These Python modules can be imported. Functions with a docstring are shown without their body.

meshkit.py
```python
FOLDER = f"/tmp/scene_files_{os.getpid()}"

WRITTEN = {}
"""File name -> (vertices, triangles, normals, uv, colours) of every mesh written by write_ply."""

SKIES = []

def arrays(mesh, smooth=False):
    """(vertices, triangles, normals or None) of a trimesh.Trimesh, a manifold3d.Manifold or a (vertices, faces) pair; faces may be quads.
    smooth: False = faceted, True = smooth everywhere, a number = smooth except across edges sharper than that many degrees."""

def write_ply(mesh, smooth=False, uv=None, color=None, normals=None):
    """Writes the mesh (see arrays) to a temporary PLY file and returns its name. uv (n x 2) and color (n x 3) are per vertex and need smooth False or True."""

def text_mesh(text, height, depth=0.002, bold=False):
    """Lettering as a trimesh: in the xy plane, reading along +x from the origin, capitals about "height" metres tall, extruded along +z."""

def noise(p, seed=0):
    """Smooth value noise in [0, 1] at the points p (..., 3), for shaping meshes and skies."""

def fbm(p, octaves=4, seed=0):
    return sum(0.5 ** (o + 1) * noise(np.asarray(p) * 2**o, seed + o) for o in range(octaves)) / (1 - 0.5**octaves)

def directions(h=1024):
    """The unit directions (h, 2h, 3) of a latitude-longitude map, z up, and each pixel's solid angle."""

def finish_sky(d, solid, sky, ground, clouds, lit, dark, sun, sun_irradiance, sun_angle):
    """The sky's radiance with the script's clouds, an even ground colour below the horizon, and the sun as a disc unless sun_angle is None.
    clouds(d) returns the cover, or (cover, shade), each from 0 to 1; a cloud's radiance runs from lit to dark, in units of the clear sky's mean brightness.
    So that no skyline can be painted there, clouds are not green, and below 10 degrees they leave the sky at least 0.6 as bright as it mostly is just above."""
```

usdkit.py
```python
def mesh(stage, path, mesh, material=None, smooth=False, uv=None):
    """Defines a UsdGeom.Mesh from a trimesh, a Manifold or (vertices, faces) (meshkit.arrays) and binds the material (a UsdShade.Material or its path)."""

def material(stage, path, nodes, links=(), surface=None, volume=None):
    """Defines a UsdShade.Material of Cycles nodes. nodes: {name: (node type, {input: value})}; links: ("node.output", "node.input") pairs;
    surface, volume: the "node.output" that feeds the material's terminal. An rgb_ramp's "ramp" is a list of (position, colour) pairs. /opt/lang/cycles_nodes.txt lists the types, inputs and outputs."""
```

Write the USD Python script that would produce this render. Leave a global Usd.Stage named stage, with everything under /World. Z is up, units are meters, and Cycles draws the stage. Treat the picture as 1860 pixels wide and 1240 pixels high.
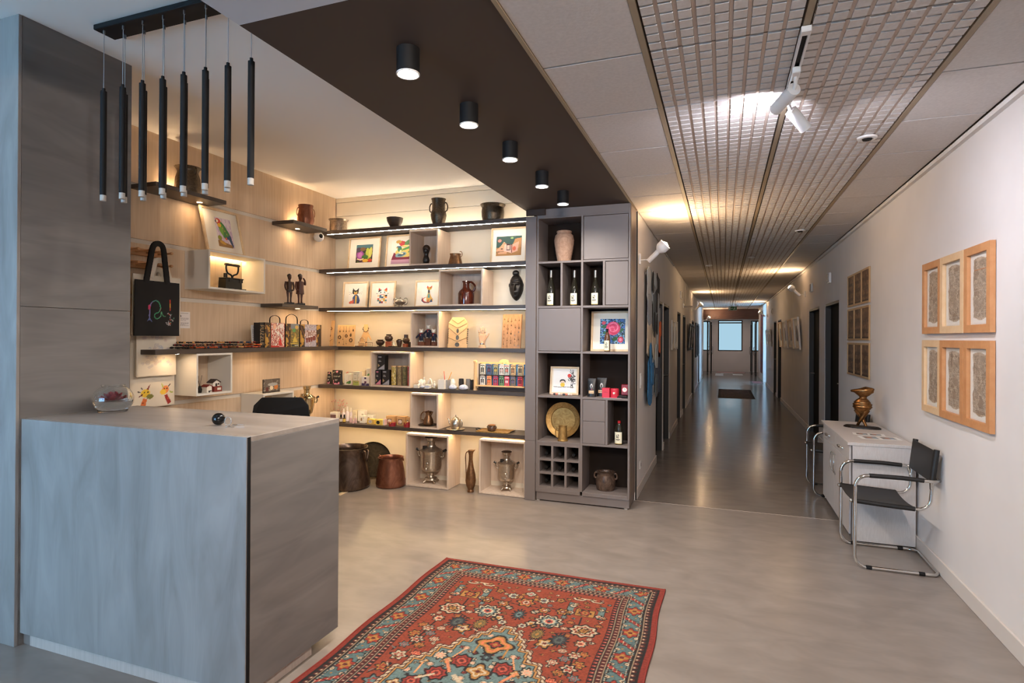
import math, random
import numpy as np, trimesh, usdkit, meshkit
from shapely.geometry import Polygon, box as sbox
from pxr import Usd, UsdGeom, UsdLux, Gf, Sdf, Vt, UsdShade

EXPOSURE, SKY, LED_N, LED_W, FARG, GY = 0.0, 4.5, 42.0, 52.0, .26, -3.0
DL, SP, TR, TE, SS, LED_B, CEIL_FILL = 1250.0, 850.0, 900.0, 5000.0, 170.0, 40.0, 34.0

stage = Usd.Stage.CreateInMemory()
UsdGeom.SetStageUpAxis(stage, UsdGeom.Tokens.z)
UsdGeom.SetStageMetersPerUnit(stage, 1.0)
UsdGeom.Xform.Define(stage, '/World')
rng = np.random.default_rng(7)

# ---------------------------------------------------------------- camera
CH, FPX, CXP, CYP = 1.64, 1050.0, 930.0, 610.5
def _axes(yaw, pitch, roll):
    cy, sy = math.cos(yaw), math.sin(yaw)
    r, f, u = np.array([cy, sy, 0]), np.array([-sy, cy, 0]), np.array([0, 0, 1.0])
    f, u = f * math.cos(pitch) + u * math.sin(pitch), u * math.cos(pitch) - f * math.sin(pitch)
    r, u = r * math.cos(roll) + u * math.sin(roll), u * math.cos(roll) - r * math.sin(roll)
    return r, u, f
AX = _axes(*np.radians([20.064, 0.1346, 0.3159]))
EYE = np.array([0, 0, CH])
cam = UsdGeom.Camera.Define(stage, '/World/camera')
m4 = np.eye(4); m4[0, :3], m4[1, :3], m4[2, :3], m4[3, :3] = AX[0], AX[1], -AX[2], EYE
cam.AddTransformOp().Set(Gf.Matrix4d(*m4.ravel().tolist()))
cam.CreateHorizontalApertureAttr(36.0); cam.CreateVerticalApertureAttr(24.0)
cam.CreateFocalLengthAttr(36.0 * FPX / 1860)
cam.CreateVerticalApertureOffsetAttr(-(620 - CYP) / 1860 * 36.0)
cam.CreateClippingRangeAttr(Gf.Vec2f(0.05, 200))
cam.CreateExposureAttr(EXPOSURE)

# ---------------------------------------------------------------- sky (overcast daylight, seen through the glazed front and the far windows)
dome = UsdLux.DomeLight.Define(stage, '/World/sky')
dome.CreateIntensityAttr(SKY); dome.CreateColorAttr(Gf.Vec3f(0.36, 0.66, 1.0))

# ---------------------------------------------------------------- helpers
def lin(c):
    c = np.asarray(c, float) / 255.0
    return np.where(c <= 0.04045, c / 12.92, ((c + 0.055) / 1.055) ** 2.4)
MATS = {}
def mat(name, rgb=None, rough=0.5, metal=0.0, rgb2=None, noise=None, bump=0.0, bscale=None, emit=None, info=None, **kw):
    """principled material. rgb in sRGB 0..255. noise=(scale,(sx,sy,sz)[,detail,distortion]) mixes rgb with rgb2."""
    if name in MATS: return MATS[name]
    n = {'p': ('principled_bsdf', dict(roughness=rough, metallic=metal, **kw))}; l = []
    if rgb is not None: n['p'][1]['base_color'] = tuple(lin(rgb))
    if emit is not None:
        n['p'][1]['emission_color'] = tuple(lin(emit[0])); n['p'][1]['emission_strength'] = emit[1]
    if noise or bump:
        sc, st = (noise or (bscale, (1, 1, 1)))[:2]
        det, dis = (list(noise[2:]) + [4, 0])[:2] if noise and len(noise) > 2 else (4.0, 0.0)
        n['tc'] = ('texture_coordinate', {}); n['mp'] = ('mapping', {'scale': st})
        n['nz'] = ('noise_texture', {'scale': sc, 'detail': float(det), 'distortion': float(dis), 'roughness': 0.55})
        l += [('tc.object', 'mp.vector'), ('mp.vector', 'nz.vector')]
        if rgb2 is not None:
            n['rp'] = ('rgb_ramp', {'ramp': [(0.30, tuple(lin(rgb))), (0.70, tuple(lin(rgb2)))]})
            l += [('nz.fac', 'rp.fac'), ('rp.color', 'p.base_color')]
        if bump:
            src = 'nz'
            if bscale and noise:
                n['nb'] = ('noise_texture', {'scale': bscale, 'detail': 3.0}); l.append(('tc.object', 'nb.vector')); src = 'nb'
            n['bp'] = ('bump', {'strength': bump, 'distance': 0.004}); l += [(src + '.fac', 'bp.height'), ('bp.normal', 'p.normal')]
    MATS[name] = usdkit.material(stage, '/World/Looks/' + name, n, l, surface='p.BSDF')
    return MATS[name]

_used = {}
def numbered(path):
    k = _used.get(path, -1) + 1; _used[path] = k
    return path if k == 0 else '%s_%03d' % (path, k)
def _tag(prim, label=None, cat=None, group=None, kind=None):
    for k, v in (('label', label), ('category', cat), ('group', group), ('kind', kind)):
        if v: prim.SetCustomDataByKey(k, v)
def thing(name, label, cat, loc=(0, 0, 0), rz=0.0, group=None, kind=None, rx=0.0, scale=None):
    x = UsdGeom.Xform.Define(stage, numbered('/World/' + name))
    x.AddTranslateOp().Set(Gf.Vec3d(*map(float, loc)))
    if rz: x.AddRotateZOp().Set(float(rz))
    if rx: x.AddRotateXOp().Set(float(rx))
    if scale: x.AddScaleOp().Set(Gf.Vec3f(*map(float, scale)))
    _tag(x.GetPrim(), label, cat, group, kind)
    return str(x.GetPath())
def part(parent, name, mesh, material, smooth=False, label=None, kind=None):
    if isinstance(mesh, Canvas): return mesh.put(parent, name, label)
    p = numbered(parent + '/' + name)
    g = usdkit.mesh(stage, p, mesh, material, smooth=smooth)
    if label or kind: _tag(g.GetPrim(), label, kind=kind)
    return p
def single(name, mesh, material, label, cat, group=None, smooth=False, loc=None, kind=None):
    p = numbered('/World/' + name)
    g = usdkit.mesh(stage, p, mesh, material, smooth=smooth)
    if loc is not None: UsdGeom.Xformable(g).AddTranslateOp().Set(Gf.Vec3d(*map(float, loc)))
    _tag(g.GetPrim(), label, cat, group, kind)
    return p
def struct(name, mesh, material, smooth=False):
    return single(name, mesh, material, None, None, kind='structure', smooth=smooth)
def sgroup(name):
    x = UsdGeom.Xform.Define(stage, numbered('/World/' + name)); _tag(x.GetPrim(), kind='structure')
    return str(x.GetPath())
def copy(src, loc, rz=0.0, label=None, group=None, scale=None):
    base = src.rsplit('/', 1)[1]
    x = UsdGeom.Xform.Define(stage, numbered('/World/' + base))
    p = x.GetPrim(); was = stage.GetPrimAtPath(src).GetCustomData()
    p.GetReferences().AddInternalReference(src)
    x.ClearXformOpOrder()
    x.MakeMatrixXform().Set(Gf.Matrix4d(1).SetScale(Gf.Vec3d(*(scale or (1, 1, 1)))) * Gf.Matrix4d(1).SetRotate(Gf.Rotation(Gf.Vec3d(0, 0, 1), float(rz))) * Gf.Matrix4d(1).SetTranslate(Gf.Vec3d(*map(float, loc))))
    _tag(p, label or was.get('label'), was.get('category'), group or was.get('group'))
    p.SetInstanceable(True)
    return str(x.GetPath())

def cat(*ms): return trimesh.util.concatenate([m for m in ms if m is not None])
def T(m, x=0, y=0, z=0): m = m.copy(); m.apply_translation((x, y, z)); return m
def Rt(m, deg, axis='z', at=(0, 0, 0)):
    m = m.copy(); m.apply_transform(trimesh.transformations.rotation_matrix(math.radians(deg), {'x': (1, 0, 0), 'y': (0, 1, 0), 'z': (0, 0, 1)}[axis], at)); return m
def S(m, x, y=None, z=None): m = m.copy(); m.apply_scale((x, y or x, z or x)); return m
_B = np.array([(0, 0, 0), (1, 0, 0), (1, 1, 0), (0, 1, 0), (0, 0, 1), (1, 0, 1), (1, 1, 1), (0, 1, 1)], float)
_BF = np.array([(0, 2, 1), (0, 3, 2), (4, 5, 6), (4, 6, 7), (0, 1, 5), (0, 5, 4), (1, 2, 6), (1, 6, 5), (2, 3, 7), (2, 7, 6), (3, 0, 4), (3, 4, 7)])
def bx(x0, x1, y0, y1, z0, z1, r=0.0):
    lo, hi = np.minimum((x0, y0, z0), (x1, y1, z1)), np.maximum((x0, y0, z0), (x1, y1, z1))
    if r:
        r = min(r, (hi - lo).min() * 0.45); pts = []
        for c in _B:
            for k in range(3):
                q = np.where(c > 0, hi - r, lo + r); q[k] = hi[k] if c[k] else lo[k]; pts.append(q)
        return trimesh.convex.convex_hull(np.array(pts))
    return trimesh.Trimesh(lo + _B * (hi - lo), _BF, process=False)
def cb(sx, sy, sz, r=0.0, z0=0.0): return bx(-sx / 2, sx / 2, -sy / 2, sy / 2, z0, z0 + sz, r)
def lathe(prof, n=28, a0=0.0):
    prof = np.asarray(prof, float); k = len(prof); a = np.linspace(0, 2 * math.pi, n, endpoint=False) + a0
    v = np.stack([np.outer(np.cos(a), prof[:, 0]), np.outer(np.sin(a), prof[:, 0]), np.tile(prof[:, 1], (n, 1))], -1).reshape(-1, 3)
    f = []
    for i in range(n):
        j = (i + 1) % n
        for s in range(k - 1):
            a_, b_, c_, d_ = i * k + s, j * k + s, j * k + s + 1, i * k + s + 1
            if prof[s, 0] > 1e-9: f.append((a_, b_, c_) if prof[s + 1, 0] > 1e-9 else (a_, b_, d_))
            if prof[s + 1, 0] > 1e-9: f.append((a_, c_, d_) if prof[s, 0] > 1e-9 else (a_, c_, d_))
    m = trimesh.Trimesh(v, f, process=False); m.merge_vertices(); return m
def spl(pts, n=6, closed=False):
    p = np.asarray(pts, float); out = []
    k = len(p)
    for i in range(k if closed else k - 1):
        if closed: a, b, c, d = p[i - 1], p[i], p[(i + 1) % k], p[(i + 2) % k]
        else: a, b, c, d = p[max(i - 1, 0)], p[i], p[i + 1], p[min(i + 2, k - 1)]
        for t in np.linspace(0, 1, n, endpoint=False):
            out.append(0.5 * (2 * b + (c - a) * t + (2 * a - 5 * b + 4 * c - d) * t * t + (3 * b - a - 3 * c + d) * t ** 3))
    if not closed: out.append(p[-1])
    return np.array(out)
def tube(pts, r, n=8, closed=False, flat=None):
    p = np.asarray(pts, float); k = len(p); r = np.broadcast_to(np.asarray(r, float), (k,))
    if closed: tg = np.roll(p, -1, 0) - np.roll(p, 1, 0)
    else: tg = np.gradient(p, axis=0)
    tg /= np.maximum(np.linalg.norm(tg, axis=1, keepdims=True), 1e-9)
    u = np.cross(tg[0], (0, 0, 1.0)); u = u if np.linalg.norm(u) > 1e-3 else np.cross(tg[0], (1.0, 0, 0)); u /= np.linalg.norm(u)
    a = np.linspace(0, 2 * math.pi, n, endpoint=False); v = []
    for i in range(k):
        u = u - tg[i] * (u @ tg[i]); u /= np.linalg.norm(u); w = np.cross(tg[i], u)
        fl = flat or 1.0
        v.append(p[i] + r[i] * (np.outer(np.cos(a), u) + fl * np.outer(np.sin(a), w)))
    v = np.concatenate(v); f = []
    for i in range(k if closed else k - 1):
        i2 = (i + 1) % k
        for j in range(n):
            j2 = (j + 1) % n; q = (i * n + j, i * n + j2, i2 * n + j2, i2 * n + j)
            f += [(q[0], q[1], q[2]), (q[0], q[2], q[3])]
    if not closed:
        v = np.vstack([v, p[0], p[-1]]); c0, c1 = len(v) - 2, len(v) - 1
        for j in range(n):
            j2 = (j + 1) % n; f += [(c0, j2, j), (c1, (k - 1) * n + j, (k - 1) * n + j2)]
    return trimesh.Trimesh(v, f, process=False)
def cyl(r, h, n=20, z0=0.0, r2=None): return lathe([(0, z0), (r, z0), (r2 if r2 is not None else r, z0 + h), (0, z0 + h)], n)
def ball(r, x=0, y=0, z=0, s=(1, 1, 1), sub=2):
    m = trimesh.creation.icosphere(subdivisions=sub, radius=r); m.apply_scale(s); m.apply_translation((x, y, z)); return m
def prism(poly, d, y0=0.0):
    """polygon in the xz plane extruded along +y from y0"""
    g = poly if hasattr(poly, 'exterior') else Polygon(poly)
    m = trimesh.creation.extrude_polygon(g.buffer(0), d, engine='earcut')
    v = np.array(m.vertices); m.vertices = np.stack([v[:, 0], y0 + d - v[:, 2], v[:, 1]], -1)
    return m
def open_box(w, d, h, t, back=True, back_t=None):
    """box open to -y: x centred, y 0..d, z 0..h ; returns list of (name, mesh)"""
    o = [('side_panel', bx(-w / 2, -w / 2 + t, 0, d, 0, h, .0015)), ('side_panel', bx(w / 2 - t, w / 2, 0, d, 0, h, .0015)),
         ('bottom_panel', bx(-w / 2 + t, w / 2 - t, 0, d, 0, t, .0015)), ('top_panel', bx(-w / 2 + t, w / 2 - t, 0, d, h - t, h, .0015))]
    if back: o.append(('back_panel', bx(-w / 2 + t, w / 2 - t, d - .006, d, t, h - t)))
    return o
def wall_with_holes(axis, at0, at1, lo, hi, z0, z1, holes):
    """wall slab between at0..at1 on axis ('x' or 'y'), running lo..hi on the other, with holes [(a,b,zb,zt)]"""
    g = sbox(lo, z0, hi, z1)
    for a, b, zb, zt in holes: g = g.difference(sbox(a, zb, b, zt))
    ms = [trimesh.creation.extrude_polygon(q, at1 - at0, engine='earcut') for q in (g.geoms if hasattr(g, 'geoms') else [g])]
    m = cat(*ms); v = np.array(m.vertices)
    if axis == 'x': m.vertices = np.stack([at0 + v[:, 2], v[:, 0], v[:, 1]], -1)
    else: m.vertices = np.stack([v[:, 0], at0 + (at1 - at0) - v[:, 2], v[:, 1]], -1)
    if axis == 'y': pass
    m.fix_normals(); return m

# camera ray of a photo position, used only to read off where a real object stands on its own shelf, wall or floor
def at(u, v, ax, val):
    d = ((u - CXP) / FPX) * AX[0] - ((v - CYP) / FPX) * AX[1] + AX[2]
    k = 'xyz'.index(ax); return EYE + (val - EYE[k]) / d[k] * d

PRINT = {}
def print_mat(rough=0.6):
    k = 'printed_paper_%d' % int(rough * 100)
    if k not in PRINT:
        PRINT[k] = usdkit.material(stage, '/World/Looks/' + k, {'a': ('attribute', {'attribute': 'displayColor'}), 'p': ('principled_bsdf', {'roughness': rough})}, [('a.color', 'p.base_color')], surface='p.BSDF')
    return PRINT[k]
class Canvas:
    """flat printed sheet: a grid of coloured points w x h metres in the xz plane (facing -y), origin at its lower left. Colours are flat print."""
    def __init__(s, w, h, step=0.004, bg=(240, 236, 225), y=0.0, rough=0.6, xyz=None):
        s.w, s.h, s.y, s.rough, s.xyz = w, h, y, rough, xyz
        s.nx, s.nz = max(2, int(round(w / step)) + 1), max(2, int(round(h / step)) + 1)
        s.X, s.Z = np.meshgrid(np.linspace(0, 1, s.nx), np.linspace(0, 1, s.nz), indexing='ij')
        s.asp = h / w
        s.c = np.empty((s.nx, s.nz, 3)); s.c[:] = lin(bg)
    def paint(s, mask, col, a=1.0): s.c[mask] = s.c[mask] * (1 - a) + lin(col) * a; return s
    def rect(s, x0, z0, x1, z1, col): return s.paint((s.X >= x0) & (s.X <= x1) & (s.Z >= z0) & (s.Z <= z1), col)
    def ell(s, cx, cz, rx, rz, col, rot=0.0, ring=None):
        dx, dz = s.X - cx, (s.Z - cz) * s.asp; a = math.radians(rot)
        p, q = dx * math.cos(a) + dz * math.sin(a), -dx * math.sin(a) + dz * math.cos(a)
        d = (p / rx) ** 2 + (q / (rz * s.asp)) ** 2
        return s.paint((d <= 1) if ring is None else ((d <= 1) & (d >= (1 - ring) ** 2)), col)
    def poly(s, pts, col):
        p = np.asarray(pts, float); ins = np.zeros(s.X.shape, bool)
        for (x0, z0), (x1, z1) in zip(p, np.roll(p, -1, 0)):
            if z0 == z1: continue
            c = ((z0 > s.Z) != (z1 > s.Z)) & (s.X < (x1 - x0) * (s.Z - z0) / (z1 - z0) + x0); ins ^= c
        return s.paint(ins, col)
    def line(s, pts, wd, col):
        p = np.asarray(pts, float)
        for a, b in zip(p[:-1], p[1:]):
            d = b - a; d2 = np.array([d[0], d[1] * s.asp]); L = max(d2 @ d2, 1e-12)
            px, pz = s.X - a[0], (s.Z - a[1]) * s.asp
            t = np.clip((px * d2[0] + pz * d2[1]) / L, 0, 1)
            s.paint(np.hypot(px - t * d2[0], pz - t * d2[1]) <= wd / 2, col)
        return s
    def blobs(s, cols, scale=8, seed=0, mask=None):
        q = meshkit.fbm(np.stack([s.X * scale, s.Z * scale * s.asp, np.full_like(s.X, seed * 7.3)], -1), 3, seed)
        r = np.argsort(np.argsort(q.ravel())).reshape(q.shape) / q.size
        k = np.clip((r * len(cols)).astype(int), 0, len(cols) - 1); pal = np.array([lin(c) for c in cols])
        m = np.ones(s.X.shape, bool) if mask is None else mask
        s.c[m] = pal[k[m]]; return s
    def lines_of_text(s, x0, x1, z0, z1, n, col=(90, 85, 80), seed=0):
        g = np.random.default_rng(seed)
        for i in range(n):
            z = z1 + (z0 - z1) * (i + .5) / n; x = x0
            e = x1 - (g.random() * .25 * (x1 - x0) if i % 4 == 3 else 0)
            while x < e:
                L = (.05 + .1 * g.random()) * (x1 - x0); s.rect(x, z - .22 * abs(z1 - z0) / n, min(x + L, e), z + .22 * abs(z1 - z0) / n, col); x += L + .025 * (x1 - x0)
        return s
    def put(s, parent, name, label=None):
        p = numbered(parent + '/' + name)
        V = np.stack([s.X * s.w, np.full_like(s.X, s.y), s.Z * s.h], -1).reshape(-1, 3)
        if s.xyz is not None: V = s.xyz(V)
        i = np.arange(s.nx * s.nz).reshape(s.nx, s.nz)
        a, b, c, d = i[:-1, :-1].ravel(), i[1:, :-1].ravel(), i[1:, 1:].ravel(), i[:-1, 1:].ravel()
        F = np.concatenate([np.stack([a, b, c], 1), np.stack([a, c, d], 1)])
        g = usdkit.mesh(stage, p, trimesh.Trimesh(V, F, process=False), print_mat(s.rough))
        UsdGeom.PrimvarsAPI(g).CreatePrimvar('displayColor', Sdf.ValueTypeNames.Color3fArray, 'vertex').Set(Vt.Vec3fArray.FromNumpy(s.c.reshape(-1, 3).astype(np.float32)))
        if label: _tag(g.GetPrim(), label)
        return p

# ---------------------------------------------------------------- materials of the setting
HC, HS = 2.935, 3.33           # corridor ceiling, shop ceiling
XL, XR = -0.83, 1.44           # corridor walls
YB, XW = 5.91, -4.465          # back wall and oak wall of the shop niche
FLOOR = mat('floor_vinyl', (126, 117, 110), .24, rgb2=(141, 132, 125), noise=(3.4, (1.0, 1.9, 1), 9, .4))
WHITE = mat('white_paint', (212, 207, 203), .75, rgb2=(219, 214, 210), noise=(2.0, (1, 1, 1)))
CEILW = mat('ceiling_paint', (236, 232, 226), .85)
TILE = mat('ceiling_tile_mineral', (196, 190, 186), .85, rgb2=(206, 200, 196), noise=(60, (1, 1, 1)), bump=.15)
TBAR = mat('ceiling_bar_beige', (150, 134, 112), .6)
GAPM = mat('ceiling_void', (70, 62, 56), .9)
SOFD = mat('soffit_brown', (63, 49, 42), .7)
SOFL = mat('soffit_grey', (196, 196, 200), .8)
OAK = mat('light_oak', (198, 172, 144), .5, rgb2=(214, 191, 164), noise=(5.0, (7, 7, .35), 6, .5))
OAKB = mat('pale_oak', (206, 184, 164), .5, rgb2=(220, 200, 180), noise=(6.0, (6, 6, .5), 6, .4))
CREAM = mat('cream_panel', (222, 212, 194), .7)
RAIL = mat('white_rail', (214, 208, 198), .6)
SHELF = mat('dark_shelf', (66, 57, 53), .45, rgb2=(76, 66, 60), noise=(6.0, (1, 12, 12), 4))
GREYC = mat('grey_cabinet', (118, 108, 104), .5)
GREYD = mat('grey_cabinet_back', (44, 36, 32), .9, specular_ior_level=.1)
CONC = mat('stone_laminate', (96, 93, 91), .45, rgb2=(122, 118, 115), noise=(2.2, (.6, .6, 3.2), 8, .9))
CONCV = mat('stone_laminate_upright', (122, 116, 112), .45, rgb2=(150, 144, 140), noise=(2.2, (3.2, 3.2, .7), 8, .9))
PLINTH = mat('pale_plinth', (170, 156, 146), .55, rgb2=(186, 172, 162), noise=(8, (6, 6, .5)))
BLACK = mat('black_paint', (15, 14, 15), .65, specular_ior_level=.3)
BLACKF = mat('black_frame', (20, 19, 20), .5)
def led(name, rgb, s): return mat(name, (240, 240, 240), .5, emit=(rgb, s))
LEDN = led('led_neutral', (255, 232, 205), LED_N)
LEDW = led('led_warm', (255, 214, 156), LED_W)
GLASS = usdkit.material(stage, '/World/Looks/window_glass', {'t': ('transparent_bsdf', {'color': (.95, .97, .98)}), 'g': ('glossy_bsdf', {'roughness': .02}), 'w': ('layer_weight', {'blend': .35}), 'f': ('math', {'math_type': 'multiply', 'value2': .35}), 'm': ('mix_closure', {})}, [('w.facing', 'f.value1'), ('f.value', 'm.fac'), ('t.BSDF', 'm.closure1'), ('g.BSDF', 'm.closure2')], surface='m.closure')
TINT = usdkit.material(stage, '/World/Looks/solar_glass', {'t': ('transparent_bsdf', {'color': (FARG * 1.08, FARG, FARG * .9)}), 'g': ('glossy_bsdf', {'roughness': .02}), 'w': ('layer_weight', {'blend': .35}), 'f': ('math', {'math_type': 'multiply', 'value2': .3}), 'm': ('mix_closure', {})}, [('w.facing', 'f.value1'), ('f.value', 'm.fac'), ('t.BSDF', 'm.closure1'), ('g.BSDF', 'm.closure2')], surface='m.closure')

# ---------------------------------------------------------------- floor, walls, ceilings
fl = sgroup('floor')
part(fl, 'vinyl_floor', bx(-6.6, 1.6, -5.1, 5.93, -.08, 0), FLOOR)
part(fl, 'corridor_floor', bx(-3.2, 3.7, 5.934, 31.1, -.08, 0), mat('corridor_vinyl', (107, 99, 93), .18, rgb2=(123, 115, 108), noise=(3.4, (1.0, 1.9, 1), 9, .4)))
part(fl, 'threshold_strip', bx(XL, XR, 5.930, 5.936, -.08, .001), mat('joint_sealant', (196, 186, 172), .5))
# pale vinyl tiles at the far end of the corridor
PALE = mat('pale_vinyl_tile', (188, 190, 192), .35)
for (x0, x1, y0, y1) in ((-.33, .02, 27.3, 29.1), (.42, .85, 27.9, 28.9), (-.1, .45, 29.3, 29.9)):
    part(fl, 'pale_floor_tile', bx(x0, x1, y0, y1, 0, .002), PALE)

LD = [(7.81, 8.72), (8.86, 9.80), (11.54, 12.47), (13.15, 14.20), (17.04, 18.31), (21.63, 22.6)]
RD = [(8.68, 9.80), (10.35, 11.53), (16.76, 17.75), (18.26, 19.20)]
DH = 2.165
struct('wall_corridor_left', wall_with_holes('x', XL - .14, XL, 5.93, 27.3, 0, HC + .05, [(a, b, -.01, DH) for a, b in LD]), WHITE)
struct('wall_corridor_right', wall_with_holes('x', XR, XR + .14, -5.1, 22.45, 0, HC + .05, [(a, b, -.01, DH) for a, b in RD]), WHITE)
struct('wall_corridor_right', bx(XR, XR + .14, 24.1, 27.3, 0, HC + .05), WHITE)
DOORB = mat('black_door', (9, 9, 10), .8, specular_ior_level=.2)
def door(k, a, b, side):
    x = XL if side < 0 else XR; s = side
    d = sgroup('door_%d' % k)
    xin = x + s * .075
    part(d, 'door_leaf', bx(xin, xin + s * .045, a + .035, b - .035, .006, DH - .035), DOORB)
    part(d, 'door_frame', cat(bx(x + s * .005, x + s * .13, a, a + .035, 0, DH), bx(x + s * .005, x + s * .13, b - .035, b, 0, DH), bx(x + s * .005, x + s * .13, a + .035, b - .035, DH - .035, DH)), BLACKF)
    hy = a + .11 if k % 2 else b - .11
    part(d, 'door_handle', tube([(xin - s * .0, hy, 1.04), (xin - s * .045, hy, 1.04), (xin - s * .05, hy + .11, 1.04)], .009), mat('brushed_steel', (150, 148, 146), .35, 1.0), smooth=50)
k = 0
for a, b in LD: k += 1; door(k, a, b, -1)
for a, b in RD: k += 1; door(k, a, b, 1)
# door plates on the two nearest right doors
for a, b in RD[:2]:
    y = a + .10
    single('door_sign', bx(XR + .0655, XR + .0745, y, y + .13, 1.43, 1.58), mat('door_plate', (120, 118, 116), .4, .6), 'small grey square room plate on the %s right-hand black door' % ('nearest' if a < 9 else 'second'), 'door sign', 'room plates')

BASE = mat('baseboard_paint', (206, 198, 190), .5)
def runs(lo, hi, holes):
    out = []; p = lo
    for a, b in holes: out.append((p, a)); p = b
    out.append((p, hi)); return out
part(sgroup('baseboard_right'), 'skirting_board', cat(*[bx(XR - .015, XR, a, b, 0, .105, .003) for a, b in runs(-5, 22.45, RD)]), BASE)
part(sgroup('baseboard_left'), 'skirting_board', cat(*[bx(XL, XL + .015, a, b, 0, .105, .003) for a, b in runs(5.96, 27.3, LD)]), BASE)
struct('trim_1', bx(XR - .03, XR, -5, 27, HC - .035, HC - .006), WHITE)

# lobby behind the glass doors
wf = wall_with_holes('y', 30.9, 31.1, -3.2, 3.7, 0, 3.0, [(-.24, .905, 1.03, 2.57), (-2.2, -.62, 1.03, 2.53), (1.28, 2.9, 1.03, 2.53)])
struct('wall_far', wf, WHITE)
struct('wall_lobby_left', bx(-3.3, -3.2, 27.2, 31.1, 0, 3.0), WHITE)
struct('wall_lobby_right', bx(3.7, 3.8, 27.2, 31.1, 0, 3.0), WHITE)
struct('wall_lobby_front', cat(bx(-3.2, XL - .14, 27.2, 27.3, 0, 3.0), bx(XR + .14, 3.7, 27.2, 27.3, 0, 3.0)), WHITE)
struct('ceiling_lobby', bx(-3.3, 3.8, 27.2, 31.1, 2.94, 3.0), CEILW)
struct('lintel', bx(XL, XR, 26.98, 27.28, 2.50, HC), mat('brown_beam', (84, 58, 52), .6, rgb2=(70, 48, 44), noise=(4, (1, 6, 6))))
def window(k, x0, x1, z0, z1, y=30.9, bars=(), glass=TINT):
    w = sgroup('window_%d' % k); t = .045
    part(w, 'window_frame', cat(bx(x0, x0 + t, y + .02, y + .1, z0, z1), bx(x1 - t, x1, y + .02, y + .1, z0, z1), bx(x0 + t, x1 - t, y + .02, y + .1, z0, z0 + t), bx(x0 + t, x1 - t, y + .02, y + .1, z1 - t, z1), *[bx(x0 + t, x1 - t, y + .03, y + .09, b - .025, b + .025) for b in bars]), BLACKF)
    part(w, 'window_pane', bx(x0 + t, x1 - t, y + .055, y + .061, z0 + t, z1 - t), glass)
window(1, -.24, .905, 1.03, 2.57, bars=(2.44,))
window(2, -2.2, -.62, 1.03, 2.53); window(3, 1.28, 2.9, 1.03, 2.53)
# side bay on the right with its own window
struct('wall_bay_near', bx(XR + .14, 3.0, 22.3, 22.45, 0, 3.0), WHITE)
struct('wall_bay_far', bx(XR + .14, 3.0, 24.1, 24.25, 0, 3.0), WHITE)
struct('ceiling_bay', bx(XR, 3.2, 22.3, 24.25, HC, 3.0), CEILW)
w = sgroup('window_4')
part(w, 'window_frame', cat(bx(2.9, 3.0, 22.45, 24.1, 0, .1), bx(2.9, 3.0, 22.45, 24.1, 2.85, HC), bx(2.9, 3.0, 22.45, 22.52, .1, 2.85), bx(2.9, 3.0, 24.03, 24.1, .1, 2.85), bx(2.9, 3.0, 23.25, 23.3, .1, 2.85)), BLACKF)
part(w, 'window_pane', bx(2.94, 2.946, 22.52, 23.25, .1, 2.85), GLASS); part(w, 'window_pane', bx(2.94, 2.946, 23.3, 24.03, .1, 2.85), GLASS)

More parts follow.
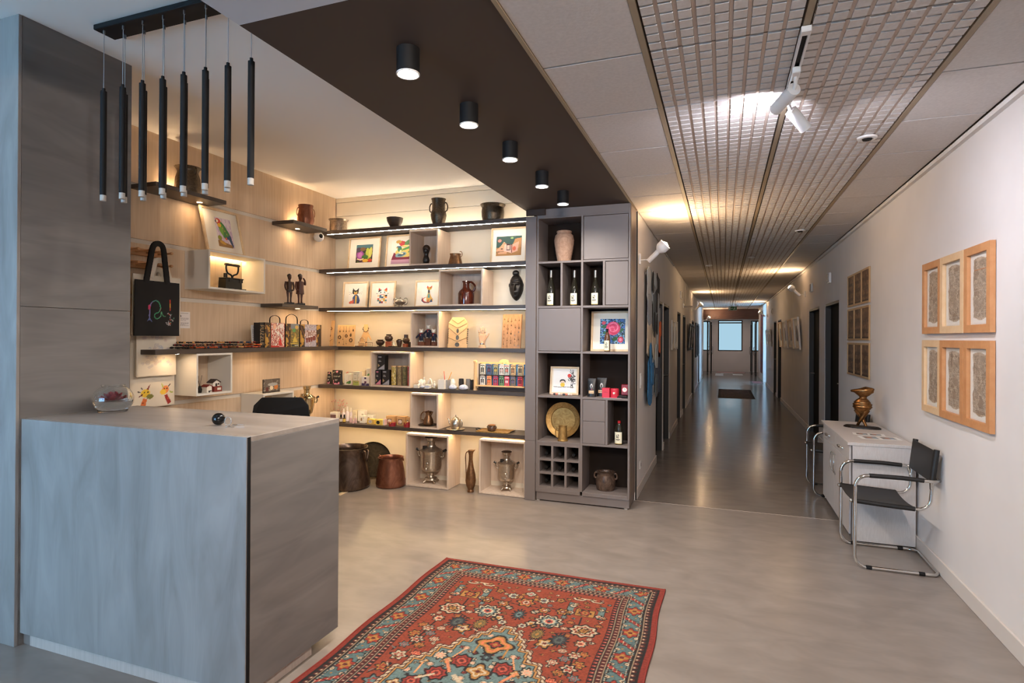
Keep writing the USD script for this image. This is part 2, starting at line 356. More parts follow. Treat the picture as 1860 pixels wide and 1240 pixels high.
# front of the room, behind the camera: glazed entrance
struct('wall_left', bx(-6.7, -6.6, -5.1, 1.97, 0, 3.4), WHITE)
struct('wall_back', wall_with_holes('y', GY - .15, GY, -6.7, 1.6, 0, 3.4, [(-6.3, -2.55, .08, 3.1)]), WHITE)
w = sgroup('window_5')
part(w, 'window_frame', cat(*[bx(x - .035, x + .035, GY - .12, GY - .04, .08, 3.1) for x in (-6.26, -5.05, -3.8, -2.59)], bx(-6.3, -2.55, GY - .12, GY - .04, .08, .15), bx(-6.3, -2.55, GY - .12, GY - .04, 3.03, 3.1)), BLACKF)
for x0, x1 in ((-6.225, -5.085), (-5.015, -3.835), (-3.765, -2.625)):
    part(w, 'window_pane', bx(x0, x1, GY - .084, GY - .076, .15, 3.03), GLASS)

# shop ceiling, soffit
struct('ceiling_shop', bx(-6.7, -1.9, -5.1, 6.1, HS, HS + .08), CEILW)
so = sgroup('ceiling_soffit')
part(so, 'brown_soffit', bx(-1.9, XL - .012, 1.87, 6.1, HC, HS + .08), SOFD)
part(so, 'grey_soffit', bx(-1.9, XL - .012, -5.1, 1.868, HC, HS + .08), SOFL)
part(so, 'edge_trim', bx(XL - .012, XL + .006, -5.1, 5.93, HC - .004, HC + .04), TBAR)

# corridor ceiling: plain tiles along both walls, two columns of waffle tiles between, bars
ce = sgroup('ceiling')
part(ce, 'void_panel', bx(XL - .14, XR + .14, -5.1, 27.2, HC + .03, HC + .09), GAPM)
P, Y0t = .674, 2.67 - 3 * .674
xa, xb, xc, xd = XL + .008, -.338, .977, XR - .004
part(ce, 'plain_panel', bx(xa, xd, -5.1, Y0t - .005, HC, HC + .03), TILE)
for x in (xb, .318, xc): part(ce, 'main_bar', bx(x - .013, x + .013, Y0t, 27.0, HC + .001, HC + .02), TBAR)
tj = [np.random.default_rng(3).normal(0, .0012) for _ in range(400)]
GROOVE = mat('tile_groove', (188, 172, 160), .9)
def waffle(x0, x1, y0, y1, dz):
    n = 9; px, py = (x1 - x0) / n, (y1 - y0) / n; g, h, dp, e = .0075, .0065, .016, .0015; V, Fc = [], []
    for i in range(n):
        for j in range(n):
            a, b, c, d = x0 + i * px + g, x0 + (i + 1) * px - g, y0 + j * py + h, y0 + (j + 1) * py - h
            o = len(V)
            V += [(a, c, HC + dp), (b, c, HC + dp), (b, d, HC + dp), (a, d, HC + dp), (a + e, c + e, HC), (b - e, c + e, HC), (b - e, d - e, HC), (a + e, d - e, HC)]
            Fc += [(o + 4, o + 7, o + 6), (o + 4, o + 6, o + 5)]
            for q in range(4):
                r_ = (q + 1) % 4
                Fc += [(o + q, o + 4 + q, o + 4 + r_), (o + q, o + 4 + r_, o + r_)]
    # cross webs along the rows, a little lower than the groove floor, so that the row joints read as thin dark slots
    p = part(ce, 'waffle_tile', T(trimesh.Trimesh(np.array(V), np.array(Fc), process=False), 0, 0, dz), TILE)
    part(p, 'groove_back', bx(x0, x1, y0, y1, HC + dp - .0005 + dz, HC + .03), GAPM)
    part(p, 'groove_web', cat(*[bx(x0 + i * px - g, x0 + i * px + g, y0 + .002, y1 - .002, HC + .004 + dz, HC + .014 + dz) for i in range(1, n)]), GROOVE)
for kk in range(0, 39):
    y0, y1 = Y0t + kk * P, min(Y0t + (kk + 1) * P, 26.97); gp = .0065; j = abs(tj[kk * 4])
    if y1 - y0 < .1: break
    part(ce, 'tile', bx(xa, xb - .014, y0 + gp, y1 - gp, HC + tj[kk * 4], HC + .02, .002), TILE)
    part(ce, 'tile', bx(xc + .014, xd - .03, y0 + gp, y1 - gp, HC + tj[kk * 4 + 1], HC + .02, .002), TILE)
    waffle(xb + .014, .318 - .014, y0 + .004, y1 - .004, tj[kk * 4 + 2])
    waffle(.318 + .014, xc - .014, y0 + .004, y1 - .004, tj[kk * 4 + 3])

# shop niche: cream back wall, oak wall with white slot rails
LV = [2.855, 2.408, 1.958, 1.507, 1.058, .622]
wb = sgroup('wall_shop_back')
part(wb, 'wall_core', bx(-4.6, -.85, YB + .02, YB + .15, 0, HS + .02), WHITE)
zs = [HS, 3.275, 3.107] + LV + [0]
for i, (t, b) in enumerate(zip(zs[:-1], zs[1:])):
    part(wb, 'wall_panel', bx(XW, -1.86, YB + (.006 if i in (1, 2) else 0), YB + .02, b + .003, t - .002, .002), CREAM)
wo = sgroup('wall_shop_oak')
part(wo, 'wall_core', bx(XW - .2, XW - .03, 2.58, YB + .1, 0, HS + .02), WHITE)
part(wo, 'slot_rail', bx(XW - .03, XW - .012, 2.58, YB, 0, HS), RAIL)
for i, (t, b) in enumerate(zip([HS + .018] + LV, LV + [-.018])):
    part(wo, 'oak_panel', bx(XW - .013, XW, 2.585, YB - .002, b + .018, t - .018, .0015), OAK)
struct('baseboard_shop', bx(XW, -1.9, YB - .012, YB, 0, .07), CREAM)

# stone-clad pillar at the left end of the counter
pl = sgroup('pillar')
part(pl, 'core', bx(-4.52, -3.51, 1.98, 2.575, 0, HS), CONC)
part(pl, 'side_cladding', bx(-3.512, -3.49, 1.978, 2.58, 0, 1.79), CONC); part(pl, 'side_cladding', bx(-3.512, -3.49, 1.978, 2.58, 1.793, HS), CONC)
part(pl, 'front_cladding', bx(-6.6, -3.49, 1.96, 1.9775, 0, HS, .0015), CONCV)

# ---------------------------------------------------------------- lamps
WPLAST = mat('white_lamp_metal', (226, 225, 224), .4)
CHROME = mat('chrome', (205, 203, 200), .12, 1.0)
STEEL = mat('brushed_steel', (150, 148, 146), .35, 1.0)
DLE = led('downlight_glow', (255, 244, 232), DL)
SPE = led('spot_glow_warm', (255, 214, 165), SP)
TRE = led('spot_glow_cool', (242, 240, 255), TR)
DISC = lambda r, n=24: lathe([(0, 0), (r, 0.0)], n)

names = ['nearest to the counter', 'second from the counter', 'middle one', 'second from the grey bookcase', 'nearest to the grey bookcase']
for i, y in enumerate((2.278, 2.941, 3.604, 4.323, 4.954)):
    if i == 0:
        d0 = thing('downlight', 'black cylindrical surface downlight on the brown soffit, ' + names[0], 'ceiling light', (-1.337, y, HC), group='downlights on the brown soffit')
        part(d0, 'housing', lathe([(.0, 0), (.052, 0), (.052, -.112), (.047, -.112), (.045, -.098)], 32), BLACK, smooth=40)
        part(d0, 'lens', T(S(DISC(.0455, 32), 1, 1, -1), 0, 0, -.100), DLE)
        part(d0, 'rim', lathe([(.046, -.110), (.0525, -.110), (.0525, -.116), (.046, -.116), (.046, -.110)], 32), WPLAST, smooth=30)
    else: copy(d0, (-1.337, y, HC), label='black cylindrical surface downlight on the brown soffit, ' + names[i])

def spot_arm():
    t = thing('wall_spotlight', 'white wall spotlight on the left corridor wall just beyond the grey bookcase', 'wall lamp', (XL, 6.16, 2.47), group='white wall spotlights along the corridor')
    part(t, 'wall_plate', bx(0, .018, -.03, .03, -.055, .055, .004), WPLAST)
    part(t, 'arm', tube([(.015, 0, -.01), (.105, 0, -.005)], .006), WPLAST, smooth=50)
    e = np.array([.105, 0, -.012]); d = np.array([.72, -.06, .69]); d /= np.linalg.norm(d)
    def on(prof, n=24):
        m = lathe(prof, n); M = trimesh.geometry.align_vectors((0, 0, 1), d); m.apply_transform(M); m.apply_translation(e); return m
    part(t, 'lamp_stem', on([(0, -.02), (.026, -.02), (.026, .12), (0, .12)]), WPLAST, smooth=40)
    part(t, 'reflector_cup', on([(.022, .115), (.05, .145), (.062, .165), (.064, .225), (.058, .225), (.056, .17), (.03, .15)]), WPLAST, smooth=30)
    part(t, 'bulb', on([(.0, .150), (.042, .165), (.046, .2), (.034, .232), (0, .246)]), SPE, smooth=60)
    return t
sp0 = spot_arm()
copy(sp0, (XL, 16.94, 2.47), label='white wall spotlight farther down on the left corridor wall, beyond the empty bracket')
copy(sp0, (XR, 12.0, 2.48), 180, label='lit white wall spotlight on the right corridor wall above the row of tilted pictures')
copy(sp0, (XR, 21.7, 2.44), 180, label='lit white wall spotlight at the far end of the right corridor wall')
copy(sp0, (XL, 26.5, 2.44), label='small white wall spotlight at the far left end of the corridor by the brown lintel')
t = thing('wall_bracket', 'bare metal lamp bracket sticking out of the left corridor wall between the doors', 'bracket', (XL, 13.2, 2.36))
part(t, 'wall_plate', bx(0, .02, -.04, .04, -.05, .05, .004), WPLAST); part(t, 'arm', tube([(.01, 0, -.02), (.2, 0, -.02)], .012), STEEL, smooth=50); part(t, 'cable', tube(spl([(.03, 0, .0), (.06, 0, .2), (.04, .02, .45)]), .006), RAIL, smooth=50)
for (y, s, z, lb) in ((9.35, 1, 2.52, 'white square emergency light box above the nearest right-hand door'), (11.13, 1, 2.53, 'beige square junction box above the second right-hand door'), (12.3, -1, 2.53, 'small square junction box high on the left wall beside the bare bracket'), (19.6, 1, 2.5, 'tiny white junction box far down the right corridor wall')):
    t = thing('junction_box', lb, 'junction box', (XL if s < 0 else XR, y, z)); 
    part(t, 'box_base', bx(0, -s * .03, -.075, .075, -.075, .075, .006), WPLAST); part(t, 'box_cover', bx(-s * .03, -s * .045, -.06, .06, -.06, .06, .01), mat('aged_plastic', (176, 166, 152), .5))

# track with two cylinder spots
t = thing('track_light', 'white ceiling track with two white cylinder spotlights on the waffle tiles', 'track light', (.318, 2.66, HC))
part(t, 'track_rail', cat(bx(-.020, -.011, 0, .62, -.022, -.001), bx(.011, .020, 0, .62, -.022, -.001), bx(-.02, .02, -.012, .03, -.026, -.001, .003)), WPLAST)
part(t, 'track_slot', bx(-.011, .011, .0, .62, -.008, -.001), BLACK)
part(t, 'adapter', bx(-.018, .018, .33, .43, -.048, -.018, .004), WPLAST)
part(t, 'adapter', bx(-.018, .018, .60, .72, -.048, -.006, .004), WPLAST)
def can(parent, p, d, L=.155, r=.031, cap=True, e=None):
    d = np.array(d, float); d /= np.linalg.norm(d); M = trimesh.geometry.align_vectors((0, 0, 1), d)
    def on(prof):
        m = lathe(prof, 28); m.apply_transform(M); m.apply_translation(p); return m
    part(parent, 'spot_body', on([(0, 0), (r, 0), (r, L), (r - .004, L), (r - .004, L - .02)]), WPLAST, smooth=40)
    part(parent, 'spot_lens', on([(0, L - .022), (r - .004, L - .02)]), e or TRE)
part(t, 'swivel', tube([(0, .38, -.04), (.002, .40, -.075), (.0, .44, -.085)], .009), WPLAST, smooth=50)
can(t, (.0, .43, -.085), (-.36, .94, -.13), .19, e=led('spot_glow_ceiling', (242, 240, 255), TR * 2.4))
part(t, 'swivel', tube([(0, .66, -.04), (.0, .67, -.075), (.01, .69, -.10)], .009), WPLAST, smooth=50)
can(t, (.01, .69, -.095), (.56, .42, -.60), .13, e=led('spot_glow_frames', (246, 243, 255), TR * 3.2))
part(t, 'cable', tube(spl([(-.01, .36, -.03), (-.03, .42, -.09), (-.02, .47, -.06), (-.005, .62, -.03)]), .003, 6), WPLAST, smooth=50)
# the same kind of track serves the entrance side
t = thing('entrance_track_light', 'white ceiling track with spotlights over the entrance floor', 'track light', (.318, -1.6, HC))
part(t, 'track_rail', bx(-.02, .02, 0, 2.2, -.024, -.001), WPLAST)
for yy, d in ((.3, (-2.9, 7.0, -1.8)), (1.1, (-1.65, 6.0, -1.3)), (2.1, (-1.5, 3.6, -2.8))):
    part(t, 'adapter', bx(-.018, .018, yy - .06, yy + .06, -.05, -.02, .004), WPLAST); can(t, (0, yy, -.07), d, .14, .034, e=led('spot_glow_entrance', (255, 238, 222), TE))

for i, (x, y, lb) in enumerate(((.86, 4.25, 'round white detector ring on the waffle ceiling nearest the camera'), (.855, 7.63, 'round white detector ring on the waffle ceiling above the right wall'), (.415, 9.87, 'round smoke detector in the middle of the waffle ceiling'), (-.24, 10.76, 'small round detector near the left edge of the waffle ceiling'), (.42, 19.5, 'round smoke detector far down the corridor ceiling'))):
    t = thing('smoke_detector', lb, 'smoke detector', (x, y, HC))
    part(t, 'base_ring', lathe([(.03, 0), (.058, 0), (.056, -.012), (.036, -.014), (.03, -.002)], 24), WPLAST, smooth=40)
    part(t, 'sensor', lathe([(0, -.002), (.03, -.002), (.026, -.02), (0, -.024)], 20), WPLAST if i > 1 else BLACK, smooth=40)

t = thing('lobby_fill_light', 'added round fill lamp, out of view, warming the lobby beyond the glass doors', 'ceiling light', (.3, 29.2, 2.94)); part(t, 'lamp_body', lathe([(0, 0), (.2, 0), (.2, -.05), (.19, -.05), (.18, -.02)], 28), WPLAST, smooth=40); part(t, 'lamp_diffuser', S(T(DISC(.185), 0, 0, .035), 1, 1, -1), led('lobby_fill_glow', (255, 226, 210), 60.0))  # extra lamp hidden behind the lintel, put in to warm the lobby walls
# pendant cluster over the counter
pc = thing('pendant_light', 'black cluster pendant of slim tubes hanging on wires over the counter', 'pendant lamp', (0, 0, 0))
part(pc, 'canopy', bx(-3.226, -2.0, 2.165, 2.285, HS - .028, HS, .003), BLACK)
TIP = mat('frosted_tip', (172, 166, 158), .5)
WIRE = mat('clear_cable', (170, 168, 166), .4)
tubes = [(-3.176 + .1465 * k_, 2.19, 2.383 - .0 * k_) for k_ in range(8)] + [(-3.113 + .148 * k_ + .0, 2.262, 2.385) for k_ in range(6)]
for x, y, z in tubes:
    a = part(pc, 'tube', lathe([(0, .02), (.0155, .02), (.0155, .585), (.008, .587), (.008, .602), (0, .602)], 18).apply_translation((x, y, z)), BLACK, smooth=40)
    part(a, 'frosted_tip', lathe([(0, -.012), (.0145, -.012), (.0145, .02), (0, .02)], 18).apply_translation((x, y, z)), TIP, smooth=40)
    part(a, 'cable', tube([(x, y, z + .6), (x, y, HS - .028)], .0018, 5), WIRE)
    part(a, 'cable_grip', cyl(.006, .02, 8).apply_translation((x, y, HS - .05)), STEEL)

# exit sign
t = thing('exit_sign', 'green illuminated emergency exit sign hanging at the far end of the corridor', 'exit sign', (.165, 21.0, 2.606))
part(t, 'sign_housing', bx(0, .27, .0, .05, 0, .135, .004), WPLAST)
c = Canvas(.25, .115, .006, (18, 110, 70), y=-.002)
c.rect(.04, .12, .22, .88, (225, 240, 230)); c.ell(.80, .80, .035, .08, (235, 245, 240)); c.line([(.78, .68), (.74, .42), (.82, .28), (.80, .1)], .05, (235, 245, 240)); c.line([(.74, .42), (.66, .3), (.6, .14)], .05, (235, 245, 240)); c.line([(.68, .62), (.78, .62), (.88, .5)], .04, (235, 245, 240)); c.line([(.3, .5), (.58, .5)], .07, (235, 245, 240)); c.poly([(.3, .5), (.4, .75), (.4, .25)], (235, 245, 240))
c.xyz = lambda V: V + np.array([.01, 0, .01]); part(t, 'sign_face', c, None)
for x in (.05, .21): part(t, 'hanger', bx(x, x + .01, .02, .03, .135, .33), STEEL)

# ---------------------------------------------------------------- wall shelves of the back wall
SH = [('top', 2.835, 2.875, 'n'), ('second', 2.385, 2.427, 'n'), ('third', 1.937, 1.976, 'w'), ('fourth', 1.487, 1.527, 'w'), ('fifth', 1.040, 1.078, 'w'), ('lowest', .603, .640, 'w')]
YF = 5.60
for nm, z0, z1, kd in SH:
    t = thing('wall_shelf', '%s of the six long dark shelves on the cream back wall' % nm, 'shelf', (0, 0, 0), group='long dark wall shelves')
    part(t, 'board', bx(XW + .002, -1.884, YF, YB, z0, z1, .0015), SHELF)
    e_ = .002 if kd == 'n' else (.012 if z0 > 1.64 else .05)
    part(t, 'led_strip', bx(XW + .11, -1.888, YF + e_, YF + e_ + .020, z0 - (.005 if z0 > 1.64 else .0012), z0 - .0002), LEDN if kd == 'n' else LEDW)
TOPS = [s[2] for s in SH]
part('/World/wall_shelf', 'added_fill_strip', bx(XW + .1, -1.95, YB - .13, YB - .10, 2.8752, 2.877), led('led_ceiling_fill', (255, 232, 204), CEIL_FILL))  # unseen strip added on the top shelf to brighten the shop ceiling

BOXES = {}
def obox(name, label, x0, x1, z0, z1, m, y=YF - .002, d=.305, t=.018, group='pale oak box niches among the shelves'):
    b = thing(name, label, 'shelf box', ((x0 + x1) / 2, y, z0), group=group)
    for n_, q in open_box(x1 - x0, d, z1 - z0, t): part(b, n_, q, m)
    return b
obox('box_niche', 'narrow pale oak box niche under the top shelf holding a black bust', -3.257, -2.905, TOPS[1], 2.815, OAKB)
obox('box_niche', 'pale oak box niche on the second row holding the brown glazed jug', -2.89, -2.377, TOPS[2], 2.365, OAKB)
obox('box_niche', 'narrow pale oak box niche holding the three white bears', -3.233, -2.888, TOPS[3], 1.919, OAKB)
obox('box_niche', 'pale oak box niche holding black tea boxes and spice tubes', -3.750, -3.235, TOPS[4], 1.473, OAKB)
obox('box_niche', 'narrow pale oak box niche holding the brass coffee jug', -3.237, -2.890, TOPS[5], 1.024, OAKB)
obox('box_niche', 'pale oak floor box holding the larger samovar', -3.287, -2.765, .002, .577, OAKB, y=YF)
obox('box_niche', 'pale oak floor box beside the grey bookcase holding the smaller samovar', -2.408, -1.892, .002, .571, OAKB, y=YF)

# ---------------------------------------------------------------- shelves and white boxes on the oak wall
XF = -4.185
def oshelf(label, y0, y1, z0, z1, lights=()):
    t = thing('oak_wall_shelf', label, 'shelf', (XW, (y0 + y1) / 2, z0), group='short dark shelves on the oak wall')
    part(t, 'board', bx(0, XF - XW, y0 - (y0 + y1) / 2, y1 - (y0 + y1) / 2, 0, z1 - z0, .0015), SHELF)
    for (dx, dy, up) in lights:
        part(t, 'spot_insert', T(DISC(.022) if up else S(DISC(.022), 1, 1, -1), dx, dy, (z1 - z0 + .001) if up else -.001), led('shelf_uplight' if up else 'shelf_spot', (255, 214, 165), SS * (1.8 if up else 1)))
oshelf('short dark shelf high on the oak wall behind the pendant lamp', 3.297, 3.983, 2.817, 2.851, [(.05, -.02, 1), (.05, .12, 1), (.12, .2, 0)])
oshelf('short dark shelf high on the oak wall beside the back corner', 4.843, 5.383, 2.812, 2.850, [(.05, .06, 1), (.05, .2, 1), (.1, 0, 0)])
oshelf('short dark shelf carrying two carved wooden figures', 4.69, 5.241, 1.940, 1.974, [(.15, .1, 0)])
oshelf('long dark shelf on the oak wall covered with bead necklaces and puzzles', 3.30, YF - .002, 1.490, 1.528, [(.24, -.93, 0), (.2, 0.1, 0), (.12, .95, 0), (.2, -.45, 0)])
WBOX = mat('white_box_board', (224, 220, 212), .55)
def wbox(label, y0, y1, z0, z1, lit=None):
    b = thing('white_wall_box', label, 'shelf box', (XF, (y0 + y1) / 2, z0), rz=90, group='white box niches on the oak wall')
    for n_, q in open_box(y1 - y0, .278, z1 - z0, .018, back=False): part(b, n_, q, WBOX)
    if lit: part(b, 'led_strip', bx(-(y1 - y0) / 2 + .025, (y1 - y0) / 2 - .025, .25, .262, z1 - z0 - .024, z1 - z0 - .0185), led('box_led', (255, 214, 150), LED_B))
wbox('lit white box niche on the oak wall holding an old charcoal iron', 3.795, 4.455, 2.05, 2.391, True)
wbox('white box niche on the oak wall holding tiny model houses', 3.680, 4.062, 1.128, 1.489)
wbox('low white box niche on the oak wall with a picture card on top', 4.441, 4.866, .66, 1.076)

# ---------------------------------------------------------------- grey bookcase at the end of the niche
bk = thing('bookcase', 'tall grey bookcase with open compartments, doors and wine rack at the corridor corner', 'bookcase', (0, 0, 0))
y0, y1, yb_ = 5.57, 5.925, 5.90
def slab(n_, x0, x1, z0, z1, y=y0, m=GREYC, yy=yb_): part(bk, n_, bx(x0, x1, y, yy, z0, z1, .0015), m)
slab('side_panel', -1.772, -1.753, .09, 2.853, yy=y1); slab('side_panel', -.853, -.834, .09, HC - .002, yy=y1)
part(bk, 'side_cladding', bx(-.834, -.831, 5.60, y1, .09, HC - .002), mat('brown_gloss_panel', (120, 104, 94), .3))
slab('fascia', -1.772, -.853, 2.853, HC - .002, yy=y0 + .02)
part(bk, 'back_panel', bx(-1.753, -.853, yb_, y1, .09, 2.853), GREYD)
slab('centre_panel', -1.316, -1.294, .128, 2.853)
for z in (2.386, 1.938, 1.486, 1.040, .585):
    slab('shelf_board', -1.753, -1.316, z, z + .021); slab('shelf_board', -1.294, -.853, z, z + .021)
slab('shelf_board', -1.753, -1.316, .090, .128); slab('shelf_board', -1.294, -.853, .090, .128); slab('shelf_board', -1.294, -.853, 2.838, 2.853); slab('shelf_board', -1.753, -1.316, 2.838, 2.853)
for x0, x1 in ((-1.524, -1.502), (-1.100, -1.076)): slab('divider', x0, x1, 1.959, 2.386)
slab('divider', -1.069, -1.046, .606, 1.040)
for n_, x0, x1, z0, z1 in (('door', -1.289, -.857, 2.411, 2.834), ('door', -1.071, -.857, 1.963, 2.381), ('door', -1.750, -1.319, 1.511, 1.934), ('drawer', -1.291, -1.072, .829, 1.036), ('drawer', -1.291, -1.072, .609, .825)):
    part(bk, n_, bx(x0, x1, y0 + .001, y0 + .02, z0, z1, .001), GREYC)
part(bk, 'kick_board', bx(-1.766, -.837, y0 + .01, y0 + .028, .012, .09), GREYC); part(bk, 'kick_board', bx(-.856, -.838, y0 + .028, y1, .012, .09), GREYC)
for x in (-1.75, -.87): part(bk, 'foot', bx(x - .015, x + .015, y0 + .02, y0 + .06, 0, .012), RAIL)
wr = part(bk, 'wine_rack', cat(bx(-1.753, -1.731, y0 + .001, y0 + .3, .128, .585), bx(-1.332, -1.316, y0 + .001, y0 + .3, .128, .585), bx(-1.731, -1.332, y0 + .001, y0 + .3, .558, .585), bx(-1.731, -1.332, y0 + .001, y0 + .3, .128, .151)), GREYC)
for x in (-1.6005, -1.463): part(wr, 'rack_slat', bx(x - .0115, x + .0115, y0 + .002, y0 + .3, .151, .558), GREYC)
for z in (.418, .284): part(wr, 'rack_slat', cat(*[bx(a, b, y0 + .002, y0 + .3, z - .010, z + .010) for a, b in ((-1.731, -1.612), (-1.589, -1.4745), (-1.4515, -1.332))]), GREYC)
part(bk, 'filler_panel', bx(-1.884, -1.774, 5.55, 5.585, .002, .601, .001), GREYC); part(bk, 'filler_panel', bx(-1.884, -1.774, 5.55, 5.585, .603, 2.862, .001), GREYC)
part(bk, 'shadow_block', bx(-1.88, -1.68, 5.545, 5.568, 2.872, HC - .002), SOFD)  # dark block standing in for the shadow above the filler panel
part(bk, 'edge_strip', bx(-.829, -.818, 5.935, 5.943, .002, HC - .008), BLACK)

# ---------------------------------------------------------------- counter
ct = thing('counter', 'stone-look reception counter with a pale recessed plinth beside the pillar', 'counter', (0, 0, 0))
part(ct, 'front_panel', bx(-3.488, -1.962, 1.985, 2.005, .065, 1.196, .001), CONCV)
part(ct, 'edge_joint', bx(-1.9625, -1.9585, 1.99, 2.01, .067, 1.194), BLACK)
part(ct, 'side_panel', bx(-1.98, -1.957, 2.0055, 2.63, .066, 1.1745, .001), CONC)
part(ct, 'top_panel', bx(-3.488, -1.957, 2.0055, 2.63, 1.175, 1.197, .001), mat('stone_laminate_lit_top', (126, 117, 110), .35, rgb2=(154, 145, 138), noise=(2.2, (.6, 3.2, 3.2), 8, .6)))  # same laminate as the sides; light falling on the top is painted in
part(ct, 'underside_panel', bx(-3.488, -1.98, 2.0055, 2.60, .066, .088), CONC)
part(ct, 'plinth', bx(-3.43, -1.985, 2.0, 2.45, .001, .066), PLINTH)
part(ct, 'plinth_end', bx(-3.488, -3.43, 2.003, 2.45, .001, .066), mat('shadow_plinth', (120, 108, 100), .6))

# ---------------------------------------------------------------- sideboard on the right
SBW = mat('pale_grey_board', (186, 178, 172), .45, rgb2=(200, 193, 188), noise=(9, (6, 6, .5), 5))
SBE = mat('dark_board_edge', (92, 86, 84), .5)
sb = thing('sideboard', 'pale grey sideboard with two drawers against the right wall', 'sideboard', (0, 0, 0))
part(sb, 'top_board', bx(.950, 1.424, 5.325, 6.675, .785, .81, .002), SBW)
part(sb, 'body', cat(bx(.986, 1.42, 5.33, 5.35, .02, .785), bx(.986, 1.42, 6.65, 6.67, .02, .785), bx(.986, 1.42, 5.35, 6.65, .06, .08), bx(1.41, 1.42, 5.35, 6.65, .06, .785), bx(.99, 1.42, 5.99, 6.01, .08, .785)), SBW)
part(sb, 'end_edge', bx(.978, .986, 5.33, 5.35, .02, .785), SBE)
part(sb, 'plinth', bx(1.0, 1.018, 5.35, 6.65, .002, .06), SBE)
for a, b in ((5.352, 5.998), (6.002, 6.648)):
    dr = part(sb, 'drawer', bx(.966, .984, a, b, .655, .780, .001), SBW)
    m_ = (a + b) / 2
    part(dr, 'handle', tube(spl([(.966, m_ - .075, .715), (.945, m_ - .06, .72), (.943, m_, .712), (.945, m_ + .06, .72), (.966, m_ + .075, .715)]), .006), CHROME, smooth=50)
    dd = part(sb, 'door', bx(.966, .984, a, b, .065, .650, .001), SBW)
    e_ = 5.965 if a < 5.5 else 6.035; s_ = -1 if a < 5.5 else 1
    part(dd, 'handle', tube(spl([(.966, e_, .41), (.946, e_ + s_ * .035, .46), (.944, e_ + s_ * .05, .53), (.946, e_ + s_ * .02, .60), (.966, e_, .585)]), .005), CHROME, smooth=50)
# leaflets on the sideboard
for i, (x, y, r_, a, b, lb) in enumerate(((1.24, 5.64, 4, .30, .15, 'wide white leaflet with photographs lying nearest the chair on the sideboard'), (1.20, 5.83, -6, .24, .12, 'white leaflet with photographs lying behind the wide one on the sideboard'))):
    t = thing('leaflet', lb, 'leaflet', (x, y, .8105), rz=r_)
    c = Canvas(a, b, .006, (232, 230, 226), rough=.4)
    for x0 in (.12, .55): c.rect(x0, .15, x0 + .33, .85, (120, 110, 104)); c.ell(x0 + .15, .5, .08, .25, (170, 120, 100)); c.rect(x0 + .2, .2, x0 + .3, .6, (140, 160, 175))
    c.xyz = lambda V, a=a, b=b: np.stack([V[:, 0] - a / 2, V[:, 2] - b / 2, np.full(len(V), .0012)], -1)
    part(t, 'printed_face', c, None); part(t, 'sheet', cb(a, b, .001), mat('paper', (235, 232, 226), .6))

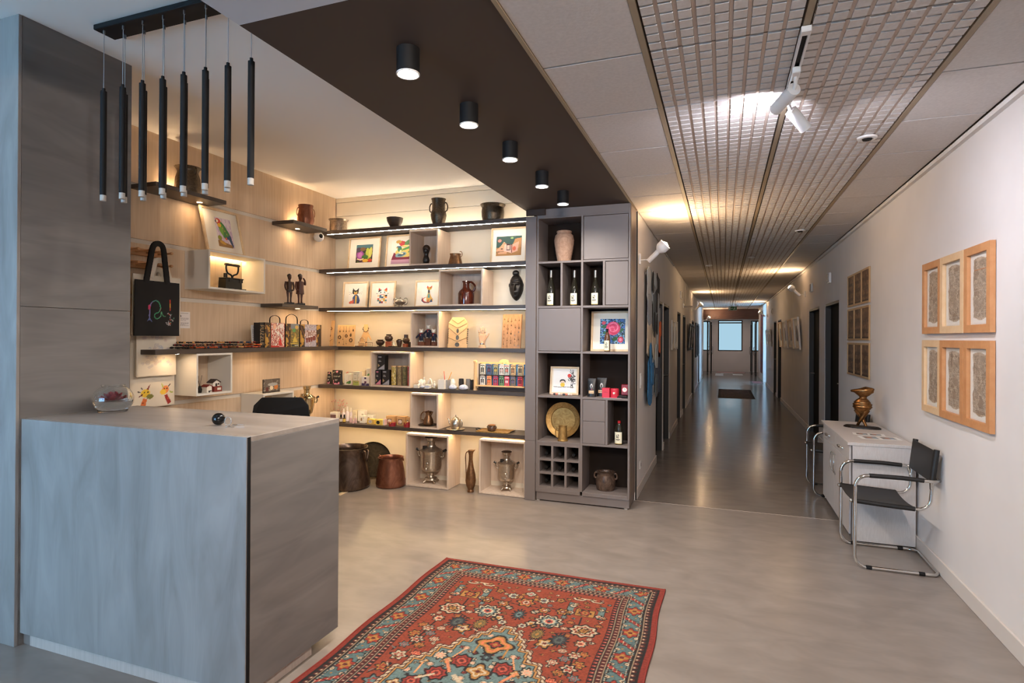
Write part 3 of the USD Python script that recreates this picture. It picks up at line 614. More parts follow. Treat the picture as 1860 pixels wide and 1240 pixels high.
# ---------------------------------------------------------------- chairs
LEATH = mat('black_leather', (20, 19, 19), .5, bump=.15, bscale=120)
def chair():
    t = thing('chair', 'black leather and chrome tube armchair in front of the sideboard end, nearest the camera', 'chair', (.885, 5.025, 0), rz=-90, group='tubular armchairs by the right wall')
    w = .265; r = .0125
    pts = []
    def arc(c, r0, a0, a1, x, n=6):
        return [(x, c[0] + r0 * math.cos(math.radians(a)), c[1] + r0 * math.sin(math.radians(a))) for a in np.linspace(a0, a1, n)]
    def side(x):
        s = [(x, .46, r), (x, .09, r)] + arc((.09, .09 + r - .012), .08, 270, 180, x) + [(x, .012, .3), (x, .012, .585)] + arc((.095, .585), .083, 180, 90, x) + [(x, .3, .668), (x, .46, .66)]
        return s
    # one bent tube: left side, rear arm bow, right side, rear floor bow
    L, Rr = side(-w), side(w)
    back_arm = [(-w + .01, .50, .658), (-w + .05, .535, .656), (w - .05, .535, .656), (w - .01, .50, .658)]
    floor_b = [(w - .005, .50, r), (w - .05, .53, r), (-w + .05, .53, r), (-w + .005, .50, r)]
    path = L + back_arm + Rr[::-1] + floor_b
    part(t, 'frame', tube(path, r, 12, closed=True), CHROME, smooth=60)
    ws = .235
    for s in (-1, 1):
        x = s * ws
        p = [(x, -.005, .475), (x, .1, .468), (x, .40, .452)] + arc((.40, .532), .08, 270, 350, x) + [(x, .485, .60), (x, .512, .86)]
        part(t, 'seat_frame', tube(p, .011, 10), CHROME, smooth=60)
        part(t, 'joint', tube([(x, .481, .60), (s * w, .47, .659)], .009, 8), CHROME, smooth=60)
        part(t, 'front_joint', tube([(x, .012, .474), (s * w, .012, .474)], .009, 8), CHROME, smooth=60)
    sh = []
    n = 14; X = np.linspace(-ws - .012, ws + .012, n); Y = np.array([0.0, .02, .2, .36, .385]); Zb = np.interp(Y, [0, .1, .4], [.488, .482, .466])
    V = [];
    for i, x in enumerate(X):
        sag = -.018 * (1 - (x / ws) ** 2)
        for y, z in zip(Y, Zb): V.append((x, y, z + max(sag, -.02)))
    V = np.array(V); V2 = V - (0, 0, .006); k = len(Y); F = []
    for i in range(n - 1):
        for j in range(k - 1):
            a, b, c_, d = i * k + j, (i + 1) * k + j, (i + 1) * k + j + 1, i * k + j + 1
            F += [(a, b, c_), (a, c_, d)]
    o = len(V); F2 = [(o + c_, o + b, o + a) for a, b, c_ in F]
    edge = []
    ring = [j for j in range(k)] + [i * k + k - 1 for i in range(1, n)] + [(n - 1) * k + j for j in range(k - 2, -1, -1)] + [i * k for i in range(n - 2, 0, -1)]
    for a, b in zip(ring, ring[1:] + ring[:1]): edge += [(a, b, o + b), (a, o + b, o + a)]
    seat = trimesh.Trimesh(np.vstack([V, V2]), F + F2 + edge, process=False)
    sl = [cat(tube([(s * ws, .0, .4745), (s * ws, .2, .4615), (s * ws, .385, .4525)], .0165, 10)) for s in (-1, 1)]
    part(t, 'seat_sling', cat(seat, *sl), LEATH, smooth=50)
    part(t, 'backrest', cat(*[tube([(s * ws, .488, .655), (s * ws, .5135, .875)], .018, 10) for s in (-1, 1)], Rt(bx(-ws, ws, .470, .478, .655, .872, .002), -6.5, 'x', (0, .474, .655))), LEATH, smooth=50)
    for s in (-1, 1): part(t, 'arm_pad', tube([(s * w, .10, .669), (s * w, .3, .669), (s * w, .43, .662)], .0155, 10), LEATH, smooth=50)
    for s in (-1, 1):
        for y in (.10, .42): part(t, 'floor_glide', tube([(s * w, y - .018, .0135), (s * w, y + .018, .0135)], .0150, 10, flat=.9), BLACK, smooth=50)
    part(t, 'end_cap', cat(*[ball(.014, s * ws, -.006, .4745, sub=1) for s in (-1, 1)]), CHROME, smooth=60)
    return t
ch = chair()
copy(ch, (.885, 7.03, 0), -90, label='black leather and chrome tube armchair behind the far end of the sideboard')

# office chair behind the counter (only its back shows)
t = thing('office_chair', 'black curved chair back peeping over the counter', 'chair', (-3.55, 3.9, 0), rz=25)
sh = Polygon([(-.2, 0), (.2, 0), (.225, .1), (.21, .2), (.16, .255), (-.16, .255), (-.21, .2), (-.225, .1)])
bkp = prism(sh.buffer(.02), .02); v = np.array(bkp.vertices); v[:, 1] += -.5 * v[:, 0] ** 2 * 1.6; bkp.vertices = v
part(t, 'backrest', T(bkp, 0, .2, .83), BLACK, smooth=40)
part(t, 'seat', T(cb(.44, .42, .05, .02), 0, 0, .46), BLACK); part(t, 'seat_post', cyl(.025, .38, 14, .08), STEEL, smooth=40)
part(t, 'back_bar', tube([(0, .1, .46), (0, .24, .5), (0, .225, .9)], .018), BLACK, smooth=50)
part(t, 'foot_star', cat(*[tube([(0, 0, .09), (.28 * math.cos(a), .28 * math.sin(a), .03)], .018) for a in np.arange(5) * 1.2566]), BLACK, smooth=50)

# ---------------------------------------------------------------- framed pictures
FOAK = mat('frame_pale_wood', (206, 176, 138), .5, rgb2=(220, 194, 158), noise=(20, (1, 1, 1)))
FBEE = mat('frame_beech', (190, 132, 84), .45, rgb2=(202, 146, 98), noise=(20, (1, 1, 1)))
FPIN = mat('frame_pine', (214, 178, 134), .45, rgb2=(222, 190, 150), noise=(20, (1, 1, 1)))
MATB = mat('mat_board', (232, 226, 212), .8)
PANE = usdkit.material(stage, '/World/Looks/picture_glass', {'t': ('transparent_bsdf', {'color': (.97, .97, .97)}), 'g': ('glossy_bsdf', {'roughness': .03}), 'w': ('layer_weight', {'blend': .3}), 'f': ('math', {'math_type': 'multiply', 'value2': .10}), 'm': ('mix_closure', {})}, [('w.facing', 'f.value1'), ('f.value', 'm.fac'), ('t.BSDF', 'm.closure1'), ('g.BSDF', 'm.closure2')], surface='m.closure')
def rails(w, h, fw, fd):
    """four mitred rails, back at y=0, front at y=-fd, x centred, z from 0"""
    o, i = [(-w / 2, 0), (w / 2, 0), (w / 2, h), (-w / 2, h)], [(-w / 2 + fw, fw), (w / 2 - fw, fw), (w / 2 - fw, h - fw), (-w / 2 + fw, h - fw)]
    for k in range(4):
        j = (k + 1) % 4
        yield prism([o[k], o[j], i[j], i[k]], fd, -fd)
def frame(label, loc, w, h, fw, fd, rm, paint=None, pic=None, rz=0, lean=0, group=None, glass=False, mount=MATB, name='framed_picture', step=None, cat_='picture', deep=.004):
    t = thing(name, label, cat_, loc, rz=rz, rx=-lean, group=group)
    for m in rails(w, h, fw, fd): part(t, 'frame_rail', m, rm)
    part(t, 'mat_board', bx(-w / 2 + fw * .6, w / 2 - fw * .6, -deep - .002, -.001, fw * .6, h - fw * .6), mount)
    if paint:
        x0, z0, x1, z1 = pic or (.2, .2, .8, .8)
        iw, ih = w - 2 * fw, h - 2 * fw
        c = Canvas((x1 - x0) * iw, (z1 - z0) * ih, step or max(.003, (x1 - x0) * iw / 70), (235, 230, 220))
        paint(c); ox, oz = -iw / 2 + x0 * iw, fw + z0 * ih
        c.xyz = lambda V: V + np.array([ox, -deep - .0035, oz]); part(t, 'print', c, None)
    if glass: part(t, 'glass_pane', bx(-w / 2 + fw * .8, w / 2 - fw * .8, -deep - .010, -deep - .007, fw * .8, h - fw * .8), PANE)
    return t
# --- six papyrus manuscripts on the right wall
def manuscript(seed, edge):
    def f(c):
        g = np.random.default_rng(seed)
        n = meshkit.fbm(np.stack([c.Z * 9, np.full_like(c.X, seed), np.zeros_like(c.X)], -1), 3, seed)
        body = (c.X > .10 + .10 * n) & (c.X < .88 - .07 * n[:, ::-1]) & (c.Z > .06 + .02 * np.sin(c.X * 9)) & (c.Z < .95 - .02 * np.cos(c.X * 7))
        c.blobs([(176, 156, 134), (190, 170, 148), (200, 182, 160), (166, 144, 122)], 6, seed, body)
        for i in range(44):
            z = .09 + .84 * i / 44; x = .18 + .04 * g.random()
            while x < .78:
                L = .02 + .06 * g.random()
                if g.random() < .8: c.paint(body & (c.X > x) & (c.X < x + L) & (np.abs(c.Z - z - .004 * np.sin(c.X * 20 + i)) < .0055), (96, 80, 68), .55)
                x += L + .012
            if g.random() < .1: c.paint(body & (np.abs(c.Z - z - .008) < .004), (200, 186, 168), .7)
        if edge: c.paint(body & (c.Z > .78) & (c.Z < .79), (196, 120, 60))
    return f
ys = [5.167, 4.777, 4.362, 3.978]
lab6 = [['top left frame of the six manuscript frames, dark beech', 'top middle frame of the six manuscript frames, pale wood', 'top right frame of the six manuscript frames, broad beech'],
        ['bottom left frame of the six manuscript frames, pale wood', 'bottom middle frame of the six manuscript frames, orange beech', 'bottom right frame of the six manuscript frames, deep orange beech']]
mts = [[FBEE, FPIN, FBEE], [FPIN, FBEE, FBEE]]
for r_, (z0, z1) in enumerate(((1.685, 2.205), (1.112, 1.638))):
    for k in range(3):
        a, b = ys[k], ys[k + 1]
        frame(lab6[r_][k], (XR - .003, (a + b) / 2, z0), a - b - .006, z1 - z0, .048, .027 + .003 * (k == 1), mts[r_][k], manuscript(10 * r_ + k, k == 2 and r_ == 0), (.02, .02, .98, .98), rz=-90, glass=True, group='six framed manuscripts on the right wall', mount=mat('mount_paper', (228, 220, 210), .8), name='manuscript_frame', step=.004)
# --- nine brown manuscripts farther along
def brownpage(seed):
    def f(c):
        c.blobs([(92, 68, 50), (110, 84, 62), (126, 98, 74), (84, 60, 44)], 4, seed)
        g = np.random.default_rng(seed)
        for i in range(22):
            z = .05 + .9 * i / 22
            for j in range(9):
                x = .08 + .09 * j
                if g.random() < .85: c.rect(x, z, x + .05 + .03 * g.random(), z + .016, (58, 42, 32))
        c.rect(0, 0, 1, .05, (40, 30, 24))
    return f
FTHIN = mat('frame_thin_gold', (172, 138, 96), .5)
for r_, (z0, z1, rn) in enumerate(((2.03, 2.405, 'top'), (1.63, 2.003, 'middle'), (1.222, 1.602, 'bottom'))):
    for k, cn in enumerate(('left', 'middle', 'right')):
        y = 8.045 - (k + .5) * .3725
        frame('%s row, %s frame of the nine small brown manuscript frames beyond the sideboard' % (rn, cn), (XR - .002, y, z0), .3715, z1 - z0, .022, .014, FTHIN, brownpage(30 + r_ * 3 + k), (.0, .0, 1, 1), rz=-90, group='nine brown manuscripts in thin frames', name='brown_manuscript_frame', step=.012)
# --- corridor pictures
def pale_art(col):
    def f(c): c.rect(.25, .15, .6, .85, col); c.rect(.62, .2, .75, .7, (150, 150, 158))
    return f
FWH = mat('frame_white', (214, 210, 204), .5)
for i, y in enumerate((12.9, 14.0, 15.2, 16.35)):
    frame('%s of the four white-framed pictures tilting off the right corridor wall' % ('nearest', 'second', 'third', 'farthest')[i], (XR - .012, y, 1.435), .82, .645, .035, .03, FWH if i % 2 == 0 else FOAK, pale_art(((92, 88, 96), (150, 120, 100), (130, 130, 140), (80, 90, 110))[i]), (.1, .1, .9, .9), rz=-90, lean=-4, group='tilted pictures on the right corridor wall', step=.03, name='corridor_picture')
for i, y in enumerate((20.2, 21.25)):
    frame('%s of the two bluish pictures far along the right corridor wall' % ('nearer', 'farther')[i], (XR - .012, y, 1.41), .9, .535, .04, .03, FWH, pale_art((96, 110, 140)), (.1, .1, .9, .9), rz=-90, lean=-4, step=.04, name='corridor_picture')
for i, y in enumerate((10.4, 11.05)):
    frame('%s of the two pale striped pictures between the doors on the left corridor wall' % ('nearer', 'farther')[i], (XL + .003, y, 1.446), .55, .508, .03, .025, FWH, pale_art((120, 116, 118)), (.05, .05, .95, .95), rz=90, step=.03, name='corridor_picture')
for i, y in enumerate((15.1, 16.2)):
    frame('%s of the two black-edged glossy pictures on the left corridor wall' % ('nearer', 'farther')[i], (XL + .014, y, 1.35), .9, .66, .035, .03, BLACKF, pale_art((96, 106, 126)), (.05, .05, .95, .95), rz=90, lean=-4, step=.04, name='corridor_picture', mount=mat('glossy_mount', (200, 206, 216), .15))
for i, y in enumerate((19.55, 20.95)):
    frame('%s of the two dark framed panels near the end of the left corridor wall' % ('nearer', 'farther')[i], (XL + .003, y, 1.05), 1.15, 1.09, .06, .03, BLACKF, None, rz=90, name='dark_panel', mount=mat('dark_art', (48, 44, 42), .4), cat_='panel')

# --- leaning pictures on the shelves
def mpp(x, y): return (np.array([x, y]) @ AX[2][:2]) / FPX
def X(u, v, y): return float(at(u, v, 'y', y)[0])
def Z(u, v, y): return float(at(u, v, 'y', y)[2])
def leaning(label, u0, u1, v0, level, paint, pic, y=5.80, lean=7, rm=FOAK, fw=.018, group='framed pictures leaning on the shelves', lift=0):
    x0, x1 = X(u0, 560, y), X(u1, 560, y); z = TOPS[level] + .001 + lift; h = (Z((u0 + u1) / 2, v0, y + .03) - z) / math.cos(math.radians(lean))
    return frame(label, ((x0 + x1) / 2, y, z), x1 - x0, h, fw, .014, rm, paint, pic, lean=lean, group=group, step=(x1 - x0) / 90)
def veg(c):
    c.blobs([(30, 34, 28), (80, 96, 40), (46, 40, 30), (96, 50, 80)], 3, 3)
    c.rect(0, .8, 1, 1, (66, 110, 120)); c.ell(.25, .42, .22, .24, (150, 70, 150)); c.ell(.25, .42, .14, .15, (182, 110, 170)); c.ell(.72, .5, .13, .32, (170, 178, 60), 8); c.ell(.87, .55, .1, .3, (196, 190, 90), -6)
    c.ell(.55, .3, .2, .12, (60, 110, 40)); c.ell(.6, .1, .2, .09, (220, 170, 60)); c.ell(.86, .1, .12, .1, (210, 70, 50)); c.ell(.15, .72, .16, .14, (60, 50, 70)); c.ell(.4, .75, .18, .1, (110, 80, 40)); c.line([(.1, .2), (.3, .15), (.45, .2)], .06, (230, 210, 160))
def duck(c):
    c.poly([(0, .0), (1, .0), (.98, .18), (.02, .18)], (196, 150, 170)); c.poly([(.02, .18), (.98, .18), (.9, .36), (.62, .30), (.3, .36), (.12, .48)], (130, 38, 66)); c.ell(.6, .47, .42, .2, (226, 200, 110))
    c.ell(.42, .38, .24, .10, (130, 170, 180), 12); c.ell(.44, .38, .16, .05, (60, 90, 110), 12); c.ell(.36, .62, .09, .13, (50, 120, 80)); c.ell(.31, .7, .09, .05, (40, 90, 120)); c.poly([(.18, .66), (.28, .7), (.28, .64)], (220, 170, 60)); c.line([(.4, .55), (.36, .45), (.5, .42)], .06, (232, 220, 170))
    c.ell(.5, .82, .2, .12, (190, 60, 60), -20); c.ell(.75, .9, .22, .1, (90, 140, 90), 25); c.ell(.9, .8, .16, .1, (200, 50, 60)); c.ell(.3, .92, .12, .07, (190, 150, 70)); c.ell(.72, .66, .3, .05, (80, 150, 80), 18); c.ell(.85, .55, .16, .04, (110, 170, 90), 30); c.ell(.6, .74, .16, .03, (230, 220, 120))
def cubist(c):
    c.rect(0, .0, 1, .42, (176, 128, 76)); c.rect(0, .42, 1, 1, (52, 84, 78)); c.poly([(0, .3), (.18, .5), (.3, .72), (.42, .6), (.42, .1), (.1, .1)], (222, 168, 130)); c.poly([(.6, .4), (.75, .86), (1, .9), (1, .4)], (190, 140, 96)); c.poly([(.3, .25), (.34, .62), (.62, .55), (.9, .72), (.86, .22), (.62, .12)], (236, 196, 178)); c.poly([(.62, .55), (.62, .12), (.86, .22), (.9, .72)], (226, 176, 150))
    c.line([(.42, .3), (.42, .56), (.56, .54), (.56, .28), (.42, .3)], .028, (40, 40, 56)); c.ell(.72, .36, .07, .11, (220, 110, 80)); c.ell(.13, .78, .07, .08, (226, 130, 120)); c.line([(.3, .62), (.62, .55), (.62, .14)], .02, (120, 50, 40)); c.line([(.0, .2), (.3, .22)], .02, (120, 80, 50)); c.ell(.62, .9, .06, .04, (150, 190, 120)); c.line([(.2, .36), (.26, .36)], .03, (30, 30, 30))
leaning('framed print of dark still-life vegetables on the second shelf, left of the duck print', 631, 689, 431, 1, veg, (.22, .2, .78, .80))
leaning('framed colourful duck print half hidden by the narrow box niche', 699, 757, 426, 1, duck, (.14, .10, .94, .88))
leaning('framed cubist print of pink blocks beside the grey bookcase on the second shelf', 890, 956, 413, 1, cubist, (.12, .18, .88, .78), y=5.74)
PAL = [(38, 40, 52), (212, 168, 70), (196, 70, 50), (56, 84, 130), (228, 200, 150), (90, 140, 150), (150, 60, 60), (240, 150, 60)]
def cat_a(c):
    g = [(.5, .0)]
    body = [(.28, .02), (.78, .02), (.84, .2), (.74, .45), (.6, .6), (.46, .6), (.32, .42)]
    c.poly(body, (56, 84, 130)); c.poly([(.5, .02), (.62, .02), (.6, .5), (.5, .55)], (212, 168, 70)); c.poly([(.3, .02), (.42, .02), (.4, .3), (.34, .3)], (196, 90, 60)); c.ell(.22, .1, .16, .09, (224, 110, 90), 20); c.poly([(.64, .02), (.78, .02), (.74, .2)], (40, 50, 90))
    c.ell(.48, .72, .22, .13, (30, 30, 34)); c.poly([(.26, .74), (.3, 1), (.46, .82)], (28, 28, 32)); c.poly([(.52, .82), (.72, 1), (.7, .74)], (28, 28, 32)); c.ell(.42, .73, .06, .03, (230, 210, 120)); c.ell(.57, .73, .06, .03, (230, 210, 120)); c.ell(.5, .64, .12, .06, (222, 170, 90)); c.ell(.5, .67, .025, .015, (190, 70, 60))
    for s in (-1, 1):
        for d in (-.04, 0, .05): c.line([(.5 + s * .16, .66), (.5 + s * .48, .66 + d * 1.5)], .012, (120, 110, 100))
def cat_b(c):
    for i in range(5):
        for j in range(5): c.rect(.14 + i * .145, .02 + j * .105, .285 + i * .145, .125 + j * .105, PAL[(i * 3 + j * 5 + i * j) % 8] if (i + j) % 3 else (240, 234, 224))
    c.poly([(.2, .54), (.82, .54), (.84, .84), (.18, .84)], (240, 236, 228)); c.poly([(.18, .8), (.2, 1), (.4, .84)], (206, 60, 50)); c.poly([(.62, .84), (.82, 1), (.86, .8)], (206, 60, 50)); c.poly([(.18, .7), (.45, .84), (.2, .86)], (40, 44, 60)); c.poly([(.56, .84), (.84, .7), (.84, .86)], (220, 130, 60)); c.ell(.36, .7, .06, .03, (30, 30, 30)); c.ell(.66, .7, .06, .03, (30, 30, 30)); c.line([(.3, .6), (.5, .56), (.72, .6)], .03, (190, 60, 60))
    for s in (-1, 1):
        for d in (-.03, .03): c.line([(.5 + s * .25, .62), (.5 + s * .5, .62 + d)], .012, (120, 110, 100))
def cat_c(c):
    c.ell(.45, .17, .42, .17, (196, 80, 60)); c.ell(.5, .2, .34, .13, (244, 240, 230)); c.poly([(.45, .05), (.9, .06), (.95, .2), (.8, .36), (.66, .58), (.5, .58), (.42, .35), (.4, .2)], (222, 176, 90)); c.poly([(.5, .58), (.66, .58), (.62, .78), (.5, .78)], (34, 36, 46)); c.poly([(.5, .3), (.7, .3), (.64, .54), (.52, .54)], (90, 150, 150)); c.poly([(.66, .06), (.9, .06), (.84, .26)], (56, 84, 130)); c.poly([(.46, .06), (.62, .06), (.56, .28)], (206, 110, 80)); c.line([(.06, .3), (.04, .14), (.25, .03), (.6, .02)], .06, (70, 60, 90))
    c.ell(.6, .84, .2, .085, (226, 184, 90)); c.poly([(.38, .86), (.42, 1), (.56, .9)], (196, 60, 50)); c.poly([(.64, .9), (.82, 1), (.82, .86)], (196, 90, 60)); c.ell(.53, .85, .05, .02, (30, 30, 30)); c.ell(.68, .85, .05, .02, (30, 30, 30))
leaning('framed print of a dark-eared cat, leftmost on the third shelf', 621.6, 667, 512, 2, cat_a, (.2, .12, .82, .80), y=5.78)
leaning('framed print of a white patchwork cat between the dark-eared cat and silver bowl', 671, 717, 511, 2, cat_b, (.20, .12, .78, .80), y=5.78)
leaning('framed print of a long-necked sitting cat next to the jug niche', 753, 798, 509, 2, cat_c, (.24, .10, .80, .84), y=5.78)
def rose(c):
    c.blobs([(30, 60, 110), (70, 130, 190), (160, 200, 220), (24, 30, 40), (40, 70, 60), (60, 110, 180)], 9, 5)
    for (x, z, r) in ((.15, .7, .1), (.7, .75, .14), (.85, .55, .1), (.3, .25, .12), (.6, .2, .12), (.2, .45, .09)): c.ell(x, z, r, r * .6, (40, 96, 60), 30)
    c.ell(.52, .62, .28, .27, (222, 70, 110))
    for k in range(5): c.ell(.52 + .05 * math.cos(k * 1.3), .62 + .05 * math.sin(k * 1.3), .24 - .045 * k, .23 - .042 * k, (240, 130, 160) if k % 2 else (206, 50, 92), ring=.22)
    c.ell(.82, .17, .11, .12, (206, 60, 90)); c.ell(.82, .17, .06, .06, (236, 140, 160)); c.ell(.14, .84, .08, .07, (214, 80, 100))
x0 = X(1073, 600, 5.80); x1 = X(1150, 600, 5.80)
frame('framed print of a pink rose on blue inside the bookcase', ((x0 + -.862) / 2, 5.80, 1.5075), -.862 - x0 - .004, Z(1090, 565, 5.84) - 1.5075, .02, .015, FOAK, rose, (.20, .15, .90, .84), lean=6, group='framed pictures inside the bookcase', step=.0032)
def bamboo(c):
    c.rect(0, 0, 1, 1, (236, 234, 230)); c.ell(.72, .72, .09, .085, (214, 60, 50))
    for x in (.8, .86): c.line([(x, .18), (x + .03, .98)], .022, (40, 38, 38))
    g = np.random.default_rng(4)
    for i in range(26):
        x, z = .82 + .05 * g.normal(), .2 + .75 * g.random(); a = g.uniform(-70, 70) + (90 if g.random() < .2 else 0); c.ell(x + .07 * math.cos(math.radians(a)), z + .06 * math.sin(math.radians(a)), .075, .014, (44, 42, 42), a)
    c.line([(.02, .22), (.3, .2), (.6, .22), (.92, .2)], .022, (60, 46, 40)); c.ell(.42, .46, .13, .1, (40, 40, 46)); c.ell(.42, .42, .1, .075, (240, 214, 190)); c.ell(.42, .31, .1, .09, (226, 190, 60)); c.rect(.36, .22, .48, .27, (226, 190, 60)); c.ell(.38, .42, .015, .012, (30, 30, 30)); c.ell(.46, .42, .015, .012, (30, 30, 30))
xa_, xb_ = X(999, 690, 5.72), X(1051, 690, 5.72)
frame('framed drawing of a small child and bamboo under a red sun in the bookcase', ((xa_ + xb_) / 2, 5.72, 1.5075 - .445 - .0), xb_ - xa_, .30 * .95, .018, .015, FOAK, bamboo, (.06, .04, .94, .96), lean=8, group='framed pictures inside the bookcase', step=.0028)
# parrot print standing on the lit white box
def parrot(c):
    c.rect(0, 0, 1, 1, (206, 190, 206)); c.blobs([(200, 180, 200), (216, 200, 206)], 3, 2)
    for x in (.1, .35, .6, .85): c.line([(x, 0), (x + .1, 1)], .012, (140, 110, 140))
    c.poly([(.1, .8), (.3, .92), (.55, .78), (.8, .5), (.95, .1), (.9, .02), (.7, .28), (.45, .3), (.25, .5)], (60, 120, 60)); c.poly([(.45, .3), (.7, .28), (.9, .02), (.96, .06), (.85, .45)], (40, 70, 110)); c.poly([(.2, .55), (.4, .35), (.5, .7), (.3, .86)], (110, 160, 60))
    c.ell(.2, .88, .16, .09, (196, 60, 40)); c.ell(.15, .88, .07, .05, (240, 226, 200)); c.poly([(.0, .86), (.09, .92), (.08, .8)], (40, 36, 36)); c.ell(.25, .74, .12, .07, (220, 170, 50))
    for k in range(7): c.line([(.36 + .05 * k, .72 - .05 * k), (.5 + .05 * k, .62 - .06 * k)], .022, (226, 196, 70) if k % 2 else (30, 70, 60))
    c.poly([(0, 0), (.9, 0), (.85, .1), (.45, .16), (.2, .24), (0, .2)], (150, 110, 60)); c.ell(.15, .3, .13, .08, (150, 150, 50), 40); c.ell(.3, .14, .2, .05, (196, 150, 60), -20); c.ell(.55, .3, .06, .05, (206, 90, 50))
ya, yb2 = float(at(373, 420, 'x', -4.33)[1]), float(at(444, 420, 'x', -4.33)[1])
h = float(at(400, 379, 'x', -4.36)[2]) - 2.392
frame('framed parrot print standing on the lit white wall box', (-4.30, (ya + yb2) / 2 - .02, 2.392), (yb2 - ya) * .97, h / math.cos(math.radians(12)), .02, .016, FOAK, parrot, (.32, .12, .78, .84), rz=90, lean=14, group=None, step=.0035)

# ---------------------------------------------------------------- vessels
DKBR = mat('dark_bronze', (74, 64, 54), .42, .75, rgb2=(112, 98, 80), noise=(14, (1, 1, 1), 6), bump=.25)
TIN = mat('tinned_copper', (118, 104, 90), .40, .7, rgb2=(164, 146, 126), noise=(12, (1, 1, 1), 6), bump=.3)
BRNZ = mat('brown_bronze', (108, 78, 56), .36, .8, rgb2=(150, 112, 78), noise=(10, (1, 1, 1), 6), bump=.2)
COPP = mat('old_copper', (124, 78, 60), .33, .8, rgb2=(152, 103, 82), noise=(6, (1, 1, .6), 4), bump=.25)
BRASS = mat('aged_brass', (150, 112, 62), .5, .75, rgb2=(192, 156, 96), noise=(10, (1, 1, 1), 6))
SILV = mat('worn_silver', (176, 164, 148), .24, .9, rgb2=(206, 194, 178), noise=(10, (1, 1, 1), 5))
NICK = mat('nickel', (196, 184, 168), .16, .95)
DWOOD = mat('dark_wood', (52, 40, 32), .5, rgb2=(72, 54, 42), noise=(14, (1, 1, 4)))
BLKW = mat('black_wood', (34, 30, 28), .35)
CLAY = mat('terracotta_clay', (170, 130, 104), .8, rgb2=(200, 162, 136), noise=(10, (1, 1, 1), 6), bump=.3)
TERB = mat('terracotta_block', (168, 84, 52), .75, rgb2=(186, 104, 68), noise=(20, (1, 1, 1)))
GLAZ = mat('brown_glaze', (112, 46, 26), .12, rgb2=(60, 26, 18), noise=(5, (1, 1, 1), 3), coat_weight=.6)
DARKV = mat('dark_glazed_pot', (50, 38, 32), .25, rgb2=(84, 62, 48), noise=(6, (1, 1, 1)))
BLKM = mat('black_metal', (36, 34, 32), .4, .6)

def place(u0, u1, v0, y, zb, v=None):
    u = (u0 + u1) / 2; vm = v or (v0 + 40)
    x = X(u, vm, y); w = (u1 - u0) * mpp(x, y); h = Z(u, v0, y) - zb
    return x, w / 2, h
def handle(r, h, z0, z1, out, rad, side=1, n=6):
    """loop handle in the xz plane from the wall radius r0 at z0 to r1 at z1"""
    (ra, rb) = r if isinstance(r, tuple) else (r, r)
    return tube(spl([(side * ra * .96, 0, z0), (side * (ra + out * .8), 0, z0 + (z1 - z0) * .15), (side * (max(ra, rb) + out), 0, (z0 + z1) / 2 + (z1 - z0) * .1), (side * (rb + out * .7), 0, z1 - (z1 - z0) * .02), (side * rb * .94, 0, z1 - (z1 - z0) * .06)], n), rad, 8)
def vessel(name, label, c_, loc, r, h, prof, m, handles=(), wall=.004, extra=None, rz=0, lid=None, group=None, n=36):
    """prof: outer profile (r, z) in units of r and h, from the foot up to the rim; the inside follows it"""
    p = np.array(prof, float) * (r, h)
    ins = p[::-1].copy(); ins[:, 0] = np.maximum(ins[:, 0] - wall, 0); ins[-1] = (ins[-1][0], p[0, 1] + wall)
    full = [(0, p[0, 1])] + list(map(tuple, p)) + list(map(tuple, ins)) + [(0, p[0, 1] + wall)]
    t = thing(name, label, c_, loc, rz=rz, group=group)
    part(t, 'body', lathe(full, n), m, smooth=38)
    for hd in handles: part(t, 'handle', hd, m, smooth=60)
    if lid: part(t, 'lid', lathe(np.array(lid, float) * (r, h), n), m, smooth=38)
    for (nm, q, mm) in (extra or []): part(t, nm, q, mm, smooth=45)
    return t
PAN = [(.80, 0), (.86, .03), (.88, .1), (.86, .75), (.84, .86), (.98, .96), (1, 1)]
x, r, h = place(597, 632, 399, 5.70, TOPS[0]); vessel('cooking_pot', 'small tinned pot with flared rim at the left end of the top shelf', 'pot', (x, 5.70, TOPS[0]), r, h, PAN, TIN)
x, r, h = place(702, 732, 396, 5.70, TOPS[0]); vessel('wooden_bowl', 'dark turned bowl on the top shelf', 'bowl', (x, 5.70, TOPS[0]), r, h, [(.45, 0), (.5, .06), (.72, .3), (.92, .65), (1, 1)], DWOOD, wall=.01)
x, r, h = place(782, 811, 361.5, 5.70, TOPS[0]); vessel('water_jug', 'tall dark two-handled metal jug on the top shelf', 'jug', (x, 5.70, TOPS[0]), r, h, [(.62, 0), (.72, .02), (.9, .2), (1, .38), (.92, .5), (.82, .56), (.8, .75), (.86, .95), (.93, 1)], DKBR, [handle((r * .95, r * .85), h, h * .5, h * .84, r * .3, .007, s) for s in (-1, 1)])
x, r, h = place(872, 918, 372, 5.72, TOPS[0]); vessel('cauldron', 'wide dark hammered pot with rim at the right of the top shelf', 'pot', (x, 5.72, TOPS[0]), r, h, [(.7, 0), (.8, .05), (.88, .3), (.9, .6), (.86, .82), (.97, .94), (1, 1)], DKBR)
x, r, h = place(814, 840, 461, 5.70, TOPS[1]); vessel('pouring_pot', 'small bronze pot with a lip on the second shelf, right of the bust', 'pot', (x, 5.70, TOPS[1]), r, h, [(.95, 0), (1, .05), (.96, .2), (.8, .6), (.72, .85), (.8, 1)], BRNZ, [handle((r * .78, r * .7), h, h * .72, h * 1.2, r * .25, .004, 1)])
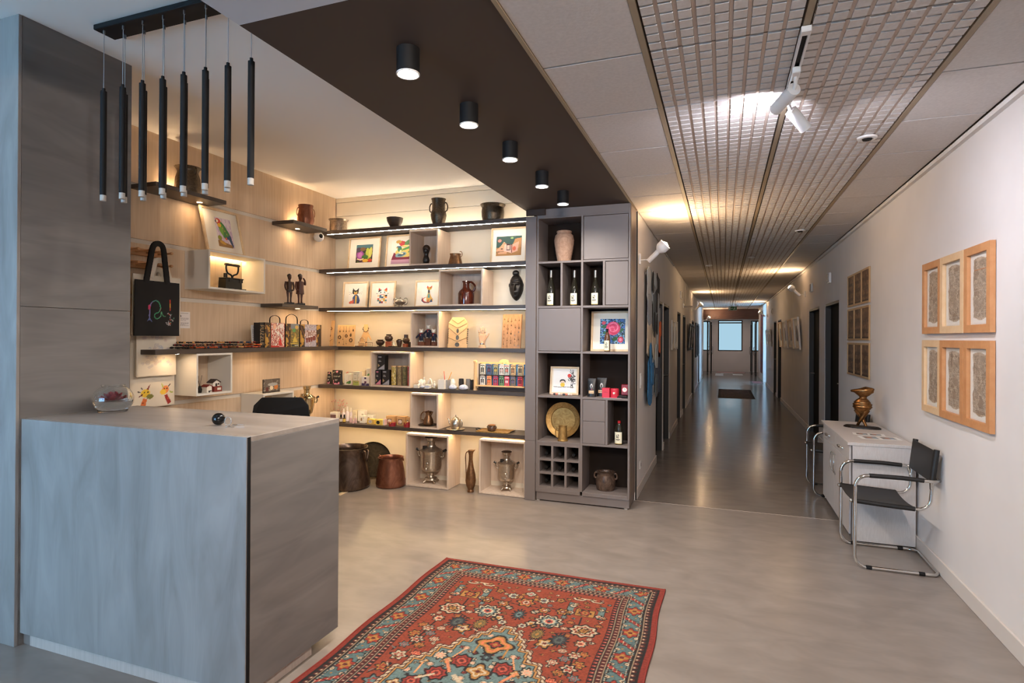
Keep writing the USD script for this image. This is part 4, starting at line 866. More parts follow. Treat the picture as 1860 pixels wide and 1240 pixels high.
# charcoal iron
def V3(u, v, ax, val): return at(u, v, ax, val)
p = V3(424, 524, 'x', -4.30); y0i, y1i = V3(405, 500, 'x', -4.28)[1], V3(444, 500, 'x', -4.28)[1]
t = thing('charcoal_iron', 'old charcoal iron with wooden handle in the lit white box', 'iron', (-4.30, (y0i + y1i) / 2, 2.069), rz=90); L = (y1i - y0i) * .47
ph = float(V3(424, 504, 'x', -4.30)[2] - 2.069) * .72
part(t, 'sole_plate', prism([(-L, 0), (L, 0), (L, .012), (-L, .012)], .10, -.05), BLKM)
part(t, 'coal_box', T(trimesh.convex.convex_hull(np.array([(-L, -.045, 0), (-L, .045, 0), (L * .6, -.045, 0), (L * .6, .045, 0), (L, 0, 0), (-L * .97, -.042, ph), (-L * .97, .042, ph), (L * .6, -.042, ph), (L * .6, .042, ph), (L * .97, 0, ph)])), 0, 0, .012), BLKM)
part(t, 'lid', bx(-L * .98, L * .8, -.045, .045, ph + .014, ph + .024, .003), BLKM)
for s in (-1, 1): part(t, 'vent_tooth', bx(s * L * .5 - .02, s * L * .5 + .02, -.047, -.043, ph - .015, ph + .02), BLKM)
part(t, 'chimney', cyl(.017, .04, 14, ph + .024).apply_translation((-L * .66, 0, 0)), BLKM, smooth=40)
hz = float(V3(424, 483, 'x', -4.30)[2] - 2.069)
part(t, 'handle_bracket', tube(spl([(0, 0, ph + .02), (-.01, 0, ph + .05), (-.055, 0, ph + .07), (-.07, 0, hz - .035), (-.07, 0, hz)]), .008), BLKM, smooth=60)
part(t, 'handle_bracket', tube(spl([(0, 0, ph + .02), (.01, 0, ph + .05), (.055, 0, ph + .07), (.07, 0, hz - .035), (.07, 0, hz)]), .008), BLKM, smooth=60)
part(t, 'grip', lathe([(0, -.085), (.010, -.085), (.013, -.06), (.011, 0), (.013, .06), (.010, .085), (0, .085)], 14).apply_transform(trimesh.transformations.rotation_matrix(math.pi / 2, (0, 1, 0))).apply_translation((0, 0, hz + .006)), DWOOD, smooth=50)
# pots on the two oak-wall shelves
q = V3(337, 348, 'x', -4.36); hh = float(V3(337, 305, 'x', -4.36)[2]) - 2.852; rr = 23 * mpp(-4.36, q[1])
vessel('cooking_pot', 'hammered grey pot with flared rim behind the pendant lamp', 'pot', (-4.335, q[1], 2.852), rr * .98, hh, [(.74, 0), (.9, .05), (.98, .2), (.9, .6), (.76, .82), (.84, .93), (.98, 1)], DKBR, [handle((rr * .76, rr * .8), hh, hh * .72, hh * .95, rr * .16, .005, s) for s in (1,)])
q = V3(554, 405, 'x', -4.33); hh = float(V3(554, 373, 'x', -4.33)[2]) - 2.851; rr = 15 * mpp(-4.33, q[1])
vessel('cooking_pot', 'dented brown copper pot on the short shelf beside the back corner', 'pot', (-4.32, q[1], 2.851), rr, hh, [(.6, 0), (.85, .06), (1, .28), (.94, .55), (.82, .8), (.88, 1)], COPP, [handle((rr * .95, rr * .86), hh, hh * .45, hh * .85, rr * .14, .004, s) for s in (-1, 1)], rz=60)
# third shelf
x, r, h = place(717, 737, 543, 5.70, TOPS[2]); hs = h
vessel('sugar_bowl', 'silver footed sugar bowl with two loop handles on the third shelf', 'bowl', (x, 5.70, TOPS[2]), r, h, [(.6, 0), (.62, .06), (.3, .14), (.3, .2), (.75, .4), (1, .62), (.92, .8), (.8, .9)], SILV, [handle((r * .85, r * .85), h, h * .3, h * 1.12, r * .62, .0045, s) for s in (-1, 1)], lid=[(.8, .9), (.6, .98), (.2, 1.05), (.1, 1.1), (.14, 1.18), (0, 1.24)])
x, r, h = place(832, 861, 510.5, 5.74, TOPS[2] + .018); 
vessel('stoneware_jug', 'brown glazed stoneware jug in the oak niche on the third shelf', 'jug', (x, 5.74, TOPS[2] + .0185), r, h, [(.94, 0), (1, .03), (1, .48), (.85, .58), (.5, .68), (.42, .74), (.40, .93), (.5, .95), (.5, 1)], GLAZ, [handle((r * .82, r * .45), h, h * .56, h * .96, r * .36, .0115, 1)], wall=.006)
# bust in the narrow niche
x, r, h = place(767, 781, 444, 5.74, TOPS[1] + .018)
t = thing('carved_bust', 'black carved bust in the narrow oak niche under the top shelf', 'sculpture', (x, 5.74, TOPS[1] + .0185))
part(t, 'base', lathe(np.array([(0, 0), (1.05, 0), (1.05, .06), (.9, .09), (.7, .12), (0, .12)]) * (r, h), 18), BLKW, smooth=40)
part(t, 'neck', lathe(np.array([(.66, .11), (.9, .2), (.8, .32), (.56, .42), (.52, .5), (.6, .56), (0, .58)]) * (r, h), 18), BLKW, smooth=60)
hd = ball(1, 0, 0, h * .70, (r * .78, r * .85, h * .20), 3)
v = np.array(hd.vertices); f_ = (v[:, 1] < -r * .3); v[f_, 1] *= 1.12; hd.vertices = v
part(t, 'head', cat(hd, ball(r * .14, 0, -r * .98, h * .70, (.8, 1.2, 1.6), 1), ball(r * .22, 0, -r * .86, h * .58, (1.4, .8, .6), 1)), BLKW, smooth=60)
part(t, 'hair', ball(1, 0, r * .14, h * .80, (r * 1.0, r * .95, h * .19), 2), DWOOD, smooth=60)
# wall mask
x, r, h = place(923, 950, 492, 5.88, Z(936, 547, 5.88))
zc = (Z(936, 547, 5.88) + Z(936, 492, 5.88)) / 2
t = thing('wall_mask', 'dark carved oval face mask on the cream wall beside the bookcase', 'mask', (x, YB - .001, zc))
n_ = 40; a_ = np.linspace(-1, 1, n_); U, W = np.meshgrid(a_, a_, indexing='ij'); rad = np.hypot(U, W)
ux = U * np.sqrt(1 - W ** 2 / 2); wz = W * np.sqrt(1 - U ** 2 / 2); R2 = np.clip(ux ** 2 + wz ** 2, 0, 1)
D = .062 * np.sqrt(1 - R2 * .999)
gs = lambda cx, cz, sx, sz: np.exp(-((ux - cx) / sx) ** 2 - ((wz - cz) / sz) ** 2)
D += .018 * gs(0, 0, .11, .26) + .007 * gs(-.1, -.1, .1, .08) + .007 * gs(.1, -.1, .1, .08) + .013 * gs(0, -.38, .26, .05) + .012 * gs(0, -.5, .2, .045) + .012 * (gs(-.36, .26, .26, .06) + gs(.36, .26, .26, .06)) - .012 * (gs(-.36, .12, .2, .08) + gs(.36, .12, .2, .08)) + .009 * (gs(-.36, .1, .13, .03) + gs(.36, .1, .13, .03)) + .008 * gs(0, -.7, .25, .1)
hair = (wz > .48 + .08 * ux ** 2); D = D + hair * .008
half_w = r * np.where(wz < 0, 1 - .28 * wz ** 2, 1)
Vv = np.stack([ux * half_w, -D, wz * h * .44 - h * .04], -1).reshape(-1, 3); Fq = []
for i in range(n_ - 1):
    for j in range(n_ - 1): a = i * n_ + j; Fq += [(a, a + n_, a + n_ + 1), (a, a + n_ + 1, a + 1)]
part(t, 'face', trimesh.Trimesh(Vv, Fq, process=False), BLKW, smooth=True)
part(t, 'top_knot', ball(r * .48, 0, -.025, h * .43, (1, .7, .85), 2), BLKW, smooth=True)
for s in (-1, 1): part(t, 'ear', ball(r * .16, s * r * .97, -.012, .01, (.6, .8, 1.8), 1), BLKW, smooth=True)
# two carved standing figures
def figure(label, u, y_off, dressed):
    p = V3(u, 550, 'x', -4.32); hh = float(V3(u, 497, 'x', -4.32)[2]) - 1.974; w = 9.5 * mpp(-4.32, p[1])
    t = thing('carved_figure', label, 'figurine', (-4.32, p[1], 1.9745), rz=62, group='carved wooden figures')
    part(t, 'base', cb(w * 1.5, w * 1.5, hh * .075, .004), BLKW)
    k = hh
    def limb(pts, rs): return tube(spl(np.array(pts) * k, 4), np.interp(np.linspace(0, 1, (len(pts) - 1) * 4 + 1), np.linspace(0, 1, len(rs)), np.array(rs) * k), 10)
    legs = [limb([(s * .045, 0, .07), (s * .045, -.005, .22), (s * .055, 0, .42)], [.028, .026, .045]) for s in (-1, 1)]
    feet = [ball(.03 * k, s * .048 * k, -.02 * k, .088 * k, (1, 1.6, .6), 1) for s in (-1, 1)]
    torso = limb([(0, 0, .40), (0, 0, .5), (0, 0, .62), (0, 0, .74)], [.088, .075, .085, .10] if not dressed else [.115, .10, .09, .10])
    arms = [limb([(s * .11, 0, .74), (s * .14, -.01, .60), (s * .115, -.04, .48), (s * .06, -.085, .47)], [.034, .03, .027, .024]) for s in (-1, 1)]
    if dressed: arms[1] = limb([(.11, 0, .74), (.155, -.01, .66), (.13, -.05, .78), (.07, -.06, .86)], [.034, .03, .027, .024])
    neck = limb([(0, 0, .72), (0, -.005, .82)], [.04, .036])
    body = cat(torso, *legs, *feet, *arms, neck)
    part(t, 'body', body, DWOODR if dressed else DWOODB, smooth=60)
    hd = cat(ball(.066 * k, 0, -.01 * k, .885 * k, (.9, 1, 1.35), 2), ball(.014 * k, 0, -.075 * k, .88 * k, (.8, 1, 1.6), 1))
    part(t, 'head', hd, DWOODB, smooth=60)
    part(t, 'headdress', cat(ball(.07 * k, 0, .015 * k, .935 * k, (1, 1, .9), 2), *( [ball(.03 * k, 0, .0, 1.0 * k - .02 * k, (1, 1, .8), 1)])), BLKW, smooth=60)
    if dressed: part(t, 'tunic', lathe(np.array([(.118, .36), (.122, .38), (.105, .55), (.105, .74), (.06, .76), (.1, .55), (.112, .38), (.118, .36)]) * k, 18), DWOODR, smooth=50)
    else: part(t, 'belly_band', lathe(np.array([(.095, .43), (.10, .45), (.094, .48), (.088, .45), (.095, .43)]) * k, 16), BLKW, smooth=50)
DWOODB = mat('brown_carved_wood', (62, 36, 26), .4); DWOODR = mat('red_carved_wood', (82, 44, 32), .4)
figure('bare carved wooden figure with folded arms, left of the pair', 525.5, 0, False)
figure('carved wooden figure in a tunic raising one arm, right of the pair', 545, 0, True)
# security camera
p = V3(580, 430, 'x', -4.40)
t = thing('security_camera', 'white dome security camera with black lens under the high oak-wall shelf', 'camera', (-4.41, p[1], p[2]), rz=45)
part(t, 'mount', tube([(-.03, .05, .05), (0, 0, 0)], .022), WPLAST, smooth=50); part(t, 'dome', ball(.058, 0, 0, 0, sub=3), WPLAST, smooth=True); part(t, 'lens', ball(.026, .018, -.040, .004, sub=2), BLACK, smooth=True)
# fourth-shelf pots
x, r, h = place(682, 699, 616.5, 5.66, TOPS[3]); vessel('clay_pot', 'small dark footed pot with two lugs on the fourth shelf', 'pot', (x, 5.66, TOPS[3]), r * .93, h, [(.3, 0), (.32, .18), (.7, .3), (1, .58), (.9, .76), (.64, .86), (.72, 1)], DARKV, [handle((r * .85, r * .8), h, h * .6, h * .8, r * .16, .004, s) for s in (-1, 1)], wall=.003, extra=[('foot', ball(.006, r * .55 * math.cos(a), r * .55 * math.sin(a), .006, sub=1), DARKV) for a in (.5, 1.6, 2.6, 3.7, 4.7, 5.8)])
def block(label, u0, u1, v0, y, m=TERB):
    x, r, h = place(u0, u1, v0, y, TOPS[3]); t = single('display_block', cb(2 * r, .045, h, .002), m, label, 'block', loc=(x, y, TOPS[3] + .0005)); return x, TOPS[3] + h + .001
xb0, zb0 = block('terracotta display block under the round dark pot', 701, 711, 620, 5.69)
r = 7.7 * mpp(xb0, 5.69); h = Z(707, 607, 5.69) - zb0; vessel('clay_pot', 'round dark pot with short neck on a terracotta block', 'pot', (xb0, 5.69, zb0), r, h, [(.45, 0), (.75, .12), (1, .42), (.9, .66), (.6, .8), (.56, .88), (.68, 1)], DARKV, wall=.003)
x, r, h = place(719.5, 730.7, 615.5, 5.64, TOPS[3]); vessel('clay_vase', 'small dark tapering vase standing directly on the fourth shelf', 'vase', (x, 5.64, TOPS[3]), r, h, [(.5, 0), (.56, .05), (.85, .45), (1, .75), (.85, .88), (.55, .93), (.66, 1)], DARKV, wall=.003)
xb1, zb1 = block('terracotta display block under the tall-necked dark pot', 732.5, 740, 624, 5.67)
block('small dark wooden block beside the bear niche', 741, 746, 621, 5.72, DWOOD)
r = 6.8 * mpp(xb1, 5.67); h = Z(738, 607.5, 5.67) - zb1; vessel('clay_pot', 'round dark pot with tall straight neck beside the bear niche', 'pot', (xb1 + .008, 5.67, zb1), r, h, [(.3, 0), (.7, .12), (1, .34), (.86, .52), (.58, .62), (.54, .95), (.62, 1)], DARKV, wall=.003)
# lowest shelf: brass jug, teapot, sugar pot
def tray(label, x, y, z, w, d, m, square=False):
    if square:
        ms = cat(cb(w, d, .004, .001), *[bx(-w / 2, w / 2, s * d / 2 - .004, s * d / 2 + .004, 0, .012, .002) for s in (-1, 1)], *[bx(s * w / 2 - .004, s * w / 2 + .004, -d / 2, d / 2, 0, .012, .002) for s in (-1, 1)])
        t = thing('serving_tray', label, 'tray', (x, y, z)); part(t, 'tray_body', ms, m)
        for s in (-1, 1): part(t, 'handle', tube(spl([(s * w / 2, -.04, .008), (s * (w / 2 + .03), -.03, .02), (s * (w / 2 + .03), .03, .02), (s * w / 2, .04, .008)]), .005), BLKM, smooth=60)
    else:
        t = thing('serving_tray', label, 'tray', (x, y, z)); part(t, 'tray_body', lathe([(0, 0), (w * .42, 0), (w / 2, .010), (w / 2 - .003, .012), (w * .41, .004), (0, .004)], 32), m, smooth=40)
x, r, h = place(769, 787, 746, 5.73, TOPS[5] + .018); tray('round dark metal tray under the brass coffee jug', x - .01, 5.73, TOPS[5] + .0185, .21, .2, DKBR)
z_ = TOPS[5] + .0235
vessel('coffee_jug', 'bulbous brass coffee jug with loop handle in the lower oak niche', 'jug', (x, 5.73, z_), r * 1.04, Z(777, 746, 5.73) - z_, [(.8, 0), (.95, .04), (1, .2), (.85, .42), (.55, .64), (.52, .78), (.64, .92), (.72, .95)], BRNZ, [handle((r * .95, r * .6), h, h * .28, h * .9, r * .75, .006, -1)], lid=[(.70, .95), (.6, .985), (.2, 1.0), (.16, 1.03), (0, 1.05)], extra=[('spout', tube([(r * .5, 0, h * .70), (r * .75, 0, h * .84), (r * 1.0, 0, h * .93)], [r * .22, r * .18, r * .10], 10), BRNZ)])
x, r, h = place(817, 838, 759, 5.68, TOPS[5]); tray('oval silver tray under the teapot on the lowest shelf', x, 5.68, TOPS[5] + .0005, .21, .2, SILV)
z_ = TOPS[5] + .0055; h -= .005
vessel('teapot', 'silver teapot with finial lid on the lowest shelf', 'teapot', (x, 5.68, z_), r * 1.0, h, [(.7, 0), (.74, .05), (.95, .2), (1, .45), (.85, .8), (.6, .92)], SILV, [handle((r * .9, r * .8), h, h * .2, h * .88, r * .36, .006, 1)], lid=[(.62, .92), (.5, 1.02), (.2, 1.1), (.06, 1.14), (.1, 1.22), (.04, 1.32), (0, 1.36)], extra=[('spout', tube(spl([(-r * .85, 0, h * .4), (-r * 1.2, 0, h * .55), (-r * 1.3, 0, h * .8), (-r * 1.55, 0, h * .95)], 4), np.linspace(.013, .006, 13), 10), SILV)])
x, r, h = place(886.5, 903, 771.5, 5.72, TOPS[5]); tray('square brass tray under the dark lidded pot', x + .03, 5.72, TOPS[5] + .0005, .36, .2, BRASS, True)
z_ = TOPS[5] + .006; vessel('sugar_pot', 'small dark glazed pot with wooden lid on the square brass tray', 'pot', (x - .01, 5.72, z_), r, h, [(.7, 0), (.9, .1), (1, .42), (.85, .68), (.72, .78), (.8, .86)], DARKV, [handle((r * .95, r * .8), h, h * .4, h * .75, r * .14, .004, s) for s in (-1, 1)], extra=[('wooden_lid', lathe(np.array([(0, .84), (.84, .84), (.88, .93), (.5, 1.0), (0, 1.0)]) * (r, h), 20), mat('lid_wood', (150, 104, 66), .5))])

# floor vessels
def FL(u, v): return at(u, v, 'z', 0)
p = FL(634, 873); y = 5.32
xc = X(632, 850, y); k_ = mpp(xc, y); hh = Z(640, 812, y)
vessel('cauldron', 'large dark copper cauldron on the floor beside the counter', 'cauldron', (xc, y, .002), 40 * k_, hh, [(.88, 0), (.96, .02), (1, .08), (.96, .3), (.84, .74), (.80, .88), (.86, .97), (.89, 1)], mat('cauldron_copper', (78, 64, 56), .26, .85, rgb2=(112, 95, 83), noise=(5, (1, 1, .6), 3), bump=.25), [tube(spl([(33 * k_, -.03, hh * .9), (39 * k_, -.03, hh * .92), (40 * k_, 0, hh * .7), (39 * k_, .03, hh * .92), (33 * k_, .03, hh * .9)]), .012, 8)], wall=.006)
y = 5.54; xc = X(713, 850, y) - .022; k_ = mpp(xc, y); hh = Z(713, 830, y)
vessel('copper_pot', 'reddish copper pot with wide base on the floor left of the samovar box', 'pot', (xc, y, .002), 27 * k_, hh, [(.92, 0), (.98, .03), (1, .1), (.88, .6), (.78, .86), (.82, .97), (.86, 1)], COPP, [tube(spl([(s * 21 * k_, 0, hh * .98), (s * 24 * k_, 0, hh * 1.02), (s * 24 * k_, .02, hh * .9)]), .008, 8) for s in (-1, 1)], wall=.005)
def disc(label, u0, u1, v0, y, m, name='round_tray', lean=14):
    x, r, h = place(u0, u1, v0, y, 0.0, 830)
    t = thing(name, label, 'tray', (x, y, .006), rx=-lean)
    q = lathe([(0, 0), (r * .9, 0), (r, -.03), (r, -.034), (r * .885, -.004), (0, -.004)], 48); q = Rt(q, -90, 'x')
    part(t, 'tray_body', T(q, 0, -.0, r), m, smooth=40); return r
xt = X(678, 830, 5.75); rt_ = 33 * mpp(xt, 5.75)
t = thing('round_tray', 'large dark round tray leaning on the back wall behind the copper pot', 'tray', (xt, 5.75, .004), rz=25, rx=-4)
part(t, 'tray_body', T(Rt(lathe([(0, 0), (rt_ * .93, 0), (rt_ * .96, .045), (rt_, .05), (rt_, .044), (rt_ * .965, .04), (rt_ * .94, -.005), (0, -.005)], 48), 90, 'x'), 0, 0, rt_), mat('dark_tray_metal', (70, 60, 48), .4, .8, rgb2=(100, 88, 66), noise=(8, (1, 1, 1), 6)), smooth=40)
disc('dark round metal plate leaning behind the large cauldron', 612, 646, 800, 5.80, DKBR, 'round_tray', 10)
# floor jug
y = 5.62; xc = X(855, 860, y); k_ = mpp(xc, y); hh = Z(860, 818, y)
vessel('ewer', 'slender tall bronze ewer on the floor between the two samovar boxes', 'jug', (xc, y, .001), 9.6 * k_, hh, [(.6, 0), (.62, .03), (.5, .06), (.85, .16), (1, .28), (.9, .42), (.55, .6), (.36, .78), (.38, .9), (.62, 1)], BRNZ, [tube(spl([(-9 * k_, 0, hh * .36), (-9.5 * k_, 0, hh * .6), (-10.5 * k_, 0, hh * .85), (-8 * k_, 0, hh * .95), (-4 * k_, 0, hh * .95)]), .005, 8)], wall=.003, extra=[('spout_lip', trimesh.convex.convex_hull(np.array([(2 * k_, -.014, hh * .96), (2 * k_, .014, hh * .96), (5 * k_, -.01, hh * .99), (9.5 * k_, 0, hh * 1.03), (5 * k_, .01, hh * .99), (2 * k_, 0, hh * 1.0), (6 * k_, 0, hh * .97)])), BRNZ)])
# samovars
def samovar(label, x, y, z, w, h, m, rz=0, style=0):
    t = thing('samovar', label, 'samovar', (x, y, z), rz=rz, group='samovars')
    r = w
    part(t, 'base', lathe(np.array([(0, .055), (.62, .055), (.66, .07), (.56, .10), (.34, .115), (.30, .15), (.36, .18), (.34, .21), (0, .21)]) * (r, h), 24), m, smooth=35)
    for a in (45, 135, 225, 315):
        c, s = math.cos(math.radians(a)), math.sin(math.radians(a))
        part(t, 'foot', tube([(c * r * .52, s * r * .52, h * .065), (c * r * .68, s * r * .68, h * .03), (c * r * .8, s * r * .8, .006)], [.014 * h / .5, .011 * h / .5, .010 * h / .5], 8), m, smooth=50)
    bod = [(.3, .20), (.42, .215), (.75, .25), (.94, .30), (.98, .36), (1.0, .62), (1.04, .66), (1.08, .68), (1.08, .705), (.98, .72)] if style == 0 else [(.3, .20), (.4, .22), (.7, .30), (.86, .42), (.98, .56), (1.04, .62), (1.08, .66), (1.08, .70), (.9, .72)]
    part(t, 'body', lathe(np.array(bod) * (r, h), 10 if style == 1 else 36), m, smooth=35)
    part(t, 'lid', lathe(np.array([(1.04, .705), (.9, .73), (.62, .765), (.46, .79), (.42, .82), (0, .82)]) * (r, h), 32), m, smooth=35)
    part(t, 'chimney', lathe(np.array([(.36, .82), (.36, .90), (.42, .915), (.44, .93), (.5, .985), (.50, 1), (.36, 1.0), (.32, .93), (.3, .82)]) * (r, h), 24), m, smooth=35)
    if style == 0: part(t, 'cap', lathe(np.array([(0, .985), (.6, .985), (.62, .995), (.5, 1.01), (0, 1.015)]) * (r, h), 24), DWOOD, smooth=35)
    for s in (-1, 1):
        hd = part(t, 'handle', tube(spl([(s * r * .98, 0, h * .56), (s * r * 1.2, 0, h * .58), (s * r * 1.3, 0, h * .64), (s * r * 1.22, 0, h * .70), (s * r * 1.36, 0, h * .72)]), .008 * h / .4, 8), m, smooth=60)
        part(hd, 'grip', tube([(s * r * 1.22, 0, h * .69), (s * r * 1.5, 0, h * .725)], .011 * h / .4, 8), BLKW, smooth=60)
    sp = part(t, 'spigot', tube(spl([(0, -r * .92, h * .37), (0, -r * 1.2, h * .37), (0, -r * 1.32, h * .355), (0, -r * 1.36, h * .31)]), .009 * h / .4, 8), m, smooth=60)
    part(sp, 'tap_key', cat(tube([(0, -r * 1.17, h * .37), (0, -r * 1.17, h * .45)], .006 * h / .4, 8), ball(.014 * h / .4, 0, -r * 1.17, h * .46, (1.3, .6, 1), 1)), m, smooth=60)
    part(t, 'vent_cap', cyl(.02 * h / .4, .03 * h / .4, 10, h * .735).apply_translation((-r * .5, -r * .4, 0)), BLKW if style == 0 else m, smooth=40)
    return t
y = 5.75; xc = X(783, 850, y); k_ = mpp(xc, y); zb = .0275
samovar('larger nickel samovar in the left floor box', xc, y, zb, 19 * k_, Z(783, 793, y) - zb, SILV, 8)
xc = X(920, 860, y); k_ = mpp(xc, y)
samovar('smaller nickel samovar in the floor box beside the grey bookcase', xc, y, zb, 15.5 * k_, Z(920, 819.6, y) - zb, SILV, 14)
p = V3(557, 752, 'x', -4.28); hh = float(V3(556, 701, 'x', -4.28)[2]) - .80; k_ = mpp(-4.28, p[1])
samovar('shiny faceted brass-tone samovar behind the counter near the back corner', -4.28, p[1], .80 - .12, 14.0 * k_, hh + .12, mat('bright_brass_nickel', (208, 188, 150), .14, .95), 40, 1)
wbox('low white wall box carrying the shiny samovar behind the counter', p[1] - .25, p[1] + .25, .36, .679)
# small mat on the floor beside the counter
pm = FL(628, 893)
t = thing('floor_mat', 'corner of a small patterned mat lying on the floor behind the counter', 'mat', (pm[0] - .28, pm[1] - .02, 0), rz=4)
c = Canvas(.62, .30, .012, (206, 184, 150)); c.blobs([(206, 184, 150), (120, 90, 70), (196, 150, 120), (90, 110, 90)], 9, 3, (c.X > .08) & (c.X < .92) & (c.Z > .12) & (c.Z < .88)); c.xyz = lambda V: np.stack([V[:, 0] - .31, V[:, 2] - .15, np.full(len(V), .0062)], -1)
part(t, 'pattern', c, None); part(t, 'backing', cb(.62, .30, .006, .001), mat('mat_backing', (200, 180, 150), .9))

# bookcase contents
yk = 5.74
x, r, h = place(1006.5, 1043, 420, yk, 2.4075); vessel('terracotta_vase', 'pale terracotta urn in the top compartment of the bookcase', 'vase', (x, yk, 2.4075), r, h, [(.62, 0), (.66, .02), (.86, .35), (.98, .6), (1, .72), (.9, .86), (.7, .92), (.76, .97), (.74, 1)], CLAY, wall=.008)
p_ = place(1079, 1121, 856, 5.76, .128); vessel('clay_pot', 'dark burnished two-handled pot at the bottom right of the bookcase', 'pot', (p_[0], 5.76, .1285), p_[1] * .86, p_[2], [(.84, 0), (.9, .04), (1, .35), (.98, .6), (.84, .82), (.86, .92), (.96, 1)], mat('burnished_pot', (62, 46, 38), .3, .3, rgb2=(120, 98, 84), noise=(7, (1, 1, 1), 6)), [handle((p_[1] * .84, p_[1] * .78), p_[2], p_[2] * .6, p_[2] * .92, p_[1] * .14, .010, s) for s in (-1, 1)], wall=.008)
# wine bottles standing
BOT = mat('dark_bottle_glass', (30, 28, 20), .08, coat_weight=.5)
FOIL = mat('bottle_foil', (150, 146, 140), .3, .8)
WLAB = mat('wine_label', (230, 222, 196), .6)
def bottle(name, label, x, y, z, r, h, foil=FOIL, glass=BOT, lab=True, group=None, shoulder=.42):
    t = thing(name, label, 'bottle', (x, y, z), group=group)
    part(t, 'bottle_glass', lathe(np.array([(0, .0), (.9, 0), (1, .02), (1, shoulder), (.86, shoulder + .12), (.42, shoulder + .30), (.33, .8), (.33, .985), (0, .985)]) * (r, h), 28), glass, smooth=35)
    part(t, 'capsule', lathe(np.array([(.36, .80), (.36, 1.0), (0, 1.0)]) * (r, h), 20), foil, smooth=35)
    if lab:
        a0, a1 = math.radians(205), math.radians(318)
        c = Canvas(.1, .1, .004, (232, 226, 200)); c.nx = c.nx
        c.line([(.38, .78), (.38, .5), (.46, .62), (.52, .5), (.52, .8), (.62, .72), (.58, .5)], .05, (50, 46, 40)); c.rect(.28, .36, .72, .42, (70, 64, 56)); c.rect(.36, .27, .64, .30, (120, 110, 90)); c.rect(.0, .0, 1, .05, (190, 160, 90))
        zl0, zl1 = h * .035, h * (shoulder - .06)
        c.xyz = lambda V: np.stack([(r + .0008) * np.cos(a0 + (a1 - a0) * V[:, 0] / .1), (r + .0008) * np.sin(a0 + (a1 - a0) * V[:, 0] / .1), zl0 + (zl1 - zl0) * V[:, 2] / .1], -1)
        part(t, 'paper_label', c, None)
    return t
for u, lb in ((1001, 'dark wine bottle in the left slot of the bookcase'), (1043.5, 'dark wine bottle in the middle slot of the bookcase'), (1081.5, 'dark wine bottle in the right slot beside the small door')):
    x = X(u, 530, 5.68); bottle('wine_bottle', lb, x, 5.68, 1.9595, 7.6 * mpp(x, 5.68), Z(u, 491, 5.68) - 1.9595, group='wine bottles in the bookcase slots')
x = X(1124.5, 790, 5.66); bottle('wine_bottle', 'dark bottle with red capsule in the lower right slot of the bookcase', x, 5.66, .6065, 7.8 * mpp(x, 5.66), Z(1124.5, 764, 5.66) - .6065, mat('red_capsule', (170, 30, 36), .35), lab=True, shoulder=.6)
x = X(1103, 620, 5.66); t = bottle('liqueur_bottle', 'small liqueur bottle with black cap in front of the rose print', x, 5.66, 1.5075, 5.6 * mpp(x, 5.66), Z(1103, 597, 5.66) - 1.5075, BLACK, mat('amber_glass', (90, 60, 46), .1), True, shoulder=.55)
for i, (cx, cz) in enumerate([(a, b) for b in (.490, .350, .2165) for a in (-1.672, -1.532, -1.392)][:7]):
    rowc = ('top left', 'top middle', 'top right', 'middle left', 'centre', 'middle right', 'bottom left')[i]
    t = thing('wine_bottle', 'dark wine bottle lying neck outward in the %s cell of the wine rack' % rowc, 'bottle', (cx, 5.61, cz - .015), group='bottles lying in the wine rack')
    q = lathe([(0, 0), (.014, 0), (.0145, .09), (.022, .12), (.036, .16), (.037, .26), (0, .26)], 22); q = Rt(q, -90, 'x')
    part(t, 'bottle_glass', q, BOT, smooth=35); part(t, 'capsule', Rt(lathe([(0, -.001), (.0155, -.001), (.0155, .05)], 18), -90, 'x'), BLACK, smooth=35)
# brass tray and tankard
x, r, h = place(990, 1054, 727, 5.80, .6065)
t = thing('round_tray', 'large round brass tray leaning inside the bookcase', 'tray', (x, 5.80, .609), rx=-8)
part(t, 'tray_body', T(Rt(lathe([(0, 0), (r * .70, 0), (r * .74, -.006), (r * .97, -.018), (r, -.024), (r, -.028), (r * .965, -.022), (r * .72, -.010), (r * .69, -.004), (0, -.004)], 56), -90, 'x'), 0, 0, r), BRASS, smooth=30)
x, r, h = place(1013, 1031, 773, 5.64, .6065)
vessel('tankard', 'brass tankard with loop handle in front of the round brass tray', 'tankard', (x, 5.64, .6065), r * 1.05, h, [(1, 0), (1, .06), (.9, .1), (.84, .6), (.8, .95), (.84, 1)], BRASS, [handle((r * .9, r * .84), h, h * .18, h * .86, r * .6, .006, -1)], wall=.003)

